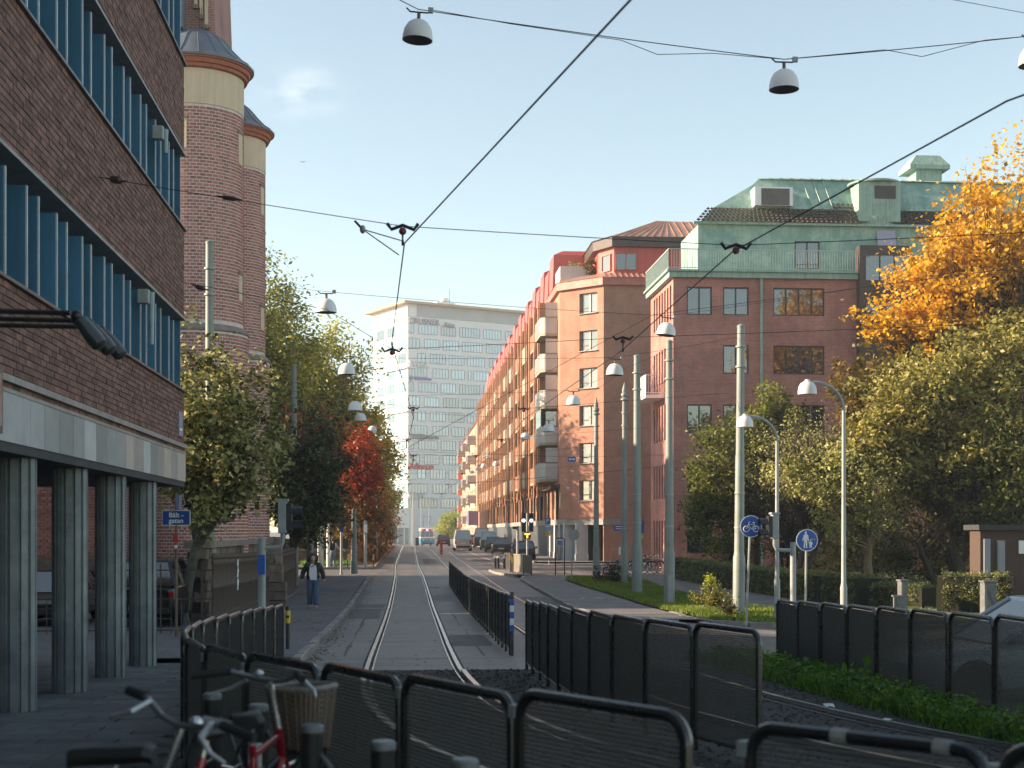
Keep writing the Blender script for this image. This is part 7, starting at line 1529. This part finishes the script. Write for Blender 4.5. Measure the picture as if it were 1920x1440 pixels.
# ================================================================== BICYCLES
wick = M('wicker', (.19, .145, .11), .8, .5, 40, c2=(.12, .09, .07)); leather = M('saddle_black', (.015, .015, .017), .5, .3, 15); alu = M('lever_alu', (.55, .57, .58), .32, .2, 10, metal=.7)
def bicycle(label, loc, rz, frame_m, steer=0.0, lean=0.0, basket=False, levers=True, spokes=16, guard=True, group=None, stem_up=0.0, rack=True, sweep=1.0, half=.31):
    t = thing('bicycle', label, 'bicycle', loc, group=group); t.rotation_euler = (0, lean, rz)
    wr = .335; hd = Vector((0, .40, .82)); fx = Vector((0, .53, wr)); bb = Vector((0, -.02, .29)); st = Vector((0, -.15, .78)); rx = Vector((0, -.52, wr)); ht = Vector((0, .44, .66))
    S = Matrix.Rotation(steer, 3, 'Z'); A = ht.copy()
    def sv(p): p = Vector(p); return S @ (p - A) + A
    def wheel(c, f):
        b = MB(); b.tube([f(c + Vector((0, wr * math.cos(a), wr * math.sin(a)))) for a in np.linspace(0, 2 * math.pi, 29)], .019, 7, cap=False); w = b.build('wheel', rubber, t, True, local=True)
        b = MB(); b.tube([f(c + Vector((0, (wr - .022) * math.cos(a), (wr - .022) * math.sin(a)))) for a in np.linspace(0, 2 * math.pi, 29)], .010, 5, cap=False); b.build('rim', chrome, w, True, local=True)
        b = MB(); b.tube([f(c + Vector((-.05, 0, 0))), f(c + Vector((.05, 0, 0)))], .018, 8)
        for i in range(spokes): a = 2 * math.pi * i / spokes; b.tube([f(c + Vector((.02 * (-1) ** i, 0, 0))), f(c + Vector((0, (wr - .02) * math.cos(a), (wr - .02) * math.sin(a))))], .0016, 3, cap=False)
        b.build('spokes', chrome, w, local=True)
        if guard: b = MB(); b.tube([f(c + Vector((0, (wr + .03) * math.cos(a), (wr + .03) * math.sin(a)))) for a in np.linspace(R(20), R(190) if c.y < 0 else R(170), 16)], .016, 6); b.build('mudguard', black_paint, t, True, local=True)
    wheel(rx, lambda p: p); wheel(fx, sv)
    fr = MB(); fr.tube([hd, ht], .021, 8); fr.tube([ht.lerp(hd, .8), st], .016, 8); fr.tube([ht.lerp(hd, .15), bb], .018, 8); fr.tube([st + Vector((0, -.01, .05)), bb], .017, 8)
    for sx in (-.05, .05): fr.tube([st, rx + Vector((sx, 0, 0))], .009, 6); fr.tube([bb, rx + Vector((sx, 0, 0))], .010, 6)
    fr.build('frame', frame_m, t, True, local=True)
    fk = MB()
    for sx in (-.045, .045): fk.tube([sv(ht + Vector((sx * .6, 0, 0))), sv(ht.lerp(fx, .5) + Vector((sx, .0, 0))), sv(fx + Vector((sx, 0, 0)))], .011, 6)
    fk.build('fork', frame_m, t, True, local=True)
    zt = .98 + stem_up; sp = sv(Vector((0, .375, zt))); MB().tube([hd, sv(Vector((0, .385, zt - .04))), sp], .014, 8).build('stem', chrome, t, True, local=True)
    q_ = lambda x_, y_, z_: (x_ / .31 * half, .41 - (.41 - y_) * sweep, zt + z_)
    bar = [q_(-.31, .22, .04), q_(-.2, .33, .05), q_(-.08, .40, .01), q_(0, .41, 0), q_(.08, .40, .01), q_(.2, .33, .05), q_(.31, .22, .04)]
    hb = MB().tube([sv(p) for p in bar], .012, 8).build('handlebar', M('bar_metal', (.2, .21, .22), .35, .3, 20, metal=.7), t, True, local=True)
    for sx in (-1, 1):
        MB().tube([sv(q_(sx * .20, .33, .05)), sv(q_(sx * .33, .20, .04))], .019, 8).build('grip', rubber, hb, True, local=True)
        if levers:
            MB().tube([sv(Vector(q_(sx * .16, .36, .045))), sv(Vector(q_(sx * .18, .35, .02)) + Vector((0, .06, -.02))), sv(Vector(q_(sx * .25, .3, -.005)) + Vector((0, .085, -.03))), sv(Vector(q_(sx * .31, .24, -.01)) + Vector((0, .08, -.045)))], [.014, .013, .009, .006], 6).build('brake_lever', alu, hb, True, local=True)
    MB().sphere(sv((-.1, .41, zt + .035)), .026, 10, 6, sz=.7).build('bell', chrome, hb, True, local=True)
    s0 = MB(); rings = []
    for (yy, w, z_) in ((-.30, .075, .955), (-.27, .088, .965), (-.2, .07, .958), (-.1, .03, .955), (-.02, .02, .95), (.0, .012, .94)): rings.append([(-w, yy, z_ - .02), (-w * .7, yy, z_ + .012), (w * .7, yy, z_ + .012), (w, yy, z_ - .02), (w * .4, yy, z_ - .05), (-w * .4, yy, z_ - .05)])
    s0.loft(rings); s0.build('saddle', leather, t, True, local=True, bevel=.006); MB().tube([st, (0, -.17, .93)], .013, 8).build('seat_post', chrome, t, True, local=True)
    MB().tube([(-.09, -.02, .29), (.09, -.02, .29)], .015, 8).build('crank_axle', chrome, t, True, local=True); cr = MB(); cr.lathe([(.095, -.004), (.095, .004)], 20); cr.v = [(.06 + c2, -.02 + a2, .29 + b2) for a2, b2, c2 in cr.v]; cr.build('chain_wheel', chrome, t, True, local=True)
    for sx, dz in ((-1, -.16), (1, .16)): MB().bar((sx * .09, -.02, .29), (sx * .09, .03, .29 + dz), .012, .02).build('crank', chrome, t, local=True); MB().obox((sx * .14, .03, .29 + dz), (.09, .08, .02)).build('pedal', black_paint, t, local=True)
    if rack: MB().tube([(-.06, -.22, .74), (-.06, -.62, .74), (.06, -.62, .74), (.06, -.22, .74)], .007, 6).build('rear_rack', black_paint, t, local=True); MB().obox((0, -.68, .68), (.07, .03, .05)).build('rear_light', tail_m, t, local=True)
    if basket:
        c0 = Vector((0, .60, .70)); bk = None
        def ringp(z_, a_, b_): return [sv(c0 + Vector((a_ * math.copysign(abs(math.cos(q)) ** .6, math.cos(q)), b_ * math.copysign(abs(math.sin(q)) ** .6, math.sin(q)), z_))) for q in np.linspace(0, 2 * math.pi, 29)[:-1]]
        b = MB(); b.loft([ringp(0, .105, .09), ringp(.01, .11, .095), ringp(.14, .128, .11), ringp(.29, .147, .124)], caps=False); b.f.append(tuple(range(28))[::-1]); bk = b.build('basket', M('wicker_gap', (.07, .05, .035), .9, .4, 30), t, local=True)
        for i in range(22): z_ = .012 + i * .0128; f_ = z_ / .29; MB().tube([p_ + Vector((0, 0, .003 * (-1) ** (k + i))) for k, p_ in enumerate(ringp(z_, .108 + .042 * f_, .093 + .034 * f_))] + [ringp(z_, .108 + .042 * f_, .093 + .034 * f_)[0]], .0058, 4, cap=False).build('wicker_strand', wick, bk, local=True)
        r0, r1 = ringp(0, .112, .097), ringp(.29, .153, .13)
        for k in range(28): MB().tube([r0[k], r1[k]], .0055, 4).build('wicker_stake', wick, bk, local=True)
        rr = ringp(.295, .152, .129); MB().tube(rr + [rr[0]], .016, 6, cap=False).build('basket_rim', M('wicker_pale', (.25, .22, .19), .8, .5, 40), bk, True, local=True)
    return t
bike_red = paint('bike_red', (.30, .012, .02)); bike_black = paint('bike_black', (.012, .012, .014)); bike_grey = paint('bike_grey', (.12, .12, .13))
gz_ = lambda x, y: g(x, y) + .032
bicycle('red bicycle with silver brake levers parked at the near rack post', (-.98, 5.62, gz_(-.8, 5.6) + .01), 3.01, bike_red, R(-34), -.20, group='bicycles at the near rack', stem_up=.07, sweep=.25, half=.33)
bicycle('red bicycle with a wicker front basket beside the curved fence', (-.60, 6.32, gz_(-.6, 6.3)), -.12, bike_red, R(-28), -.03, True, group='bicycles at the near rack', stem_up=.06)
bicycle('black bicycle whose saddle stands before the red one', (-1.16, 5.0, gz_(-1.1, 5)), R(90), bike_black, 0, .03, group='bicycles at the near rack', levers=False, stem_up=-.25)
for i, (px, y, rz_, mm, lb) in enumerate(((1222, 76, R(-70), bike_black, 'black city bicycle leaning at the corner of the brick house'), (1212, 76.8, R(-80), bike_grey, 'grey city bicycle behind the black one at the house corner'), (1204, 75.5, R(-95), bike_black, 'second dark bicycle at the house corner, half behind a pole'))):
    x = XA(px, y); bicycle(lb, (x, y, g(x, y) + .1), rz_, mm, R(10), .05, spokes=8, group='bicycles at the brick house corner')
# rack posts
rp_ = MB().lathe([(.052, -.05), (.052, .90)], 14).mesh('post', black_paint, True); rc_ = MB().lathe([(.054, .90), (.054, .925), (.045, .935), (.001, .936)], 14).mesh('cap', M('post_cap', (.22, .23, .24), .5, .3, 20, metal=.4), True)
def hoop(s_):
    pts = [(s_ * .045, 0, .80), (s_ * .12, 0, .70), (s_ * .2, 0, .5), (s_ * .24, 0, .3), (s_ * .24, 0, .0)]; return MB().tube(pts, .011, 6).mesh('hoop', M('hoop_paint', (.05, .055, .06), .35, .2, 10), True)
hm = [hoop(-1), hoop(1)]
for i, (x, y) in enumerate(((-1.08, 8.2), (-.75, 7.5), (-.41, 6.5), (-.08, 5.85), (.23, 5.3))):
    t = thing('bike_rack_post', ['rack post farthest along the row, by the fence bend', 'rack post with a white sticker behind the red bicycle', 'rack post standing before the wicker basket', 'rack post next after the basket, toward the fence', 'last rack post of the row, close under the fence'][i], 'bike rack', (x, y, gz_(x, y) - .06), R(-25), 'bike rack posts')
    inst('post', rp_, t, (0, 0, 0), world=False); inst('cap', rc_, t, (0, 0, 0), world=False)
    for m_ in hm: inst('hoop', m_, t, (0, 0, 0), world=False)
    if i == 1: MB().lathe([(.0535, .60), (.0535, .74)], 14, a0=R(-150), a1=R(-40)).build('sticker', paint_white, t, local=True)

# ================================================================== PEOPLE
def skin(name, V, E, Rd, mat, parent, root=0, sub=2):
    me = bpy.data.meshes.new(name); me.from_pydata(V, E, []); bm = bmesh.new(); bm.from_mesh(me); ly = bm.verts.layers.skin.verify(); bm.verts.ensure_lookup_table()
    for v, r_ in zip(bm.verts, Rd): v[ly].radius = r_ if isinstance(r_, tuple) else (r_, r_); v[ly].use_root = (v.index == root)
    bm.to_mesh(me); bm.free(); o_ = bpy.data.objects.new(name, me); col.objects.link(o_); o_.parent = parent; me.materials.append(mat)
    m_ = o_.modifiers.new('skin', 'SKIN'); m_.use_smooth_shade = True; s_ = o_.modifiers.new('sub', 'SUBSURF'); s_.levels = sub; s_.render_levels = sub; return o_
sk_m = M('skin', (.5, .29, .21), .55, .15, 12); jean = M('denim', (.075, .115, .19), .85, .35, 14, c2=(.05, .08, .14)); jean_l = M('denim_pale', (.2, .27, .33), .85, .3, 14); jacket_m = M('black_jacket', (.010, .0095, .0095), .55, .4, 9, c2=(.02, .016, .014)); shirt_m = M('white_shirt', (.62, .62, .66), .8, .2, 10); hair_m = M('brown_hair', (.05, .025, .018), .6, .6, 30, c2=(.015, .009, .007)); hood_m = M('pale_hoodie', (.55, .52, .5), .85, .25, 8); pack_m = M('backpack', (.015, .015, .02), .7, .3, 10); shoe_p = M('pink_shoe', (.4, .25, .25), .7)
def person(label, loc, rz, H, legs, arms, top_m, leg_m, head_tilt=0.0, stout=1.0):
    """faces -Y; legs: ((knee),(ankle)) per side; arms: ((elbow),(hand)) per side"""
    t = thing('person', label, 'person', loc, rz); k = H / 1.7
    P = lambda x, y, z: Vector((x * k, y * k, z * k)); hip, wa, ch, nk, hd = P(0, 0, .93), P(0, 0, 1.08), P(0, -.01, 1.30), P(0, -.015, 1.47), P(0, -.03 - head_tilt, 1.60)
    V = [hip, wa, ch, nk, hd, hd + Vector((0, -.005, .06 * k))]; E = [(0, 1), (1, 2), (2, 3), (3, 4), (4, 5)]; Rd = [.12 * k, .11 * k, .12 * k, .05 * k, (.072 * k, .088 * k), .07 * k]
    for sx, (kn, an), (el, ha) in ((-1, legs[0], arms[0]), (1, legs[1], arms[1])):
        n = len(V); V += [P(sx * .095, 0, .86), P(*kn), P(*an), P(an[0], an[1] - .13, .04)]; E += [(0, n), (n, n + 1), (n + 1, n + 2), (n + 2, n + 3)]; Rd += [.08 * k, .052 * k, .04 * k, .03 * k]
        n = len(V); V += [P(sx * .17, 0, 1.39), P(*el), P(*ha)]; E += [(2, n), (n, n + 1), (n + 1, n + 2)]; Rd += [.055 * k, .04 * k, .03 * k]
        f0 = Vector(V[n + 2]); d = (f0 - V[n + 1]).normalized()
        for fi in range(5):
            off = Vector((0, (fi - 2) * .017 * k, 0)) + (Vector((-sx * .02 * k, -.03 * k, .03 * k)) if fi == 0 else Vector((0, 0, 0)))
            m_ = len(V); V += [f0 + d * .05 * k + off, f0 + d * (.085 + .01 * (2 - abs(fi - 2))) * k + off + Vector((-sx * .012 * k, 0, 0))]; E += [(n + 2, m_), (m_, m_ + 1)]; Rd += [.0095 * k, .008 * k]
    skin('body', V, E, Rd, sk_m, t)
    # trousers
    s = stout; V = [hip + Vector((0, 0, .06 * k)), hip]; E = [(0, 1)]; Rd = [(.15 * k * s, .115 * k * s), (.155 * k * s, .125 * k * s)]
    for sx, (kn, an) in ((-1, legs[0]), (1, legs[1])):
        n = len(V); V += [P(sx * .1, 0, .80), P(*kn), P(an[0], an[1], .16), P(an[0], an[1], .085)]; E += [(1, n), (n, n + 1), (n + 1, n + 2), (n + 2, n + 3)]; Rd += [.098 * k * s, .075 * k * s, .072 * k * s, .075 * k * s]
    skin('trousers', V, E, Rd, leg_m, t)
    # jacket or hoodie
    V = [P(0, .005, .90), wa + Vector((0, .01, 0)), ch + Vector((0, .01, 0)), P(0, .005, 1.43)]; E = [(0, 1), (1, 2), (2, 3)]; Rd = [(.19 * k * s, .135 * k * s), (.18 * k * s, .135 * k * s), (.185 * k * s, .14 * k * s), (.10 * k, .08 * k)]
    for sx, (el, ha) in ((-1, arms[0]), (1, arms[1])):
        n = len(V); w_ = Vector(el).lerp(Vector(ha), .92) * k; V += [P(sx * .195, .0, 1.38), P(*el), w_]; E += [(2, n), (n, n + 1), (n + 1, n + 2)]; Rd += [.085 * k * s, .068 * k * s, .052 * k * s]
    skin('jacket', V, E, Rd, top_m, t, 2)
    for (kn, an) in legs:
        b = MB(); ax, ay = an[0] * k, an[1] * k; rings = []
        for (yy, w, h_) in ((.07, .03, .07), (.04, .042, .09), (-.05, .045, .085), (-.13, .045, .055), (-.19, .03, .035)): rings.append([(ax - w, ay + yy, .0), (ax - w, ay + yy, h_ * .6), (ax, ay + yy, h_), (ax + w, ay + yy, h_ * .6), (ax + w, ay + yy, 0)])
        b.loft(rings).build('shoe', shoe_p, t, True, local=True)
    return t, k, hd, P
px_, py_ = XA(587, 45.6), 45.6
t, k, hd, P = person('walking person in open black jacket, white shirt and blue jeans', (px_, py_, g(px_, py_) + .125), R(4), 1.66, (((-.10, -.02, .50), (-.10, .06, .09)), ((.085, -.10, .50), (.09, -.12, .09))), (((-.33, .03, 1.14), (-.36, -.02, .90)), ((.31, .02, 1.13), (.36, -.05, .89))), jacket_m, jean, .03, 1.3)
b = MB(); b.prism([(-.085, .92), (.10, .90), (.11, 1.1), (.085, 1.36), (.02, 1.44), (-.05, 1.44), (-.09, 1.36), (-.11, 1.1)], lambda u_, v2, h: (u_ * k * 1.2, -.185 * k - h - .03 * math.cos(u_ * 9) * k + (.05 * k if v2 > 1.3 else 0), v2 * k), 0, .02); b.build('shirt', shirt_m, t, local=True)
MB().tube([(-.14 * k, -.11 * k, 1.42 * k), (-.05 * k, -.20 * k, 1.34 * k), (.09 * k, -.16 * k, 1.44 * k)], .016, 6).build('bag_strap', jacket_m, t, True, local=True)
b = MB(); b.sphere((hd.x, hd.y + .045, hd.z + .055), .122 * k, 14, 10, 1.2, .9, .95)
for i in range(26): a = R(-20 + 220 * i / 25); b.sphere((hd.x + .125 * k * math.cos(a), hd.y + .05 + .08 * k * math.sin(a), hd.z + random.uniform(-.08, .1) * k), .05 * k, 8, 6)
b.build('hair', hair_m, t, True, local=True)
f_ = MB().sphere((hd.x, hd.y - .05 * k, hd.z + .0), .082 * k, 14, 10, .92, .8, 1.15).build('face', sk_m, t, True, local=True)
for sx in (-1, 1): MB().sphere((hd.x + sx * .028 * k, hd.y - .10 * k, hd.z + .018 * k), .011 * k, 8, 6).build('eye', hair_m, f_, True, local=True); MB().obox((hd.x + sx * .03 * k, hd.y - .106 * k, hd.z + .04 * k), (.035 * k, .008, .008)).build('brow', hair_m, f_, local=True)
MB().sphere((hd.x, hd.y - .108 * k, hd.z - .008 * k), .014 * k, 8, 6, 1, 1, 1.6).build('nose', sk_m, f_, True, local=True); MB().obox((hd.x, hd.y - .102 * k, hd.z - .045 * k), (.04 * k, .008, .008)).build('mouth', M('lips', (.25, .08, .07), .5), f_, local=True)
cx_, cy_ = XA(624, 88.7), 88.7
t, k, hd, P = person('person in pale hoodie with black backpack pushing a bicycle', (cx_, cy_, g(cx_, cy_) + .125), R(176), 1.72, (((-.09, -.05, .50), (-.09, -.1, .09)), ((.09, .03, .50), (.09, .12, .09))), (((-.27, -.12, 1.16), (-.52, -.22, 1.05)), ((.24, -.05, 1.12), (.26, -.2, .95))), hood_m, jean_l, .02, 1.0)
b = MB(); b.sphere((hd.x, hd.y + .012, hd.z + .045), .105 * k, 12, 8); b.build('hair', hair_m, t, True, local=True)
MB().obox((0, .2 * k, 1.22 * k), (.30 * k, .16 * k, .46 * k)).build('backpack', pack_m, t, local=True, bevel=.05)
for sx in (-1, 1): MB().tube([(sx * .11 * k, .15 * k, 1.42 * k), (sx * .13 * k, -.02 * k, 1.49 * k), (sx * .12 * k, -.15 * k, 1.3 * k)], .02, 6).build('strap', pack_m, t, True, local=True)
x = XA(636, 88.9); bicycle('bicycle pushed by the person with the backpack', (x, 89.0, g(x, 89) + .125), R(-16), bike_black, 0, 0, spokes=8)
# birds far off, and the litter by the weeds
bd = thing('bird', 'tiny dark bird gliding beside the church turret', 'bird', W(568, 304, 90)); p = W(568, 304, 90)
b = MB(); b.tube([p + Vector((-.04, .12, 0)), p + Vector((0, 0, .02)), p + Vector((.03, -.1, 0))], [.01, .035, .015], 6); b.build('body', black_paint, bd, True)
for sx in (-1, 1): MB().add([p + Vector((0, .04, .02)), p + Vector((sx * .12, .02, .07)), p + Vector((sx * .2, -.03, .03)), p + Vector((0, -.04, .02))], [(0, 1, 2, 3)]).build('wing', black_paint, bd)
for i, (x, y, lb) in enumerate(((4.95, 14.3, 'crumpled pale litter scrap in the gravel by the weeds'), (4.85, 15.9, 'flat pale paper scrap among the gravel and weeds'))):
    r_ = random.Random(i); b = MB(); n = 7; b.add([(x + .09 * math.cos(a) * r_.uniform(.5, 1), y + .08 * math.sin(a), g(x, y) + .02 + r_.uniform(0, .04)) for a in np.linspace(0, 6.28, n + 1)[:-1]] + [(x, y, g(x, y) + .06)], [(j, (j + 1) % n, n) for j in range(n)]); o_ = b.build('litter', paint_white); setp(o_, lb, 'litter')

# ------------------------------------------------------------------ thin autumn haze filling the street
hz = MB().box(-420, 420, -12, 420, -3, 64).mesh('haze', None)
hzm = bpy.data.materials.new('haze'); hzm.use_nodes = True; nt = hzm.node_tree; nt.nodes.remove(nt.nodes['Principled BSDF'])
pv = nt.nodes.new('ShaderNodeVolumePrincipled'); pv.inputs['Color'].default_value = (.93, .95, 1, 1); pv.inputs['Density'].default_value = 0.00055; pv.inputs['Anisotropy'].default_value = 0.2
nt.links.new(pv.outputs[0], nt.nodes['Material Output'].inputs['Volume']); hz.materials.append(hzm)
hzo = mesh_obj('haze', hz, None, 'stuff'); setp(hzo, 'thin pale haze in the air over the street', 'haze')
